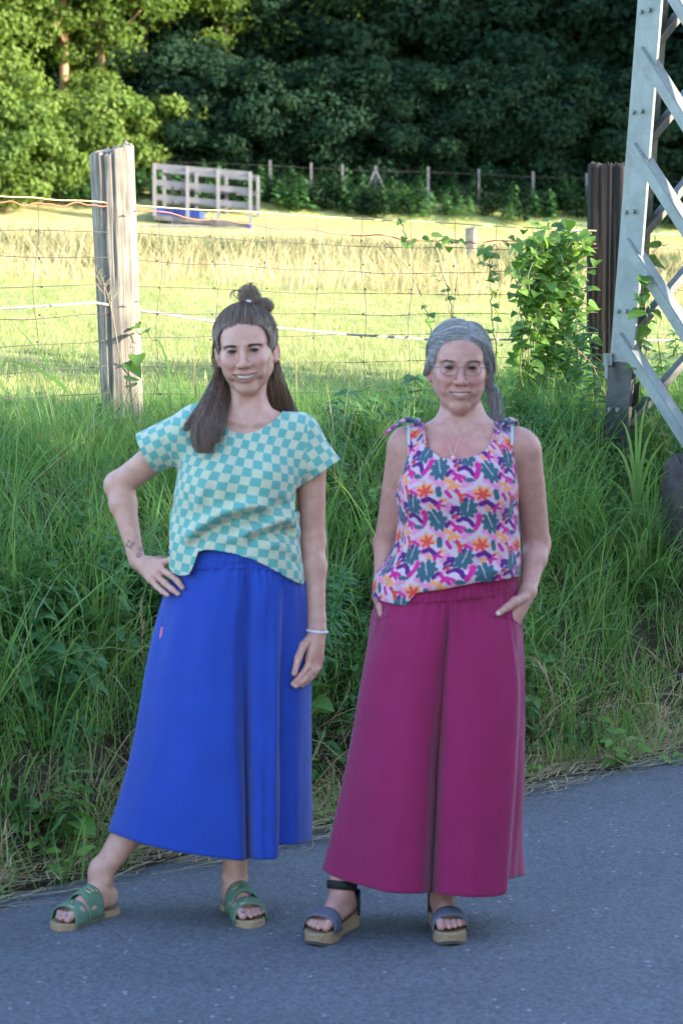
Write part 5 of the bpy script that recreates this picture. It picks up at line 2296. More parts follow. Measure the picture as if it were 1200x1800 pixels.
def eye_material(name, iris_col):
    m, nt, bs = new_mat(name)
    N, L = nt.nodes, nt.links
    tc = N.new('ShaderNodeTexCoord')
    sp = N.new('ShaderNodeSeparateXYZ')
    L.new(tc.outputs['Object'], sp.inputs[0])
    cb = N.new('ShaderNodeCombineXYZ')
    L.new(sp.outputs['X'], cb.inputs['X'])
    L.new(sp.outputs['Z'], cb.inputs['Z'])
    ln = N.new('ShaderNodeVectorMath')
    ln.operation = 'LENGTH'
    L.new(cb.outputs[0], ln.inputs[0])
    ml = N.new('ShaderNodeMath')
    ml.operation = 'MULTIPLY'
    ml.inputs[1].default_value = 100
    L.new(ln.outputs['Value'], ml.inputs[0])
    rp = N.new('ShaderNodeValToRGB')
    rp.color_ramp.interpolation = 'LINEAR'
    e = rp.color_ramp.elements
    e[0].position, e[0].color = .32, (.004, .004, .004, 1)
    e[1].position, e[1].color = .82, (.33, .29, .28, 1)
    k = e.new(.36)
    k.color = (*iris_col, 1)
    k = e.new(.72)
    k.color = (*[c * .6 for c in iris_col], 1)
    L.new(ml.outputs[0], rp.inputs[0])
    L.new(rp.outputs[0], bs.inputs['Base Color'])
    bs.inputs['Roughness'].default_value = .22
    set_in(bs, 'Specular IOR Level', .3)
    return m


# ================================================================== HANDS AND FEET
def finger(S, pts, r0, r1, k=.005, root=None):
    n = len(pts) - 1
    for i in range(n):
        a = r0 + (r1 - r0) * i / n
        b = r0 + (r1 - r0) * (i + 1) / n
        S.add(capsule(pts[i], pts[i + 1], a, b), k if i else .007)
        if 0 < i:
            S.add(sphere(pts[i], a * 1.06), .003)


def foot_ops(S, T, side):
    """foot along -y, T maps local (x, y, z) to the world; side +1: big toe at +x"""
    m = side
    S.add(sphere(T(0, .038, .034), .032), .01)
    S.add(capsule(T(0, .014, .050), T(0, .006, .12), .032, .0305), .02)
    S.add(capsule(T(0, .0, .056), T(.004 * m, -.098, .026), .032, .021), .02)
    S.add(capsule(T(-.013 * m, .03, .020), T(-.029 * m, -.10, .017), .018, .015), .013)
    S.add(capsule(T(.010 * m, .03, .024), T(.027 * m, -.11, .021), .017, .019), .013)
    S.add(capsule(T(-.030 * m, -.105, .016), T(.028 * m, -.122, .019), .016, .019), .012)
    S.add(sphere(T(.026 * m, .006, .086), .0125), .012)
    S.add(sphere(T(-.028 * m, .014, .078), .0120), .012)
    xs = [.031, .011, -.005, -.020, -.034]
    tip = [-.178, -.180, -.172, -.160, -.146]
    rr = [.0125, .0088, .0084, .0080, .0076]
    for x, t, r in zip(xs, tip, rr):
        S.add(capsule(T(x * m * .95, -.118, .020), T(x * m * 1.03, (t - .118) / 2 - .002, .019), r * 1.05, r), .005)
        S.add(capsule(T(x * m * 1.03, (t - .118) / 2 - .002, .019), T(x * m * 1.05, t + r, .0125), r, r * .92), .004)


def foot_outline(side, k=1.0, n=60):
    """sole outline, closed, local x, y"""
    pts = [(0, .078), (.026, .066), (.034, .035), (.031, -.01), (.034, -.06), (.046, -.105), (.050, -.14), (.044, -.175), (.025, -.196), (.0, -.196), (-.022, -.182), (-.038, -.155), (-.045, -.12), (-.042, -.07), (-.035, -.02), (-.034, .035), (-.026, .066)]
    p = np.array(pts + pts[:3])
    out = []
    for u in np.linspace(0, len(pts), n, endpoint=False):
        i = int(u)
        t = u - i
        a, b, c, d = [np.array(pts[(i + q) % len(pts)]) for q in (-1, 0, 1, 2)]
        out.append(.5 * ((2 * b) + (-a + c) * t + (2 * a - 5 * b + 4 * c - d) * t * t + (-a + 3 * b - 3 * c + d) * t ** 3))
    out = np.array(out) * k
    out[:, 0] *= side
    return out


def sole(name, T, side, z0f, z1f, mat, parent, k=1.0):
    """slab between heights z0f(y) and z1f(y) with a rounded top edge"""
    o = foot_outline(side, k)
    n = len(o)
    V, F = [], []
    rings = [(1.0, 0, 0), (1.0, 1, -.004), (.97, 1, 0), (.80, 1, -.002), (.4, 1, -.003)]
    cen = np.array([0, -.06])
    for sc, top, dz in rings:
        for p in o:
            q = cen + (p - cen) * sc
            z = z1f(q[1]) + dz if top else z0f(q[1])
            V.append(T(q[0], q[1], z))
    for r in range(len(rings) - 1):
        for i in range(n):
            F.append([r * n + i, r * n + (i + 1) % n, (r + 1) * n + (i + 1) % n, (r + 1) * n + i])
    F.append([(len(rings) - 1) * n + i for i in range(n)])
    F.append([i for i in range(n)][::-1])
    if side < 0:
        F = [f[::-1] for f in F]
    return mesh_obj(name, V, F, [mat], parent, smooth=False)


def strap(name, T, side, y0, y1, w0, w1, a0, h0, a1, h1, zb, mat, parent, th=.003, skew=0.0):
    """A band over the foot: from the sole edge on one side over the top to the other.
    y0..y1: centre line at front, half width w (edge, middle); a: half breadth; h: height"""
    nu, nv = 28, 6
    V = []
    ol = foot_outline(side, 1.0, 240)
    for i in range(nu + 1):
        u = math.pi * i / nu
        mid = math.sin(u)
        for j in range(nv + 1):
            v = j / nv - .5
            wd = w0 + (w1 - w0) * mid ** 1.5
            y = (y0 + y1) / 2 + v * 2 * wd + skew * math.cos(u)
            f = np.clip((y - y1) / (y0 - y1 + 1e-6), -.4, 1.4)
            a = a0 + (a1 - a0) * (1 - f)
            h = h0 + (h1 - h0) * (1 - f)
            nr = ol[np.abs(ol[:, 1] - y) < .006][:, 0]
            x0_, x1_ = nr.min(), nr.max()
            half = max((x1_ - x0_) / 2 + .002, .040)
            x = (x0_ + x1_) / 2 + math.cos(u) * half * (.985 + .015 * (1 - mid) ** .5) * side
            z = zb + (h - zb) * mid ** .58 + .0012 * (1 - (2 * v) ** 2)
            V.append(T(x, y, z))
    F = []
    for i in range(nu):
        for j in range(nv):
            q = i * (nv + 1) + j
            F.append([q, q + 1, q + nv + 2, q + nv + 1])
    o = mesh_obj(name, V, F, [mat], parent)
    sd = o.modifiers.new('thick', 'SOLIDIFY')
    sd.thickness = th
    sd.offset = 0
    return o


# ================================================================== DRAPED TROUSERS
def cat_rows(ctrl, m):
    """ctrl: (rows, cols, 3) -> smooth resample over rows"""
    ctrl = np.asarray(ctrl, float)
    out = np.zeros((m, ctrl.shape[1], 3))
    for c in range(ctrl.shape[1]):
        out[:, c] = bez(ctrl[:, c], m)
    return out


def cat_ring(P, n):
    """closed smooth ring through the columns"""
    k = P.shape[1]
    out = np.zeros((P.shape[0], n, 3))
    for j, u in enumerate(np.linspace(0, k, n, endpoint=False)):
        i = int(u)
        t = u - i
        a, b, c, d = [P[:, (i + q) % k] for q in (-1, 0, 1, 2)]
        # centripetal-ish: limit overshoot by blending with the straight chord
        cr = .5 * ((2 * b) + (-a + c) * t + (2 * a - 5 * b + 4 * c - d) * t * t + (-a + 3 * b - 3 * c + d) * t ** 3)
        ln = b * (1 - t) + c * t
        out[:, j] = .9 * cr + .1 * ln
    for _ in range(3):
        out = .25 * np.roll(out, 1, 1) + .5 * out + .25 * np.roll(out, -1, 1)
    return out


def surf_hit(G):
    """caster: first point of a draped sheet seen from the camera through a photograph pixel"""
    from mathutils.bvhtree import BVHTree
    m, n = G.shape[:2]
    i = np.arange(m * n).reshape(m, n)
    j = np.roll(i, -1, 1)
    F = np.stack([i[:-1], i[1:], j[1:], j[:-1]], -1).reshape(-1, 4).tolist()
    tree_ = BVHTree.FromPolygons([tuple(p) for p in G.reshape(-1, 3)], F)
    o = Vector((0, 0, CAM_H))

    def hit(px, py, off=.003):
        d = (Vector(at(px, py, 6.0)) - o).normalized()
        p, nrm, _, _ = tree_.ray_cast(o, d)
        if p is None:
            q, nrm, _, _ = tree_.find_nearest(Vector(at(px, py, 6.3)))
            p = q
        return np.array(p - d * off)
    return hit


def drape(name, rows, Yb, mat, parent, m=110, n=220, ripple=None, th=.003, row_pos=None):
    """rows: list of rows; each row a list of (px, py, dy) measured control points round the body"""
    C = np.array([[at(px, py, Yb + dy) for (px, py, dy) in r] for r in rows])
    G = cat_ring(cat_rows(C, m), n)
    if ripple is not None:
        G = ripple(G)
    V = G.reshape(-1, 3)
    i = np.arange(m * n).reshape(m, n)
    j = np.roll(i, -1, 1)
    F = np.stack([i[:-1], i[1:], j[1:], j[:-1]], -1).reshape(-1, 4)
    o = mesh_obj(name, V, F, [mat], parent)
    sd = o.modifiers.new('thick', 'SOLIDIFY')
    sd.thickness = th
    sd.offset = 0
    return o, G
# ================================================================== THE TWO WOMEN
M_skin = skin_material('skin')
M_iris = eye_material('brown_eyes', (.055, .03, .018))
M_iris2 = eye_material('dark_eyes', (.05, .04, .03))


def frame_T(origin, d, zb):
    d = np.asarray(d, float) / np.hypot(*d)
    ay = np.array([-d[0], -d[1], 0])
    ax = np.array([-d[1], d[0], 0])
    o = np.array([origin[0], origin[1], zb])

    def T(x, y, z):
        return o + ax * x + ay * y + np.array([0, 0, z])
    return T


def body_mesh(S, lo, hi, head_c, hands, name, parent):
    xs = axis(lo[0], hi[0], .0042, [(head_c[0] - .10, head_c[0] + .10, .0023)] + [(h[0] - .06, h[0] + .06, .0027) for h in hands])
    ys = axis(lo[1], hi[1], .0042, [(head_c[1] - .125, head_c[1] - .02, .0023), (head_c[1] - .02, head_c[1] + .06, .0032)])
    zs = axis(lo[2], hi[2], .0055, [(head_c[2] - .135, head_c[2] + .05, .0023), (head_c[2] + .05, head_c[2] + .14, .004)] + [(h[2] - .07, h[2] + .07, .0028) for h in hands] + [(-.01, .14, .0032)])
    P, F = surface(S, xs, ys, zs)
    P = relax(P, F, 2)
    return P, F


def finish_body(P, F, col, parent):
    o = mesh_obj('body', P, F.astype(np.int32), [M_skin], parent)
    set_attr(o.data, 'skin', np.concatenate([col, np.ones((len(P), 1))], 1), 'FLOAT_COLOR')
    return o


def skin_tones(P, base, flush, spots):
    c = np.repeat(base[None], len(P), 0)
    mott = .5 + .5 * vnoise(P[:, 0] * 22, P[:, 2] * 22, 91)
    c = c * (.94 + .10 * mott[:, None])
    for (p, r, a) in spots:
        w = a * np.exp(-((P - np.asarray(p)) ** 2).sum(1) / r ** 2)
        c = c * (1 - w[:, None]) + flush[None] * w[:, None]
    return c


def sheet_mesh(fn, cut, lo, hi, h=.003):
    """cloth: the surface fn = 0, trimmed cleanly where cut > 0 (solidified afterwards)"""
    S = Sdf()
    S.add(Prim(fn, (np.asarray(lo) + np.asarray(hi)) / 2, 5), 0)
    P, F = surface(S, axis(lo[0], hi[0], h), axis(lo[1], hi[1], h), axis(lo[2], hi[2], h * 1.05))
    P = relax(P, F, 2)
    c = cut(P)
    keep = (c[F] < 0).any(1)
    F = F[keep]
    used = np.unique(F)
    mp = np.full(len(P), -1)
    mp[used] = np.arange(len(used))
    P, F = P[used], mp[F]
    out = cut(P) > 0
    for _ in range(3):
        Q = P[out]
        c0 = cut(Q)
        g = np.stack([(cut(Q + np.eye(3)[k] * .0008) - c0) / .0008 for k in range(3)], -1)
        st = -(c0 / np.maximum((g * g).sum(1), .2))[:, None] * g
        ln = np.linalg.norm(st, axis=1, keepdims=True)
        st *= np.minimum(1, .004 / np.maximum(ln, 1e-9))
        P[out] = Q + st
    return P, F


def thick(o, t):
    m_ = o.modifiers.new('thick', 'SOLIDIFY')
    m_.thickness = t
    m_.offset = -1
    return o


# ------------------------------------------------------------------ younger woman
YB = 6.42
SY = YB / FPX


def Wy(px, py, dy=0.0):
    return at(px, py, YB + dy)


yw = empty('person', (float(Wy(420, 1600)[0]), YB, 0), 'younger woman in teal checked blouse and wide blue trousers, one hand on her hip', 'person', 'women standing on the road')
SHAPE_OFF = np.array(yw.location)


def sec(W_, rows, Y0):
    out = []
    for (py, cx, rx, ry, dy) in rows:
        p = W_(cx, py, dy)
        out.append((p[2], p[0], Y0 + dy, rx, ry))
    return dense(out)


blouse_rows = [(715, 437, .062, .060, .02), (735, 437, .095, .072, .02), (755, 436, .132, .088, .015), (775, 433, .158, .100, .01), (800, 428, .172, .110, .0), (830, 423, .177, .122, -.005), (870, 417, .183, .128, -.008),
               (910, 414, .184, .124, -.008), (950, 411, .187, .134, -.012), (985, 411, .192, .144, -.012), (1035, 412, .202, .152, -.012)]
bl_loft = loft(sec(Wy, blouse_rows, YB))
bl_extra = [(capsule(Wy(352, 745, .015), Wy(525, 757, .015), .050), .03),
            (capsule(Wy(345, 752, .015), Wy(256, 800, .035), .062, .064), .035),
            (capsule(Wy(523, 770, .015), Wy(568, 834, .015), .060, .066), .035),
            (ellipsoid(Wy(388, 845, -.075), (.062, .062, .062)), .05), (ellipsoid(Wy(462, 852, -.075), (.062, .062, .062)), .05)]
BL_FOLDS = [([(322, 965), (348, 938), (390, 914), (440, 900), (482, 902)], .0300, 15, 's'),
            ([(425, 946), (450, 938), (495, 924), (520, 922)], .0240, 13, 's'),
            ([(350, 985), (385, 945), (420, 925)], .009, 9, 'g'),
            ([(345, 975), (380, 948), (425, 936), (470, 950), (525, 985)], .011, 14, 'r'),
            ([(300, 870), (312, 920), (320, 965)], .006, 8, 'g'), ([(318, 865), (335, 905), (340, 940)], .005, 8, 'g'),
            ([(535, 860), (505, 885), (470, 890)], .006, 9, 'g'), ([(532, 900), (512, 940), (505, 990)], .006, 9, 'g'),
            ([(520, 872), (538, 850), (556, 828)], .006, 8, 'g'), ([(300, 820), (292, 795), (285, 770)], .004, 8, 'g'),
            ([(392, 770), (380, 820), (372, 880)], .005, 9, 'g'), ([(360, 845), (345, 890), (338, 930)], .006, 9, 'r'), ([(500, 860), (515, 900), (522, 950)], .006, 9, 'r'), ([(440, 880), (448, 895), (470, 905)], .004, 8, 'g'), ([(395, 985), (430, 988), (470, 1002)], .007, 8, 'r'), ([(480, 960), (500, 975), (528, 1000)], .006, 8, 'g'),
            ([(375, 955), (400, 960), (440, 968)], .005, 8, 'g')]


BL_G = Grid2D(lambda x, y: folds(x, y, BL_FOLDS), 220, 620, 690, 1060)


def blouse_fn(P):
    d = bl_loft.fn(P)
    for p, k in bl_extra:
        d = smin(d, p.fn(P), k)
    px, py, _ = project(P)
    front = np.clip((YB + .03 - P[..., 1]) / .04, 0, 1)
    d = d - BL_G(px, py) * front
    d = d - .0030 * vnoise(P[..., 0] * 16 + 3 * P[..., 2], P[..., 2] * 13, 33) * np.clip((py - 700) / 60, 0, 1)
    return d


bl_hem = [(230, 1020), (285, 985), (297, 998), (305, 1008), (315, 1012), (331, 1010), (340, 992), (348, 968), (375, 966), (413, 972), (447, 983), (470, 994), (490, 1006), (512, 1018), (530, 1027), (560, 1032), (640, 1034)]
bl_neck = [(374, 690), (384, 728), (392, 748), (408, 759), (428, 763), (452, 758), (478, 742), (492, 730), (501, 716), (506, 690)]
sl_left_a, sl_left_n = Wy(258.5, 797, .03), None
ax_l = Wy(256, 800, .035) - Wy(345, 752, .015)
ax_l = ax_l / np.linalg.norm(ax_l)
ax_r = Wy(566, 831, .015) - Wy(535, 785, .015)
ax_r = ax_r / np.linalg.norm(ax_r)
pc_l, pc_r = Wy(259, 797, .03), Wy(564, 829, .015)


def bl_cut_hem(P):
    px, py, _ = project(P)
    hx = np.array(bl_hem, float)
    h = np.interp(px, hx[:, 0], hx[:, 1])
    back = P[..., 1] > YB + .02
    h = np.where(back, np.maximum(h, 1008), h)
    return (py - h) * SY * .8


BL_NG = Grid2D(lambda x, y: poly_sd(x, y, bl_neck), 200, 640, 600, 1100, 2.0)


def bl_cut_neck(P):
    px, py, _ = project(P)
    d = BL_NG(px, py) * SY
    hole = np.maximum(d, P[..., 1] - (YB + .045))
    c = Wy(440, 715, .03)
    cyl = np.maximum(np.hypot(P[..., 0] - c[0], P[..., 1] - c[1]) - .072, -(P[..., 2] - Wy(440, 733)[2]))
    return -np.minimum(hole, cyl)


def bl_cut_sl(P):
    a = np.maximum((P - pc_l) @ ax_l, -.25 * 0 + (P[..., 0] - Wy(322, 800)[0]) * 0 - 9)
    a = np.where(P[..., 0] < Wy(300, 800)[0], (P - pc_l) @ ax_l, -.05)
    b = np.where((P[..., 0] > Wy(520, 800)[0]) & (P[..., 2] > Wy(0, 905)[2]), (P - pc_r) @ ax_r, -.05)
    return np.maximum(a, b)


def bl_cut(P):
    return np.maximum(np.maximum(bl_cut_hem(P), bl_cut_neck(P)), bl_cut_sl(P))


lo = Wy(225, 1050, -.20)
hi = Wy(612, 690, .20)
PB, FB = sheet_mesh(blouse_fn, bl_cut, (lo[0], YB - .20, lo[2]), (hi[0], YB + .19, hi[2]))
M_check = cloth_material('teal_check_cotton', checker=((.115, .33, .31), (.45, .47, .36), .0240), var=.06)
blouse = thick(mesh_obj('blouse', PB, FB.astype(np.int32), [M_check], yw), .003)
# cloth coordinates: round the body, or along and round the sleeve
px, py, _ = project(PB)
cxl = np.interp(py, [r[0] for r in blouse_rows], [Wy(r[1], r[0])[0] for r in blouse_rows])
th = np.arctan2((PB[:, 0] - cxl) / .18, -(PB[:, 1] - YB) / .125)
ub = th * .168
wt_ = np.clip((835 - py) / 70, 0, 1)
ub = np.where(PB[:, 1] < YB + .03, ub * (1 - wt_) + (PB[:, 0] - cxl) * 1.03 * wt_, ub)
vb = PB[:, 2] + .18 * ub
ub = ub - .10 * (PB[:, 2] - 1.2)


def sleeve_uv(a, axd, P):
    q = P - a
    l = q @ axd
    r = q - l[:, None] * axd
    e1 = np.cross(axd, [0, 1, 0])
    e1 /= np.linalg.norm(e1)
    e2 = np.cross(axd, e1)
    return l, np.arctan2(r @ e1, r @ e2) * .063


ul, vl = sleeve_uv(Wy(345, 752, .015), ax_l, PB)
ur, vr = sleeve_uv(Wy(523, 770, .015), ax_r, PB)
fc = PB[FB].mean(1)
fpx, fpy, _ = project(fc)
fl_ = (fpx < 302 + (fpy - 740) * .0) & (fpy < 850)
fr_ = (fpx > 541 - (fpy - 740) * .05) & (fpy < 880)
uvb = np.stack([ub, vb, np.full_like(ub, .013)], -1)
uvl = np.stack([ul, vl, np.full_like(ub, .013)], -1)
uvr = np.stack([ur, vr, np.full_like(ub, .013)], -1)
cuv = np.where(fl_[:, None, None], uvl[FB], np.where(fr_[:, None, None], uvr[FB], uvb[FB]))
set_attr(blouse.data, 'cloth_uv', cuv.reshape(-1, 3), 'FLOAT_VECTOR', 'CORNER')

# body
HM = rot_m(R(-3.5), R(2), R(-4.5))
hy = Head(Wy(432.5, 615.5, .012), HM, lipw=.0355, face_w=.955)
S = Sdf()
torso_rows = [(700, 437, .048, .050, .028), (716, 437, .056, .054, .022), (735, 437, .088, .064, .02), (755, 436, .122, .078, .015), (775, 433, .146, .088, .01), (800, 428, .158, .096, .0), (830, 423, .162, .104, -.0),
              (870, 417, .150, .105, 0), (930, 411, .140, .100, 0), (985, 411, .155, .110, 0), (1050, 412, .17, .12, 0), (1090, 412, .16, .11, 0)]
S.add(loft(sec(Wy, torso_rows, YB)), .01)
S.add(capsule(Wy(352, 745, .015), Wy(525, 757, .015), .044), .03)
# collar bones and the hollow between
S.add(capsule(Wy(430, 746, -.058), Wy(385, 735, -.03), .006, .007), .014)
S.add(capsule(Wy(446, 746, -.058), Wy(492, 738, -.03), .006, .007), .014)
S.sub(sphere(Wy(438, 741, -.072), .010), .012)


def yw_clip(P):
    rem = bl_cut(P)
    return smin(blouse_fn(P) + .0075, -rem - .0, .006)


S.clip(yw_clip, .003)
# neck and head
S.add(capsule(hy.w(0, .030, -.045), Wy(437, 735, .028), .049, .052), .02)
for sx, px_ in ((-1, 427), (1, 447)):
    S.add(capsule(hy.w(sx * .050, .030, -.050), Wy(px_, 744, -.045), .012, .009), .016)
hy.ops(S)
# her right arm (picture left), elbow out, hand on the hip
sh, el, wr = Wy(322, 768, .015), Wy(209, 852, .115), Wy(241, 985, .030)
S.add(capsule(sh, el, .047, .0365), .02)
S.add(capsule(el, el + (wr - el) * .25, .037, .0375), .02)
S.add(capsule(el + (wr - el) * .25, el + (wr - el) * .92, .0365, .0225), .02)
S.add(capsule(el + (wr - el) * .9, wr, .0225, .0225), .01)
S.add(sphere(el + np.array([-.008, .012, -.004]), .031), .02)
kn = [Wy(285, 990, -.030), Wy(283, 1001, -.036), Wy(275, 1011, -.034), Wy(264, 1018, -.026)]
for k, r in zip(kn, (.0125, .013, .0125, .011)):
    S.add(capsule(wr + (k - wr) * .05, k, .017, r), .012)
S.add(ellipsoid((wr + kn[1]) / 2 + np.array([-.002, .006, -.003]), (.026, .016, .020)), .014)
fg = [[kn[0], Wy(298, 985, -.066), Wy(311, 989, -.092), Wy(322, 997, -.108)],
      [kn[1], Wy(301, 1011, -.074), Wy(313, 1022, -.098), Wy(321, 1033, -.112)],
      [kn[2], Wy(291, 1026, -.068), Wy(303, 1036, -.090), Wy(313, 1044, -.104)],
      [kn[3], Wy(277, 1032, -.052), Wy(286, 1040, -.070), Wy(295, 1046, -.084)]]
for f_, r in zip(fg, (.0092, .0095, .0090, .0080)):
    finger(S, f_, r * 1.08, r * .82)
finger(S, [wr + np.array([.006, .012, -.012]), Wy(262, 985, .050), Wy(280, 984, .065), Wy(296, 988, .070)], .0125, .0095)
# her left arm, hanging
sh2, el2, wr2 = Wy(546, 780, .015), Wy(549, 950, .035), Wy(557, 1106, -.035)
S.add(capsule(sh2, el2, .045, .0355), .02)
S.add(capsule(el2, el2 + (wr2 - el2) * .3, .0355, .0350), .02)
S.add(capsule(el2 + (wr2 - el2) * .3, el2 + (wr2 - el2) * .9, .0345, .0250), .02)
S.add(capsule(el2 + (wr2 - el2) * .88, wr2, .0252, .0255), .012)
kn2 = [Wy(544, 1157, -.070), Wy(551, 1163, -.060), Wy(558, 1161, -.045), Wy(562, 1156, -.030)]
for k, r in zip(kn2, (.0135, .0135, .013, .012)):
    S.add(capsule(wr2 + (k - wr2) * .05, k, .0195, r), .014)
S.add(ellipsoid(Wy(552, 1138, -.048), (.022, .020, .034)), .014)
fg2 = [[kn2[0], Wy(540, 1173, -.090), Wy(528, 1189, -.108), Wy(515, 1202, -.118)],
       [kn2[1], Wy(547, 1180, -.082), Wy(534, 1195, -.104), Wy(520, 1206, -.116)],
       [kn2[2], Wy(555, 1177, -.064), Wy(544, 1193, -.086), Wy(531, 1204, -.102)],
       [kn2[3], Wy(560, 1172, -.045), Wy(552, 1186, -.062), Wy(541, 1198, -.078)]]
for f_, r in zip(fg2, (.0095, .0098, .0093, .0083)):
    finger(S, f_, r * 1.08, r * .82)
finger(S, [Wy(546, 1122, -.050), Wy(533, 1135, -.078), Wy(524, 1156, -.102), Wy(517, 1184, -.120)], .0140, .0088)
# legs and feet
TFR = frame_T((-.692, 6.395), (-.58, -.81), .024)
TFL = frame_T((-.303, 6.445), (.35, -.94), .024)
for T_, hip, kne, calf in ((TFR, Wy(370, 1040, 0), Wy(288, 1290, .0), Wy(227, 1462, .02)), (TFL, Wy(455, 1040, 0), Wy(430, 1290, .0), Wy(414, 1462, .05))):
    S.add(capsule(hip, kne, .078, .055), .02)
    S.add(capsule(kne, calf, .053, .046), .02)
    S.add(capsule(calf, T_(0, .008, .10), .046, .0305), .006)
foot_ops(S, TFR, 1)
foot_ops(S, TFL, -1)
P, F = body_mesh(S, (-.80, 6.12, .005), (-.005, 6.66, 1.80), hy.o, [Wy(275, 1005), Wy(545, 1165)], 'body', yw)
base = np.array([.53, .295, .24])
flush = np.array([.50, .20, .18])
spots = [(k, .016, .45) for k in kn + kn2] + [(f_[-1], .012, .55) for f_ in fg + fg2] + [(el, .03, .3), (el2 + np.array([0, .03, 0]), .03, .3)] + \
    [(T_(x * m_, -.175, .02), .02, .4) for T_, m_ in ((TFR, 1), (TFL, -1)) for x in (.02, -.02)]
col = skin_tones(P, base, flush, spots)
near = np.linalg.norm(P - hy.o, axis=1) < .20
col[near] = hy.colour(P[near], base, np.array([.30, .075, .095]), flush)
# small inked flowers on the forearm
ppx, ppy, _ = project(P)
for (tx, ty, tr_) in ((228.5, 957, 8.5), (250, 965, 5.0), (244, 976, 5.5)):
    dx_, dy_ = ppx - tx, ppy - ty
    rr_ = np.hypot(dx_, dy_)
    an_ = np.arctan2(dy_, dx_)
    edge = tr_ * (.62 + .38 * np.abs(np.cos(2 * an_ + .5)))
    w = ((rr_ < edge) & (rr_ > tr_ * .30) & (P[:, 1] < YB + .06)) * .62
    col = col * (1 - w[:, None]) + np.array([.05, .045, .07]) * w[:, None]
# purple toe nails
for T_, m_ in ((TFR, 1), (TFL, -1)):
    for x, t_, r_ in zip([.031, .011, -.005, -.020, -.034], [-.178, -.180, -.172, -.160, -.146], [.0068, .0046, .0042, .004, .004]):
        c = T_(x * m_ * 1.05, t_ + .008, .0265 if x > .03 else .0225)
        w = (np.linalg.norm(P - c, axis=1) < r_) * .9
        col = col * (1 - w[:, None]) + np.array([.13, .09, .33]) * w[:, None]
# finger nails
for f_ in fg + fg2:
    d_ = (f_[-1] - f_[-2]) / np.linalg.norm(f_[-1] - f_[-2])
    c = f_[-1] + d_ * .003 + np.array([0, -.007, .002])
    w = (np.linalg.norm(P - c, axis=1) < .0055) * .6
    col = col * (1 - w[:, None]) + np.array([.62, .42, .38]) * w[:, None]
yw_body = finish_body(P, F, col, yw)
M_brow = hair_material('dark_brow_hair', [(.008, .005, .004), (.018, .011, .008)])
hy.extras(yw_body, M_iris, M_brow, 1.35, np.random.default_rng(3))

# trousers
rows = [
    [(318, 972, 0), (335, 970, -.075), (370, 966, -.112), (420, 967, -.126), (432, 967, -.126), (444, 968, -.126), (468, 974, -.120), (488, 981, -.108), (497, 985, -.098), (510, 990, -.072), (524, 998, 0), (490, 975, .09), (420, 972, .12), (350, 972, .09)],
    [(303, 1004, 0), (325, 1003, -.085), (365, 1002, -.126), (420, 1001, -.140), (433, 1001, -.136), (447, 1001, -.140), (468, 1004, -.134), (489, 1008, -.122), (497, 1010, -.110), (516, 1015, -.078), (532, 1020, 0), (500, 1005, .10), (420, 1003, .13), (335, 1003, .10)],
    [(289, 1045, 0), (312, 1045, -.092), (360, 1045, -.140), (417, 1045, -.153), (434, 1045, -.128), (452, 1045, -.154), (470, 1046, -.148), (489, 1048, -.142), (497, 1050, -.118), (520, 1050, -.083), (538, 1050, 0), (505, 1045, .11), (420, 1045, .14), (320, 1045, .11)],
    [(264, 1150, 0), (295, 1150, -.102), (352, 1150, -.158), (408, 1150, -.166), (430, 1150, -.132), (447, 1150, -.164), (466, 1150, -.163), (489, 1150, -.160), (495, 1150, -.120), (522, 1150, -.088), (541, 1150, 0), (505, 1150, .13), (415, 1150, .16), (305, 1150, .13)],
    [(240, 1290, 0), (275, 1290, -.112), (345, 1290, -.172), (410, 1290, -.177), (432, 1290, -.118), (446, 1290, -.172), (463, 1290, -.174), (489, 1290, -.170), (494, 1290, -.118), (522, 1290, -.092), (543, 1290, .02), (505, 1290, .15), (410, 1290, .17), (285, 1290, .15)],
    [(217, 1380, .015), (250, 1385, -.10), (325, 1395, -.175), (414, 1400, -.178), (434, 1400, -.112), (447, 1400, -.172), (464, 1400, -.176), (489, 1398, -.168), (494, 1392, -.112), (521, 1390, -.092), (543, 1386, .025), (502, 1385, .155), (405, 1385, .18), (275, 1380, .16)],
    [(195, 1461, .03), (223, 1474, -.09), (305, 1497, -.175), (417, 1512, -.180), (436, 1510, -.098), (448, 1511, -.172), (465, 1511, -.177), (489, 1509, -.165), (493, 1487, -.105), (520, 1484, -.092), (543, 1478, .03), (500, 1470, .16), (400, 1470, .19), (270, 1465, .17)]]


def gather(top, amp, freq, seed, depth=.35):
    def fn(G):
        m, n = G.shape[:2]
        c = G.mean(1, keepdims=True)
        d = G - c
        d[..., 2] = 0
        L_ = np.linalg.norm(d, axis=-1, keepdims=True) + 1e-6
        u = np.linspace(0, 1, m)[:, None]
        j = np.linspace(0, 2 * math.pi, n, endpoint=False)[None, :]
        ph = np.sin(3 * j + seed) * 2.0
        r = amp * np.sin(freq * j + ph) * np.clip(1 - u / depth, 0, 1) ** 1.5
        if depth < 1:
            r = r + .010 * np.clip(u * 1.4, 0, 1) * vnoise(j * 2.6 + .5 * u, u * 1.3 + 0 * j, seed + 7) + .0022 * vnoise(j * 6 + 1.5 * u, u * 2.6 + 0 * j, seed + 9)
        r = r + .0022 * vnoise(j * 4 + 0 * u, u * 9 + 0 * j, seed) + .003 * vnoise(j * 2.2 + u, u * 4 + 0 * j, seed + 3)
        return G + d / L_ * r[..., None]
    return fn


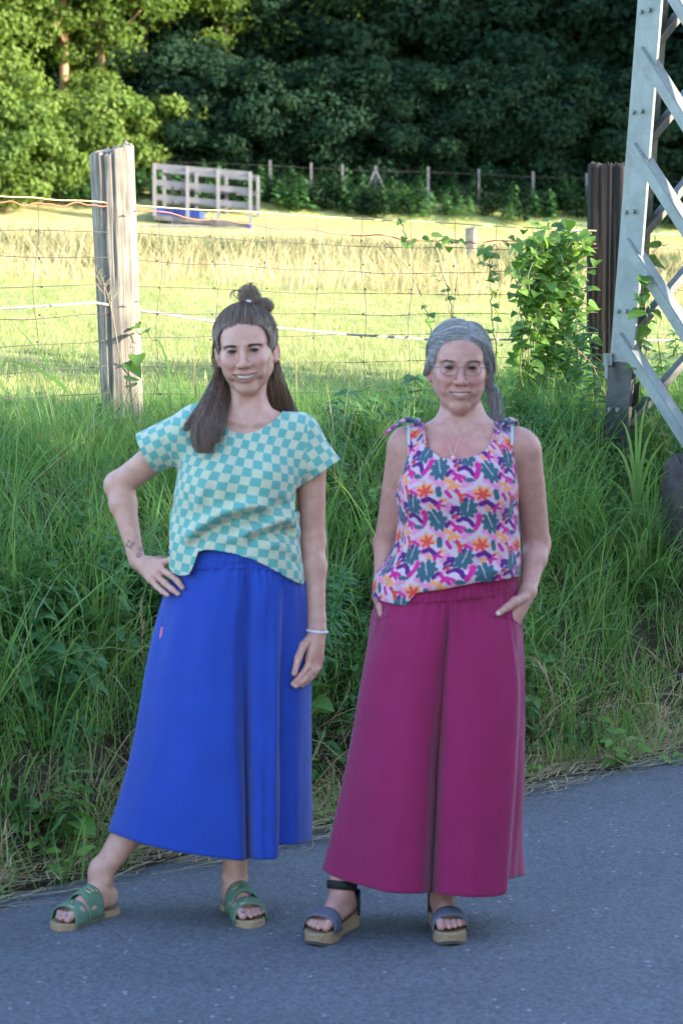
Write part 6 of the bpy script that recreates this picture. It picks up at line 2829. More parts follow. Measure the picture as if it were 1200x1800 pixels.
M_blue = cloth_material('royal_blue_linen', (.016, .050, .33), var=.07, sheen=.18)
trous, G = drape('trousers', rows, YB, M_blue, yw, ripple=gather(1, .0060, 30, 2, .42))
wb = [[(x + (-1 if x < 420 else 1) * (.6 if abs(dy) < .08 else 0), y - 1, dy * 1.03) for x, y, dy in rows[0]],
      [(x * .5 + x2 * .5 + (-1 if x < 420 else 1) * .5, (y + y2) / 2, (dy + dy2) / 2 * 1.035 - (.003 if dy < 0 else -.003)) for (x, y, dy), (x2, y2, dy2) in zip(rows[0], rows[1])],
      [(x, y - 1, dy * 1.03) for x, y, dy in rows[1]]]
band, _ = drape('waistband', wb, YB, M_blue, trous, m=14, n=260, ripple=gather(1, .0028, 62, 5, 3.0))
# seam pocket with its little striped tag
m = MB()
m.box((0, 0, 0), (.008, .003, .032))
tg = m.build('tag', mat_plain('pink_ribbon', (.55, .16, .26), .7, noise=.2, scale=90), trous)
hitY = surf_hit(G)
tg.location = hitY(284, 1112, .004)
tg.rotation_euler = (0, R(14), R(-38))
m = MB()
m.tube([hitY(x, y_, .0015) for x, y_ in bez([(296, 1052), (286, 1090), (277, 1130), (270, 1180)], 18)], .0016, 5)
m.build('pocket_seam', M_blue, trous, True)
# woven label near the blouse hem
m = MB()
m.box((0, 0, 0), (.033, .0018, .022))
lb = m.build('label_tag', mat_plain('white_label', (.62, .60, .62), .7, noise=.08, scale=60), blouse)
lb.location = Wy(483, 972, -.1215)
lb.rotation_euler = (R(6), R(14), R(24))

# bracelet
M_pearl = mat_plain('pale_beads', (.60, .58, .66), .4)
m = MB()
ctr = Wy(556.5, 1109, -.036)
pts = [ctr + np.array([.0295 * math.cos(a), .0275 * math.sin(a), -.0035 * math.cos(a)]) for a in np.linspace(0, 2 * math.pi, 25)]
m.tube(pts, .0042, 6, cap=False)
m.build('bracelet', M_pearl, yw, True)

# sandals: two-strap, green suede, cork footbed
M_suede = mat_plain('green_suede', (.105, .185, .125), .95, noise=.15, scale=40, bump=.2)
M_cork = mat_plain('cork', (.33, .215, .13), .9, noise=.35, scale=160, bump=.3)
M_footbed = mat_plain('suede_footbed', (.20, .145, .11), .95, noise=.2, scale=50)
M_rubber = mat_plain('dark_sole_rubber', (.055, .045, .04), .8)
M_buckle = mat_plain('brass_buckle', (.62, .50, .30), .3, metal=.9)
for T0, side, lab in ((TFR, 1, 'right'), (TFL, -1, 'left')):
    def T(x, y, z, T0=T0):
        p = T0(x, y, z)
        p[2] -= .024
        return p
    sd = empty('sandal', tuple(T(0, -.06, 0)), None)
    sd.parent = yw
    sd.location = Vector(sd.location) - yw.location
    so = sole('sole', T, side, lambda y: .0005, lambda y: .006, M_rubber, sd)
    so2 = sole('cork_footbed', T, side, lambda y: .0062, lambda y: .024 + .004 * np.clip((-y - .15) / .05, 0, 1), M_cork, sd, .985)
    s1 = strap("strap", T, side, -.150, -.096, .029, .0225, 0, .0635, 0, .074, .012, M_suede, sd, .0042)
    s2 = strap("strap", T, side, -.088, -.022, .037, .025, 0, .083, 0, .106, .012, M_suede, sd, .0042)
    for st_, yy, zz, xx in ((s1, -.122, .066, .020), (s2, -.052, .094, .020)):
        m = MB()
        c = T(xx * side, yy, zz)
        q = [T((xx - .010) * side, yy - .016, zz + .004), T((xx - .010) * side, yy + .016, zz + .004), T((xx + .010) * side, yy + .016, zz - .003), T((xx + .010) * side, yy - .016, zz - .003), T((xx - .010) * side, yy - .016, zz + .004)]
        m.tube(q, .0018, 6)
        m.tube([T((xx + .008) * side, yy, zz), T((xx - .014) * side, yy, zz + .006)], .0013, 6)
        m.build('buckle', M_buckle, st_)
for o in [c for c in yw.children]:
    pass
# ------------------------------------------------------------------ hair of the younger woman
rgh = np.random.default_rng(21)
M_hair = hair_material('brown_hair', [(.058, .034, .025), (.13, .078, .055), (.25, .158, .11)], .35)
M_hairbase = mat_plain('brown_hair_mass', (.060, .037, .027), .5, noise=.3, scale=60)
w = hy.w
SK_C, SK_R = np.array([0, .012, .035]), np.array([.0865, .0985, .0930])


def skull(d, k=1.0):
    d = np.asarray(d, float)
    d = d / np.linalg.norm(d, axis=-1, keepdims=True)
    return SK_C + d * SK_R * k


H = Sdf()
H.add(ellipsoid(w(*SK_C), SK_R * 1.012, hy.M), .01)
H.add(ellipsoid(w(0, .055, -.02), (.066, .052, .075), hy.M), .02)
H.sub(superell(w(0, -.096, -.047), (.0770, .098, .1215), hy.M), .006)
for sx in (-1, 1):
    H.sub(ellipsoid(w(sx * .090, .006, -.020), (.030, .034, .040), hy.M), .006)
H.sub(ellipsoid(w(0, -.03, -.10), (.14, .062, .075), hy.M), .01)
bun1, bun2 = Wy(437, 519, .03), Wy(466, 538, .04)
H.add(ellipsoid(bun1, (.025, .024, .022)), .012)
H.add(ellipsoid(bun1 + np.array([.004, 0, -.016]), (.030, .026, .018)), .012)
H.add(ellipsoid(bun2, (.020, .022, .024)), .012)
lockL = [w(-.072, .040, .01), w(-.080, .045, -.05), Wy(375, 690, .0), Wy(360, 735, -.075), Wy(358, 775, -.115), Wy(362, 806, -.125)]
lockL2 = [w(-.066, .050, -.01), w(-.074, .050, -.07), Wy(388, 700, .0), Wy(378, 745, -.09), Wy(374, 790, -.122)]
lockR = [w(.072, .03, .0), w(.075, .045, -.05), Wy(494, 680, .06), Wy(502, 712, .085), Wy(508, 745, .11)]
lockR2 = [w(.060, .05, -.02), w(.060, .06, -.08), Wy(482, 700, .08), Wy(486, 740, .11)]
for c_, r_ in ((lockL, [.012, .017, .021, .026, .022, .010]), (lockL2, [.012, .018, .022, .024, .012]), (lockR, [.009, .011, .012, .012, .008]), (lockR2, [.012, .02, .024, .02])):
    b_ = bez(c_, 14)
    rr = np.interp(np.linspace(0, 1, 14), np.linspace(0, 1, len(r_)), r_)
    for i in range(10):
        H.add(capsule(b_[i], b_[i + 1], rr[i] * (.66 - .03 * i), rr[i + 1] * (.63 - .03 * i)), .012)
lo, hi = Wy(320, 830), Wy(540, 480)
Ph, Fh = surface(H, axis(lo[0], hi[0], .004), axis(YB - .18, YB + .19, .004), axis(lo[2], hi[2], .004))
hair = mesh_obj('hair', relax(Ph, Fh, 2), Fh.astype(np.int32), [M_hairbase], yw)
cur = []
# swept back from the hairline to the bun
target = hy.loc(bun1[None])[0] - SK_C
tdir = target / np.linalg.norm(target)
tdir = np.array([.05, .22, 1.0]) / np.linalg.norm([.05, .22, 1.0])
for k in range(3200):
    a = rgh.uniform(-1, 1)
    if k < 1500:
        # along the hairline, temple to temple
        phi = a * 1.50
        root = np.array([.078 * math.sin(phi) * 1.02, -.085 * math.cos(phi) * .92 + .008, .068 - .045 * abs(math.sin(phi)) ** 5 + rgh.normal(0, .004) + rgh.uniform(0, .012)])
    else:
        phi = rgh.uniform(0, 6.28)
        root = np.array([.072 * math.sin(phi), .09 * abs(math.cos(phi)) * 1 - .02, rgh.uniform(-.02, .09)])
        if root[1] < -.01 and root[2] < .06:
            root[1] = .02
    d0 = (root - SK_C) / SK_R
    d0 /= np.linalg.norm(d0)
    d1 = tdir + rgh.normal(0, .045, 3)
    d1 /= np.linalg.norm(d1)
    om = math.acos(np.clip(d0 @ d1, -.999, .999))
    pts = []
    lift = rgh.uniform(.985, 1.030) if k % 14 else rgh.uniform(1.03, 1.085)
    wv = rgh.normal(0, .010)
    for u in np.linspace(0, 1, 11):
        d = (math.sin((1 - u) * om) * d0 + math.sin(u * om) * d1) / math.sin(om)
        e = np.cross(d, d1)
        d = d + e * wv * math.sin(u * 9 + k)
        pts.append(SK_C + d * SK_R * (1.0 + (lift - .992) * min(1, u * 4 + .2) + .010 * math.sin(u * math.pi)))
    cur.append(w(np.array(pts)))
# the sides, combed back from the temples over the top of the ears
for k in range(1500):
    sx = -1 if k % 2 else 1
    zz = rgh.uniform(-.42, .55)
    d0 = np.array([sx * .93, -.42 + .10 * rgh.normal() - .25 * max(0, zz), zz])
    d1 = np.array([sx * .55, .80, zz * .5 + .35 + rgh.normal(0, .08)])
    if zz > .1:
        d1 = np.array([sx * .25, .45, 1.0]) + rgh.normal(0, .08, 3)
    d0 /= np.linalg.norm(d0)
    d1 /= np.linalg.norm(d1)
    om = math.acos(np.clip(d0 @ d1, -.999, .999))
    lf = rgh.uniform(1.005, 1.04)
    cur.append(w(np.array([SK_C + (math.sin((1 - u) * om) * d0 + math.sin(u * om) * d1) / math.sin(om) * SK_R * (1.0 + (lf - 1) * min(1, u * 3 + .3)) for u in np.linspace(0, 1, 11)])))
# the two coils of the bun
for cen_, rad_, n_ in ((bun1, .0255, 700), (bun2, .0215, 480), (bun1 + np.array([.004, 0, -.014]), .028, 400)):
    for k in range(n_):
        ax_ = rgh.normal(0, 1, 3) * np.array([.5, .3, .5]) + np.array([.3, -.8, .4])
        ax_ /= np.linalg.norm(ax_)
        e1 = np.cross(ax_, [0, 0, 1])
        e1 /= np.linalg.norm(e1)
        e2 = np.cross(ax_, e1)
        off = rgh.uniform(-.85, .85)
        r_ = rad_ * math.sqrt(max(.05, 1 - off * off)) * rgh.uniform(.95, 1.06 if k % 9 else 1.28)
        a0 = rgh.uniform(0, 6.28)
        cur.append(np.array([cen_ + ax_ * off * rad_ + (e1 * math.cos(a0 + q) + e2 * math.sin(a0 + q)) * r_ for q in np.linspace(0, rgh.uniform(2, 4.5), 12)]))
for c_, r_, n_ in ((lockL, [.010, .017, .023, .032, .030, .020], 1300), (lockL2, [.010, .018, .025, .028, .018], 900), (lockR, [.009, .013, .016, .018, .016], 520), (lockR2, [.012, .022, .027, .027], 700)):
    cur += lock(rgh, c_, r_, n_, 16, .007)
# loose wisps
for c_, n_ in (([w(-.076, .04, .0), Wy(366, 690, .0), Wy(340, 730, -.075), Wy(320, 768, -.080)], 160), ([w(-.076, .04, .0), Wy(370, 700, -.0), Wy(345, 745, -.09), Wy(340, 790, -.11)], 160),
               ([Wy(430, 516, .02), Wy(414, 510, .01), Wy(409, 520, .0), Wy(418, 530, .0)], 10), ([Wy(440, 505, .02), Wy(440, 496, .01), Wy(446, 500, .02)], 8),
               ([w(-.084, -.02, .04), w(-.094, -.01, .0), w(-.097, .03, -.04), w(-.090, .04, -.09)], 14),
               ([Wy(503, 680, .06), Wy(515, 715, .085), Wy(527, 745, .10)], 90)):
    cur += lock(rgh, c_, [.003, .006, .010], n_, 12, .006)
strands_obj('hair_strands', cur, .00070, M_hair, hair)
m = MB()
m.tube([bun1 + np.array([-.004, -.029, -.016]), bun1 + np.array([.002, -.031, -.017]), bun1 + np.array([.008, -.029, -.019])], .0035, 8)
m.build('hair_clip', M_pearl, hair, True)

# ------------------------------------------------------------------ older woman
YO = 6.28
SO = YO / FPX


def Wo(px, py, dy=0.0):
    return at(px, py, YO + dy)


ow = empty('person', (float(Wo(780, 1600)[0]), YO, 0), 'older woman with grey hair and glasses in floral top and magenta trousers, hands in pockets', 'person', 'women standing on the road')
top_rows = [(728, 811, .062, .062, .025), (745, 811, .100, .078, .022), (765, 810, .138, .095, .015), (785, 809, .158, .108, .008), (810, 807, .166, .120, .0), (840, 804, .170, .132, -.005), (870, 802, .171, .136, -.008),
            (910, 804, .167, .134, -.008), (950, 803, .172, .138, -.01), (975, 799, .181, .142, -.01), (995, 791, .193, .146, -.01), (1015, 783, .202, .148, -.01), (1035, 783, .203, .146, -.008), (1070, 784, .200, .140, -.005)]
tp_loft = loft(sec(Wo, top_rows, YO))
tp_extra = [(capsule(Wo(716, 776, .015), Wo(905, 776, .015), .046), .03),
            (ellipsoid(Wo(765, 865, -.085), (.068, .055, .062)), .05), (ellipsoid(Wo(845, 865, -.085), (.068, .055, .062)), .05)]
TP_FOLDS = [([(665, 1010), (690, 985), (705, 950), (712, 900)], .007, 9, 'g'), ([(668, 1040), (700, 1010), (720, 970)], .007, 8, 'g'), ([(690, 1055), (722, 1010), (735, 970)], .006, 9, 'g'),
            ([(905, 870), (895, 930), (905, 985)], .006, 9, 'g'), ([(880, 900), (872, 950), (880, 1000)], .004, 9, 'g'), ([(735, 1035), (790, 1025), (850, 1008), (905, 1000)], .010, 13, 'r'),
            ([(760, 950), (800, 965), (850, 955)], .004, 10, 'g'), ([(740, 900), (750, 960), (770, 1010)], .004, 10, 'g'), ([(840, 980), (850, 1000), (858, 1018)], .005, 7, 'g'),
            ([(905, 800), (885, 830), (870, 850)], .004, 8, 'g'), ([(712, 830), (735, 845), (750, 855)], .004, 8, 'g')]


TP_G = Grid2D(lambda x, y: folds(x, y, TP_FOLDS), 620, 960, 700, 1090)


def top_fn(P):
    d = tp_loft.fn(P)
    for p, k in tp_extra:
        d = smin(d, p.fn(P), k)
    px, py, _ = project(P)
    front = np.clip((YO + .03 - P[..., 1]) / .04, 0, 1)
    low = np.clip((py - 790) / 60, 0, 1)
    d = d - TP_G(px, py) * front * low
    d = d - .0022 * vnoise(P[..., 0] * 15 + 2 * P[..., 2], P[..., 2] * 12, 37) * low
    return d


tp_hem = [(600, 1050), (650, 1050), (661, 1054), (690, 1062), (712, 1065), (722, 1053), (733, 1042), (778, 1036), (838, 1024), (880, 1020), (912, 1013), (960, 1008)]
tp_neck = [(744, 690), (744, 740), (746, 768), (753, 788), (772, 803), (797, 809), (825, 804), (850, 793), (863, 778), (868, 758), (870, 740), (870, 690)]
tp_arm_l = [(600, 690), (716, 690), (717, 742), (718, 772), (716, 800), (708, 830), (697, 852), (688, 866), (600, 880)]
tp_arm_r = [(1000, 690), (901, 690), (900, 738), (899, 772), (902, 800), (907, 830), (911, 852), (918, 864), (1000, 870)]


TP_NG, TP_LG, TP_RG = [Grid2D(lambda x, y, q=q: poly_sd(x, y, q), 590, 1010, 600, 1120, 2.0) for q in (tp_neck, tp_arm_l, tp_arm_r)]


def tp_cut(P):
    px, py, _ = project(P)
    h = np.array(tp_hem, float)
    a = (py - np.interp(px, h[:, 0], h[:, 1])) * SO * .85
    n = -np.maximum(TP_NG(px, py) * SO, P[..., 1] - (YO + .05))
    c = Wo(810, 720, .03)
    n2 = -np.maximum(np.hypot(P[..., 0] - c[0], P[..., 1] - c[1]) - .088, -(P[..., 2] - Wo(810, 765)[2]))
    l = -TP_LG(px, py) * SO
    r = -TP_RG(px, py) * SO
    return np.maximum(np.maximum(a, np.maximum(n, n2)), np.maximum(l, r))


lo, hi = Wo(625, 1085), Wo(960, 715)
PT, FT = sheet_mesh(top_fn, tp_cut, (lo[0], YO - .21, lo[2]), (hi[0], YO + .19, hi[2]), .0022)


def floral(u, v):
    """printed cotton: repeating cut-out leaves, petals and strokes; u, v in metres"""
    TU, TV = .137, .138
    row = np.floor(v / TV)
    x = (u + .45 * TU * 0) / TU
    x = (x - np.floor(x)) * 300.0
    y = (1 - (v / TV - row)) * 300.0
    C = {'bg': (.50, .36, .45), 'pink': (.60, .20, .36), 'mag': (.47, .02, .20), 'pur': (.085, .015, .15), 'teal': (.038, .098, .135), 'org': (.68, .25, .10), 'red': (.58, .055, .05)}
    col = np.empty(x.shape + (3,))
    col[:] = C['bg']

    def put(m, c):
        col[m] = C[c]

    def wrap(cx, cy):
        dx = (x - cx + 150) % 300 - 150
        dy = (y - cy + 150) % 300 - 150
        return dx, dy

    def leaf(cx, cy, r, a0, lobes=7, c='teal', el=1.25):
        dx, dy = wrap(cx, cy)
        ca, sa = math.cos(a0), math.sin(a0)
        p, q = dx * ca + dy * sa, (-dx * sa + dy * ca)
        q = q / el
        rr = np.hypot(p, q)
        an = np.arctan2(p, q)
        e = r * (.66 + .34 * np.abs(np.cos(lobes * an / 2)))
        m = rr < e
        m &= ~((np.abs(p) < 2.6) & (q < r * .35) & (q > -r))
        put(m, c)

    def stroke(pts, w, c):
        pts = np.array(pts, float)
        for a, b in zip(pts[:-1], pts[1:]):
            dx, dy = wrap(*a)
            e = b - a
            t = np.clip((dx * e[0] + dy * e[1]) / (e @ e + 1e-9), 0, 1)
            put(np.hypot(dx - t * e[0], dy - t * e[1]) < w, c)

    def blob(cx, cy, rx, ry, c, wob=.25, ph=0, n=3):
        dx, dy = wrap(cx, cy)
        an = np.arctan2(dy / ry, dx / rx)
        put(np.hypot(dx / rx, dy / ry) < 1 + wob * np.sin(n * an + ph), c)
    blob(262, 60, 34, 26, 'pink', .3, 1)
    blob(40, 215, 34, 26, 'pink', .3, 2)
    blob(120, 30, 26, 30, 'pink', .3, 0)
    blob(205, 225, 30, 24, 'pink', .3, 4)
    blob(160, 190, 24, 28, 'pink', .3, 5)
    blob(250, 150, 30, 24, 'pink', .35, 3)
    blob(100, 95, 22, 26, 'pink', .3, 2)
    blob(75, 275, 24, 24, 'pink', .3, 3)
    blob(225, 20, 18, 14, 'org', .3, 2)
    blob(235, 205, 16, 20, 'org', .35, 1)
    leaf(52, 60, 56, .15, 9)
    leaf(182, 142, 58, -.5, 9)
    blob(60, 195, 34, 13, 'teal', .12, 1, 4)
    stroke([(196, 255), (204, 290)], 15, 'teal')
    blob(192, 50, 34, 24, 'mag', .45, .6, 5)
    blob(158, 62, 13, 17, 'org', .3, 2)
    stroke([(262, 92), (288, 62)], 13, 'pur')
    stroke([(268, 118), (298, 98)], 10, 'pur')
    stroke([(268, 60), (300, 80)], 10, 'pur')
    stroke([(-4, 138), (28, 122), (60, 134), (82, 162)], 13, 'pur')
    blob(-14, 118, 13, 13, 'red', .15)
    stroke([(-42, 152), (0, 190)], 10, 'mag')
    stroke([(-30, 200), (-4, 172), (34, 182)], 10, 'mag')
    stroke([(-12, 178), (12, 204)], 11, 'mag')
    stroke([(118, 108), (108, 150), (96, 176)], 15, 'mag')
    blob(112, 104, 18, 13, 'mag', .1)
    blob(-28, 232, 30, 24, 'org', .4, 1)
    blob(128, 262, 44, 36, 'org', .28, .4, 6)
    blob(128, 276, 32, 30, 'red', .45, .8, 6)
    stroke([(-6, 262), (14, 290), (18, 318)], 11, 'red')
    stroke([(14, 290), (44, 280)], 9, 'red')
    stroke([(44, 282), (82, 300)], 9, 'mag')
    stroke([(120, 332), (150, 318), (182, 338)], 14, 'pur')
    blob(38, 310, 15, 12, 'pur', .4, 1, 4)
    stroke([(248, 150), (232, 176)], 11, 'pur')
    stroke([(238, 268), (262, 300)], 11, 'mag')
    blob(290, 262, 16, 12, 'mag', .4, 2, 4)
    return col


M_floral = cloth_material('printed_viscose', attr='print', var=.05, sheen=.1)
tank = thick(mesh_obj('top', PT, FT.astype(np.int32), [M_floral], ow), .0028)
px, py, _ = project(PT)
cx_ = np.interp(py, [r[0] for r in top_rows], [Wo(r[1], r[0])[0] for r in top_rows])
th = np.arctan2((PT[:, 0] - cx_) / .175, -(PT[:, 1] - YO) / .137)
uo = th * .172
vo = PT[:, 2] + .06 * uo
pc = floral(uo + .004, vo + .022)
set_attr(tank.data, 'print', np.concatenate([pc, np.ones((len(PT), 1))], 1), 'FLOAT_COLOR')

ho = Head(Wo(806.5, 645.5, .012), rot_m(R(0), R(1), R(1)), old=True, lipw=.0310, face_w=.94)
S = Sdf()
bt_rows = [(705, 812, .052, .052, .03), (728, 811, .058, .058, .025), (745, 811, .094, .070, .022), (765, 810, .130, .086, .015), (785, 809, .148, .098, .008), (810, 807, .154, .108, .0), (840, 804, .155, .118, -.005), (870, 802, .155, .12, 0),
           (950, 803, .155, .12, 0), (1010, 795, .165, .125, 0), (1090, 790, .165, .12, 0)]
S.add(loft(sec(Wo, bt_rows, YO)), .01)
S.add(capsule(Wo(716, 776, .015), Wo(905, 776, .015), .0415), .03)
S.add(ellipsoid(Wo(765, 865, -.075), (.06, .05, .058)), .05)
S.add(ellipsoid(Wo(845, 865, -.075), (.06, .05, .058)), .05)
S.add(capsule(Wo(803, 756, -.056), Wo(755, 748, -.030), .0065, .007), .014)
S.add(capsule(Wo(821, 756, -.056), Wo(868, 750, -.030), .0065, .007), .014)
S.sub(sphere(Wo(812, 751, -.072), .010), .012)


def ow_clip(P):
    return smin(top_fn(P) + .0065, -tp_cut(P), .004)


S.clip(ow_clip, .003)
S.add(capsule(ho.w(0, .030, -.045), Wo(812, 745, .03), .050, .056), .02)
for sx, px_ in ((-1, 801), (1, 823)):
    S.add(capsule(ho.w(sx * .048, .028, -.055), Wo(px_, 753, -.045), .012, .008), .014)
S.add(capsule(ho.w(0, -.052, -.118), Wo(812, 735, -.028), .012, .008), .02)
ho.ops(S)
# arms, both hands in the trouser pockets
sh, el, wr = Wo(710, 789, .015), Wo(679, 955, .095), Wo(671, 1048, .010)
S.add(capsule(sh, el, .0465, .034), .03)
S.add(capsule(el, wr, .034, .0235), .02)
S.add(sphere(el + np.array([0, .012, 0]), .028), .02)
S.add(capsule(wr, Wo(680, 1090, -.03), .024, .022), .015)
S.add(capsule(Wo(680, 1090, -.03), Wo(700, 1150, -.04), .020, .010), .015)
finger(S, [Wo(672, 1052, -.02), Wo(668, 1066, -.052), Wo(670, 1080, -.060)], .012, .0095)
sh2, el2, wr2 = Wo(921, 790, .015), Wo(943, 958, .090), Wo(927, 1040, -.028)
S.add(capsule(sh2, el2, .0475, .0345), .03)
S.add(capsule(sh2 + (el2 - sh2) * .35 + np.array([.0, .02, 0]), el2 + np.array([0, .01, 0]), .040, .030), .02)
S.add(capsule(el2, el2 + (wr2 - el2) * .3, .0345, .0335), .02)
S.add(capsule(el2 + (wr2 - el2) * .3, wr2, .033, .0225), .02)
kno = [Wo(892, 1086, -.080), Wo(899, 1090, -.078), Wo(905, 1092, -.066), Wo(909, 1090, -.050)]
tipo = [Wo(880, 1140, -.065), Wo(887, 1148, -.058), Wo(893, 1146, -.045), Wo(898, 1136, -.030)]
for k, t in zip(kno, tipo):
    S.add(capsule(wr2, k, .0185, .0128), .012)
    finger(S, [k, k + (t - k) * .45, k + (t - k) * .75, t], .0100, .0080)
th_o = [Wo(920, 1050, -.055), Wo(904, 1058, -.085), Wo(890, 1068, -.108), Wo(876, 1078, -.124)]
finger(S, th_o, .0150, .0092)
# legs, feet in platform sandals
PH = .041
TOR = frame_T((-.002, 6.245), (-.42, -.91), PH)
TOL = frame_T((.283, 6.262), (.12, -.99), PH)
for T_, hip, kne, calf in ((TOR, Wo(740, 1070, 0), Wo(665, 1300, .0), Wo(618, 1480, .02)), (TOL, Wo(845, 1070, 0), Wo(805, 1300, .0), Wo(782, 1480, .03))):
    S.add(capsule(hip, kne, .080, .055), .02)
    S.add(capsule(kne, calf, .053, .042), .02)
    S.add(capsule(calf, T_(0, .008, .10), .042, .0300), .006)
foot_ops(S, TOR, 1)
foot_ops(S, TOL, -1)
P, F = body_mesh(S, (-.10, 6.02, .03), (.63, 6.50, 1.78), ho.o, [Wo(900, 1075)], 'body', ow)
base = np.array([.48, .250, .215])
flush = np.array([.48, .15, .145])
spots = [(k, .016, .4) for k in kno] + [(th_o[-1], .012, .4), (el2, .04, .35), (el, .04, .35), (Wo(806, 780, -.1), .06, .45), (Wo(780, 790, -.09), .05, .3)]
col = skin_tones(P, base, flush, spots)
near = np.linalg.norm(P - ho.o, axis=1) < .20
col[near] = ho.colour(P[near], base, np.array([.32, .09, .10]), flush)
# sun freckles on shoulders and arms
fr = vnoise(P[:, 0] * 160, P[:, 2] * 160 + P[:, 1] * 90, 97)
w_ = np.clip((fr - .55) * 3, 0, 1) * .28 * ((P[:, 2] < ho.o[2] - .15) & (P[:, 2] > .9))
col = col * (1 - w_[:, None]) + np.array([.26, .13, .10]) * w_[:, None]
d_ = (th_o[-1] - th_o[-2]) / np.linalg.norm(th_o[-1] - th_o[-2])
wn_ = (np.linalg.norm(P - (th_o[-1] + d_ * .004 + np.array([0, -.0075, .002])), axis=1) < .0068) * .8
col = col * (1 - wn_[:, None]) + np.array([.66, .50, .48]) * wn_[:, None]
ow_body = finish_body(P, F, col, ow)
M_brow2 = hair_material('grey_brow_hair', [(.04, .03, .028), (.09, .07, .065)])
ho.extras(ow_body, M_iris2, M_brow2, .65, np.random.default_rng(4))

rows = [
    [(672, 1026, 0), (693, 1025, -.080), (736, 1023, -.121), (778, 1020, -.131), (790, 1019, -.129), (802, 1018, -.131), (840, 1011, -.124), (880, 1002, -.092), (890, 1000, -.077), (898, 998, -.050), (905, 996, 0), (880, 1010, .09), (790, 1035, .12), (700, 1040, .09)],
    [(657, 1075, 0), (680, 1074, -.088), (728, 1072, -.134), (776, 1070, -.145), (788, 1069, -.138), (800, 1068, -.145), (842, 1065, -.132), (884, 1060, -.094), (894, 1058, -.078), (904, 1056, -.048), (912, 1056, 0), (885, 1062, .10), (790, 1065, .13), (690, 1070, .10)],
    [(649, 1120, 0), (675, 1120, -.095), (722, 1120, -.148), (772, 1120, -.155), (785, 1120, -.128), (797, 1120, -.155), (845, 1120, -.155), (892, 1118, -.124), (903, 1116, -.106), (912, 1114, -.060), (919, 1112, 0), (890, 1120, .11), (790, 1120, .14), (685, 1120, .11)],
    [(634, 1200, 0), (664, 1200, -.104), (715, 1200, -.158), (758, 1200, -.164), (777, 1200, -.130), (792, 1200, -.163), (848, 1200, -.170), (906, 1200, -.130), (909, 1200, -.086), (915, 1200, -.042), (920, 1200, 0), (890, 1200, .12), (785, 1200, .15), (675, 1200, .12)],
    [(613, 1330, 0), (648, 1330, -.112), (705, 1330, -.168), (748, 1330, -.168), (768, 1330, -.108), (783, 1330, -.166), (840, 1330, -.184), (902, 1330, -.148), (904, 1330, -.088), (914, 1330, -.042), (921, 1330, .02), (888, 1330, .14), (775, 1330, .165), (655, 1330, .14)],
    [(591, 1440, .015), (624, 1447, -.10), (692, 1456, -.168), (742, 1460, -.169), (762, 1459, -.098), (777, 1460, -.164), (832, 1463, -.187), (893, 1460, -.152), (896, 1446, -.088), (910, 1443, -.042), (922, 1440, .025), (884, 1438, .15), (762, 1445, .175), (640, 1440, .15)],
    [(572, 1524, .03), (600, 1546, -.08), (680, 1567, -.162), (737, 1571, -.166), (757, 1569, -.085), (772, 1572, -.160), (825, 1577, -.187), (884, 1573, -.152), (888, 1549, -.086), (905, 1542, -.042), (923, 1538, .03), (880, 1530, .15), (750, 1545, .18), (630, 1530, .16)]]
M_mag = cloth_material('magenta_jersey', (.24, .012, .080), var=.06, sheen=.18)
trous2, G2_ = drape('trousers', rows, YO, M_mag, ow, ripple=gather(1, .0058, 28, 8, .40))
wb = [[(x + (-1 if x < 790 else 1) * (.6 if abs(dy) < .06 else 0), y - 1, dy * 1.03) for x, y, dy in rows[0]],
      [((x + x2) / 2, y * .6 + y2 * .4, (dy + dy2) / 2 * 1.03 - (.003 if dy < 0 else -.003)) for (x, y, dy), (x2, y2, dy2) in zip(rows[0], rows[1])],
      [(x * .25 + x2 * .75, y * .25 + y2 * .75, (dy * .25 + dy2 * .75) * 1.025) for (x, y, dy), (x2, y2, dy2) in zip(rows[0], rows[1])]]
drape('waistband', wb, YO, M_mag, trous2, m=14, n=260, ripple=gather(1, .0030, 54, 9, 3.0))
# pocket edges running under the hands
hitO = surf_hit(G2_)
for pp in ([(866, 1082), (882, 1083), (896, 1087), (907, 1095), (915, 1106)], [(655, 1082), (662, 1087), (672, 1086), (684, 1081)]):
    m = MB()
    m.tube([hitO(x, y_, .002) for x, y_ in bez(pp, 18)], [.001] + [.003] * 16 + [.001], 6)
    m.build('pocket_edge', M_mag, trous2, True)

# tied shoulder bows
def bow(knot, tails, name='strap_bow'):
    V, F, C_ = [], [], []
    ob = MB()
    for pts, wid in tails:
        b_ = bez(pts, 14)
        ob.tube(b_, [wid * (1 - .45 * abs(k / 13 - .35)) for k in range(14)], 8)
    ob.tube([knot + np.array([-.010, -.002, -.006]), knot, knot + np.array([.010, -.002, .004])], [.008, .012, .008], 8)
    o = ob.build(name, M_floral, tank, True)
    co = np.array(ob.v)
    set_attr(o.data, 'print', np.concatenate([floral(co[:, 0] * 1.6 + co[:, 1] * 2 + .05, co[:, 2] * 1.6 + .03), np.ones((len(co), 1))], 1), 'FLOAT_COLOR')


bow(Wo(733, 742, -.005), [([Wo(733, 741, -.005), Wo(712, 739, -.012), Wo(694, 750, -.02), Wo(675, 763, -.03)], .0068), ([Wo(736, 744, -.02), Wo(744, 760, -.055), Wo(748, 780, -.078)], .0055), ([Wo(730, 740, .0), Wo(716, 736, .0), Wo(706, 742, .01)], .0055)])
bow(Wo(886, 742, -.005), [([Wo(886, 741, -.005), Wo(896, 737, -.005), Wo(906, 741, .0), Wo(909, 746, .01)], .0065), ([Wo(884, 744, -.02), Wo(876, 758, -.055), Wo(872, 775, -.075)], .0050), ([Wo(888, 742, .0), Wo(896, 742, -.02), Wo(902, 744, -.02)], .005)])
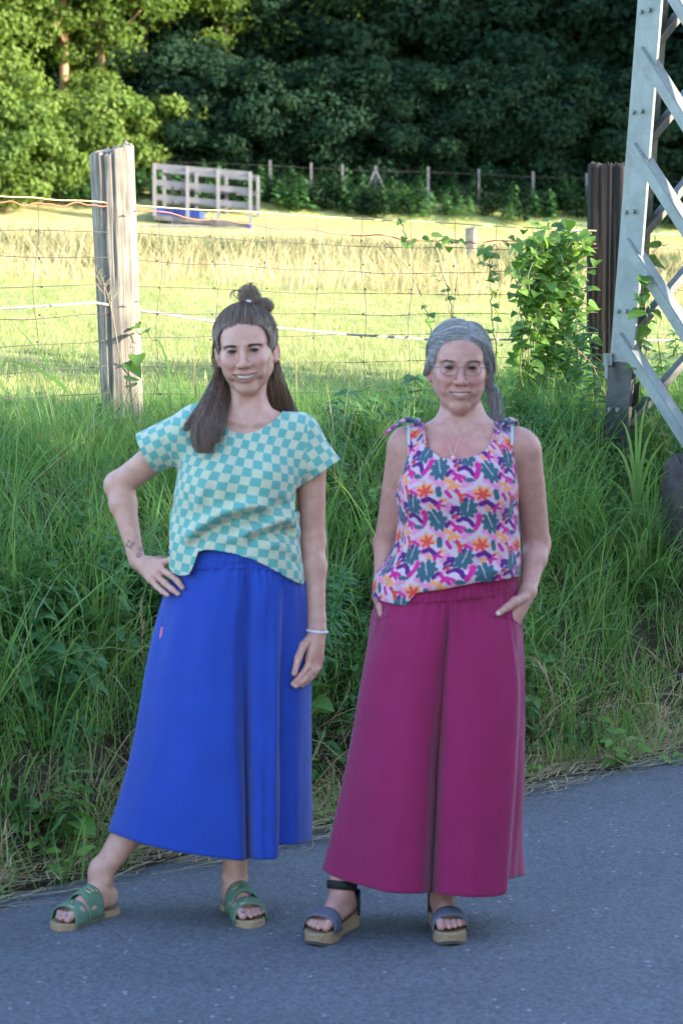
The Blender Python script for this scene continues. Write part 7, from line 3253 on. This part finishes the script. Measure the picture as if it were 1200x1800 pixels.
# pale bra straps beside the top's straps
M_white = mat_plain('pale_elastic', (.33, .40, .45), .7)
for a in ([Wo(717, 744, .005), Wo(717.5, 753, -.030), Wo(717.5, 766, -.056), Wo(718.5, 782, -.072)], [Wo(899, 741, .005), Wo(899.5, 752, -.030), Wo(899.5, 764, -.054), Wo(899, 782, -.070)]):
    b_ = bez(a, 12)
    V, F, T_ = [], [], []
    ribbon(V, F, T_, b_, .0075, 0, side=(1, -.3, 0))
    mesh_obj('bra_strap', V, F, [M_white], tank)
# necklace and pendant
M_gold = mat_plain('thin_gold_chain', (.65, .50, .35), .3, metal=.8)
m = MB()
m.tube(bez([Wo(779, 738, -.004), Wo(781, 755, -.050), Wo(787, 778, -.086), Wo(796, 800, -.112), Wo(803, 780, -.094), Wo(812, 762, -.070)], 24), .0008, 5)
nk = m.build('necklace', M_gold, ow, True)
pv = MB()
c = Wo(796, 805, -.118)
pv.tube([c + np.array([0, 0, .007]), c + np.array([0, -.002, .003]), c + np.array([0, -.002, -.003]), c + np.array([0, 0, -.007])], [.002, .006, .006, .002], 10)
pv.build('pendant', mat_plain('pink_stone', (.75, .35, .55), .2), nk, True)

# glasses: thin rims, half of them metal, with real lenses
M_rim = mat_plain('dark_thin_metal', (.10, .07, .07), .35, metal=.6)
m_, nt_, bs_ = new_mat('spectacle_lens')
tr_ = nt_.nodes.new('ShaderNodeBsdfTransparent')
gl_ = nt_.nodes.new('ShaderNodeBsdfGlossy')
gl_.inputs['Roughness'].default_value = .03
mx_ = nt_.nodes.new('ShaderNodeMixShader')
fz_ = nt_.nodes.new('ShaderNodeFresnel')
fz_.inputs['IOR'].default_value = 1.45
ml_ = nt_.nodes.new('ShaderNodeMath')
ml_.operation = 'MULTIPLY'
ml_.inputs[1].default_value = .35
nt_.links.new(fz_.outputs[0], ml_.inputs[0])
nt_.links.new(ml_.outputs[0], mx_.inputs[0])
nt_.links.new(tr_.outputs[0], mx_.inputs[1])
nt_.links.new(gl_.outputs[0], mx_.inputs[2])
nt_.links.new(mx_.outputs[0], nt_.nodes['Material Output'].inputs['Surface'])
M_lens = m_
gls = empty('glasses', tuple(ho.w(0, -.10, 0)))
gls.parent = ow
gls.location = Vector(gls.location) - ow.location
go = ho.w(0, -.10, 0)
for sx in (-1, 1):
    rim = []
    for a in np.linspace(0, 2 * math.pi, 33):
        ca, sa = math.cos(a), math.sin(a)
        x = sx * .0315 + .0235 * np.sign(ca) * abs(ca) ** .8
        z = -.0045 + (.0125 if sa > 0 else .0165) * np.sign(sa) * abs(sa) ** .8
        y = -.106 + 4.5 * x * x
        rim.append(ho.w(x, y, z))
    rim = np.array(rim)
    m = MB()
    m.tube(rim - go, .00075, 6, cap=False)
    m.build('rim', M_rim, gls, True)
    c = rim[:-1].mean(0)
    V = [c - go] + [p - go for p in rim[:-1]]
    F = [[0, 1 + k, 1 + (k + 1) % 32] for k in range(32)]
    mesh_obj('lens', V, F, [M_lens], gls)
    m = MB()
    m.tube(np.array([ho.w(sx * .0555, -.092, .0015), ho.w(sx * .070, -.080, .002), ho.w(sx * .0795, -.03, .002), ho.w(sx * .083, .018, .004), ho.w(sx * .084, .035, -.012)]) - go, .0011, 6)
    m.build('temple', M_rim, gls, True)
m = MB()
m.tube(np.array([ho.w(-.0085, -.1055, .0005), ho.w(0, -.1085, .003), ho.w(.0085, -.1055, .0005)]) - go, .0010, 6)
m.build('bridge', M_rim, gls, True)

# platform sandals
M_band = mat_plain('blue_grey_leather', (.095, .095, .135), .75, noise=.12, scale=50, bump=.15)
M_black = mat_plain('black_neoprene', (.008, .008, .009), .8)
M_cork2 = mat_plain('pale_cork', (.28, .185, .11), .9, noise=.3, scale=150, bump=.3)
for T0, side in ((TOR, 1), (TOL, -1)):
    def T(x, y, z, T0=T0):
        p = T0(x, y, z)
        p[2] -= PH
        return p
    sd = empty('sandal', tuple(T(0, -.06, 0)), None)
    sd.parent = ow
    sd.location = Vector(sd.location) - ow.location
    sole('sole', T, side, lambda y: .0005 + .02 * np.clip((-y - .15) / .06, 0, 1) ** 2, lambda y: .009 + .02 * np.clip((-y - .15) / .06, 0, 1) ** 2, M_rubber, sd)
    sole('platform', T, side, lambda y: .0092 + .02 * np.clip((-y - .15) / .06, 0, 1) ** 2, lambda y: PH + .014 * np.clip((y + .02) / .08, 0, 1), M_cork2, sd, .99)
    strap('strap', T, side, -.152, -.096, .027, .028, 0, PH + .040, 0, PH + .050, PH - .006, M_band, sd, .004)
    # ankle strap, its heel counter and the side tab down to the sole
    m = MB()
    ring = [T(.041 * math.sin(a) * side, -.002 - .047 * math.cos(a) + .010, PH + .088 + .012 * math.cos(a)) for a in np.linspace(0, 2 * math.pi, 25)]
    V, F = [], []
    for k, p in enumerate(ring):
        for dz, dr in ((-.012, 0), (0, .003), (.012, 0)):
            V.append(p + np.array([0, 0, dz]) + (p - T(0, .0, PH + .088)) * np.array([1, 1, 0]) * dr * 8)
    for k in range(24):
        for j in range(2):
            q = k * 3 + j
            F.append([q, q + 3, q + 4, q + 1])
    a_ = mesh_obj('ankle_strap', V, F, [M_black], sd)
    q_ = a_.modifiers.new('thick', 'SOLIDIFY')
    q_.thickness = .007
    V, F = [], []
    na_, nz_ = 18, 6
    for k in range(na_ + 1):
        a = math.pi * (.5 + k / na_)
        for j in range(nz_ + 1):
            f_ = j / nz_
            rx, ry = .036 + .004 * f_, .040 + .004 * f_
            top_ = .112 if abs(k / na_ - .5) < .5 else .10
            V.append(T(rx * math.cos(a - math.pi / 2 + math.pi / 2) * 0 + .038 * math.cos(math.pi * k / na_) * side, .030 + .042 * math.sin(math.pi * k / na_), PH + .002 + .066 * f_))
    for k in range(na_):
        for j in range(nz_):
            q = k * (nz_ + 1) + j
            F.append([q, q + 1, q + nz_ + 2, q + nz_ + 1])
    hc_ = mesh_obj('heel_counter', V, F, [M_black], sd)
    q_ = hc_.modifiers.new('thick', 'SOLIDIFY')
    q_.thickness = .004

# hair of the older woman: grey, parted, drawn back
M_grey = hair_material('grey_hair', [(.13, .12, .13), (.26, .25, .265), (.44, .43, .45)], .4)
M_greybase = mat_plain('grey_hair_mass', (.16, .15, .16), .55, noise=.3, scale=60)
w = ho.w
SK_R2 = np.array([.0835, .0975, .0935])
H = Sdf()
H.add(ellipsoid(w(*SK_C), SK_R2 * 1.008, ho.M), .01)
H.add(ellipsoid(w(0, .055, -.02), (.064, .05, .065), ho.M), .02)
H.sub(superell(w(0, -.098, -.054), (.0745, .098, .1195), ho.M), .006)
H.sub(ellipsoid(w(-.088, .004, -.034), (.030, .030, .034), ho.M), .006)
H.sub(ellipsoid(w(-.02, -.03, -.10), (.14, .066, .085), ho.M), .01)
tail = [w(.045, .085, .01), w(.066, .095, -.03), Wo(864, 685, .11), Wo(865, 728, .12)]
sideR = [w(.030, -.070, .085), w(.066, -.040, .060), w(.082, .0, .015), w(.084, .045, -.030)]
for c_, r_ in ((tail, [.016, .016, .012, .005]), (sideR, [.006, .010, .014, .014, .008])):
    b_ = bez(c_, 12)
    rr = np.interp(np.linspace(0, 1, 12), np.linspace(0, 1, len(r_)), r_)
    for i in range(11):
        H.add(capsule(b_[i], b_[i + 1], rr[i] * (.8 - .055 * i), rr[i + 1] * (.745 - .055 * i)), .01)
lo, hi = Wo(725, 760), Wo(900, 540)
Ph, Fh = surface(H, axis(lo[0], hi[0], .004), axis(YO - .12, YO + .18, .004), axis(lo[2], hi[2], .004))
hair2 = mesh_obj('hair', relax(Ph, Fh, 2), Fh.astype(np.int32), [M_greybase], ow)
cur = []
part = np.array([.020, -.055, .1])
for k in range(3000):
    # roots along the parting, combed to either side and back over the ears
    s_ = -1 if rgh.uniform() < .55 else 1
    v_ = rgh.uniform(0, 1)
    if k < 1900:
        root = np.array([.022 + s_ * rgh.uniform(.0, .010), -.092 + .14 * v_, .105])
        d0 = np.array([.29 + s_ * .03, -.93 + 1.3 * v_, .50 + .9 * min(1, v_ * 2.2)])
        end = np.array([s_ * 1.0, .35 + .5 * v_ + rgh.normal(0, .08), -.15 + rgh.normal(0, .12)])
        midd = np.array([(s_ * .70 - .02) if s_ < 0 else .92, -.66 + 1.0 * v_ + rgh.normal(0, .05), .47])
    else:
        # front hairline swept back
        ph = rgh.uniform(-1.25, 1.35)
        d0 = np.array([math.sin(ph), -math.cos(ph) * .95, .48 - .30 * abs(math.sin(ph)) + rgh.uniform(0, .15)])
        s_ = 1 if ph > .25 else -1
        midd = np.array([s_ * .95, -.15 + rgh.normal(0, .06), .35 + rgh.normal(0, .08)])
        end = np.array([s_ * .92, .55, -.1 + rgh.normal(0, .12)])
    pts = []
    lift = rgh.uniform(1.005, 1.050) if k % 14 else rgh.uniform(1.05, 1.11)
    for u in np.linspace(0, 1, 12):
        d = (1 - u) ** 2 * d0 / np.linalg.norm(d0) + 2 * u * (1 - u) * midd / np.linalg.norm(midd) + u * u * end / np.linalg.norm(end)
        d /= np.linalg.norm(d)
        pts.append(SK_C + d * SK_R2 * (1.0 + (lift - 1) * min(1, .3 + u * 3) + .013 * math.sin(u * 11 + 5 * v_ + s_) + .003 * math.sin(u * 17 + k)))
    cur.append(w(np.array(pts)))
for k in range(1700):
    sx = -1 if k % 2 else 1
    f_ = rgh.uniform(0, 1)
    if sx > 0:
        d0 = np.array([.26 + .62 * f_, -.95 + .50 * f_ + .06 * rgh.normal(), .50 - .38 * f_ ** 1.5 + .05 * rgh.normal() + .10 * rgh.uniform()])
        d1 = np.array([.80, .62, .25 - .30 * f_ + rgh.normal(0, .10)])
    else:
        d0 = np.array([-.78 - .16 * f_, -.62 + .25 * f_ + .06 * rgh.normal(), .34 - .62 * f_ + .05 * rgh.normal()])
        d1 = np.array([-.70, .70, .10 - .35 * f_ + rgh.normal(0, .10)])
    d0 /= np.linalg.norm(d0)
    d1 /= np.linalg.norm(d1)
    om = math.acos(np.clip(d0 @ d1, -.999, .999))
    lf = rgh.uniform(1.006, 1.055)
    cur.append(w(np.array([SK_C + (math.sin((1 - u) * om) * d0 + math.sin(u * om) * d1) / math.sin(om) * SK_R2 * (1.0 + (lf - 1) * min(1, u * 4 + .2) + .006 * math.sin(u * 8 + f_ * 5)) for u in np.linspace(0, 1, 11)])))
cur += lock(rgh, tail, [.014, .016, .016, .014], 260, 14, .006)
cur += lock(rgh, sideR, [.006, .012, .017, .018, .016], 480, 14, .005)
cur += lock(rgh, [w(-.066, -.03, .05), w(-.080, -.005, .015), w(-.083, .02, -.02), w(-.070, .05, -.03)], [.006, .011, .014, .012], 600, 12, .004)
cur += lock(rgh, [w(.060, -.055, .055), w(.080, -.02, .01), w(.088, .0, -.03), w(.085, .01, -.06)], [.004, .006, .007, .006], 60, 12, .006)
cur += lock(rgh, [Wo(868, 690, .10), Wo(872, 725, .11), Wo(866, 760, .12)], [.018, .020, .018], 140, 12, .01)
strands_obj('hair_strands', cur, .00065, M_grey, hair2)


# child positions: everything above was modelled in world space
bpy.context.view_layer.update()
for root in (yw, ow):
    for c in root.children:
        if c.type != 'EMPTY':
            c.location = Vector(c.location) - root.location
        else:
            for d in c.children:
                if d.name.split('.')[0] in ('sole', 'cork_footbed', 'strap', 'platform', 'ankle_strap', 'heel_counter'):
                    d.location = Vector(d.location) - c.location - root.location
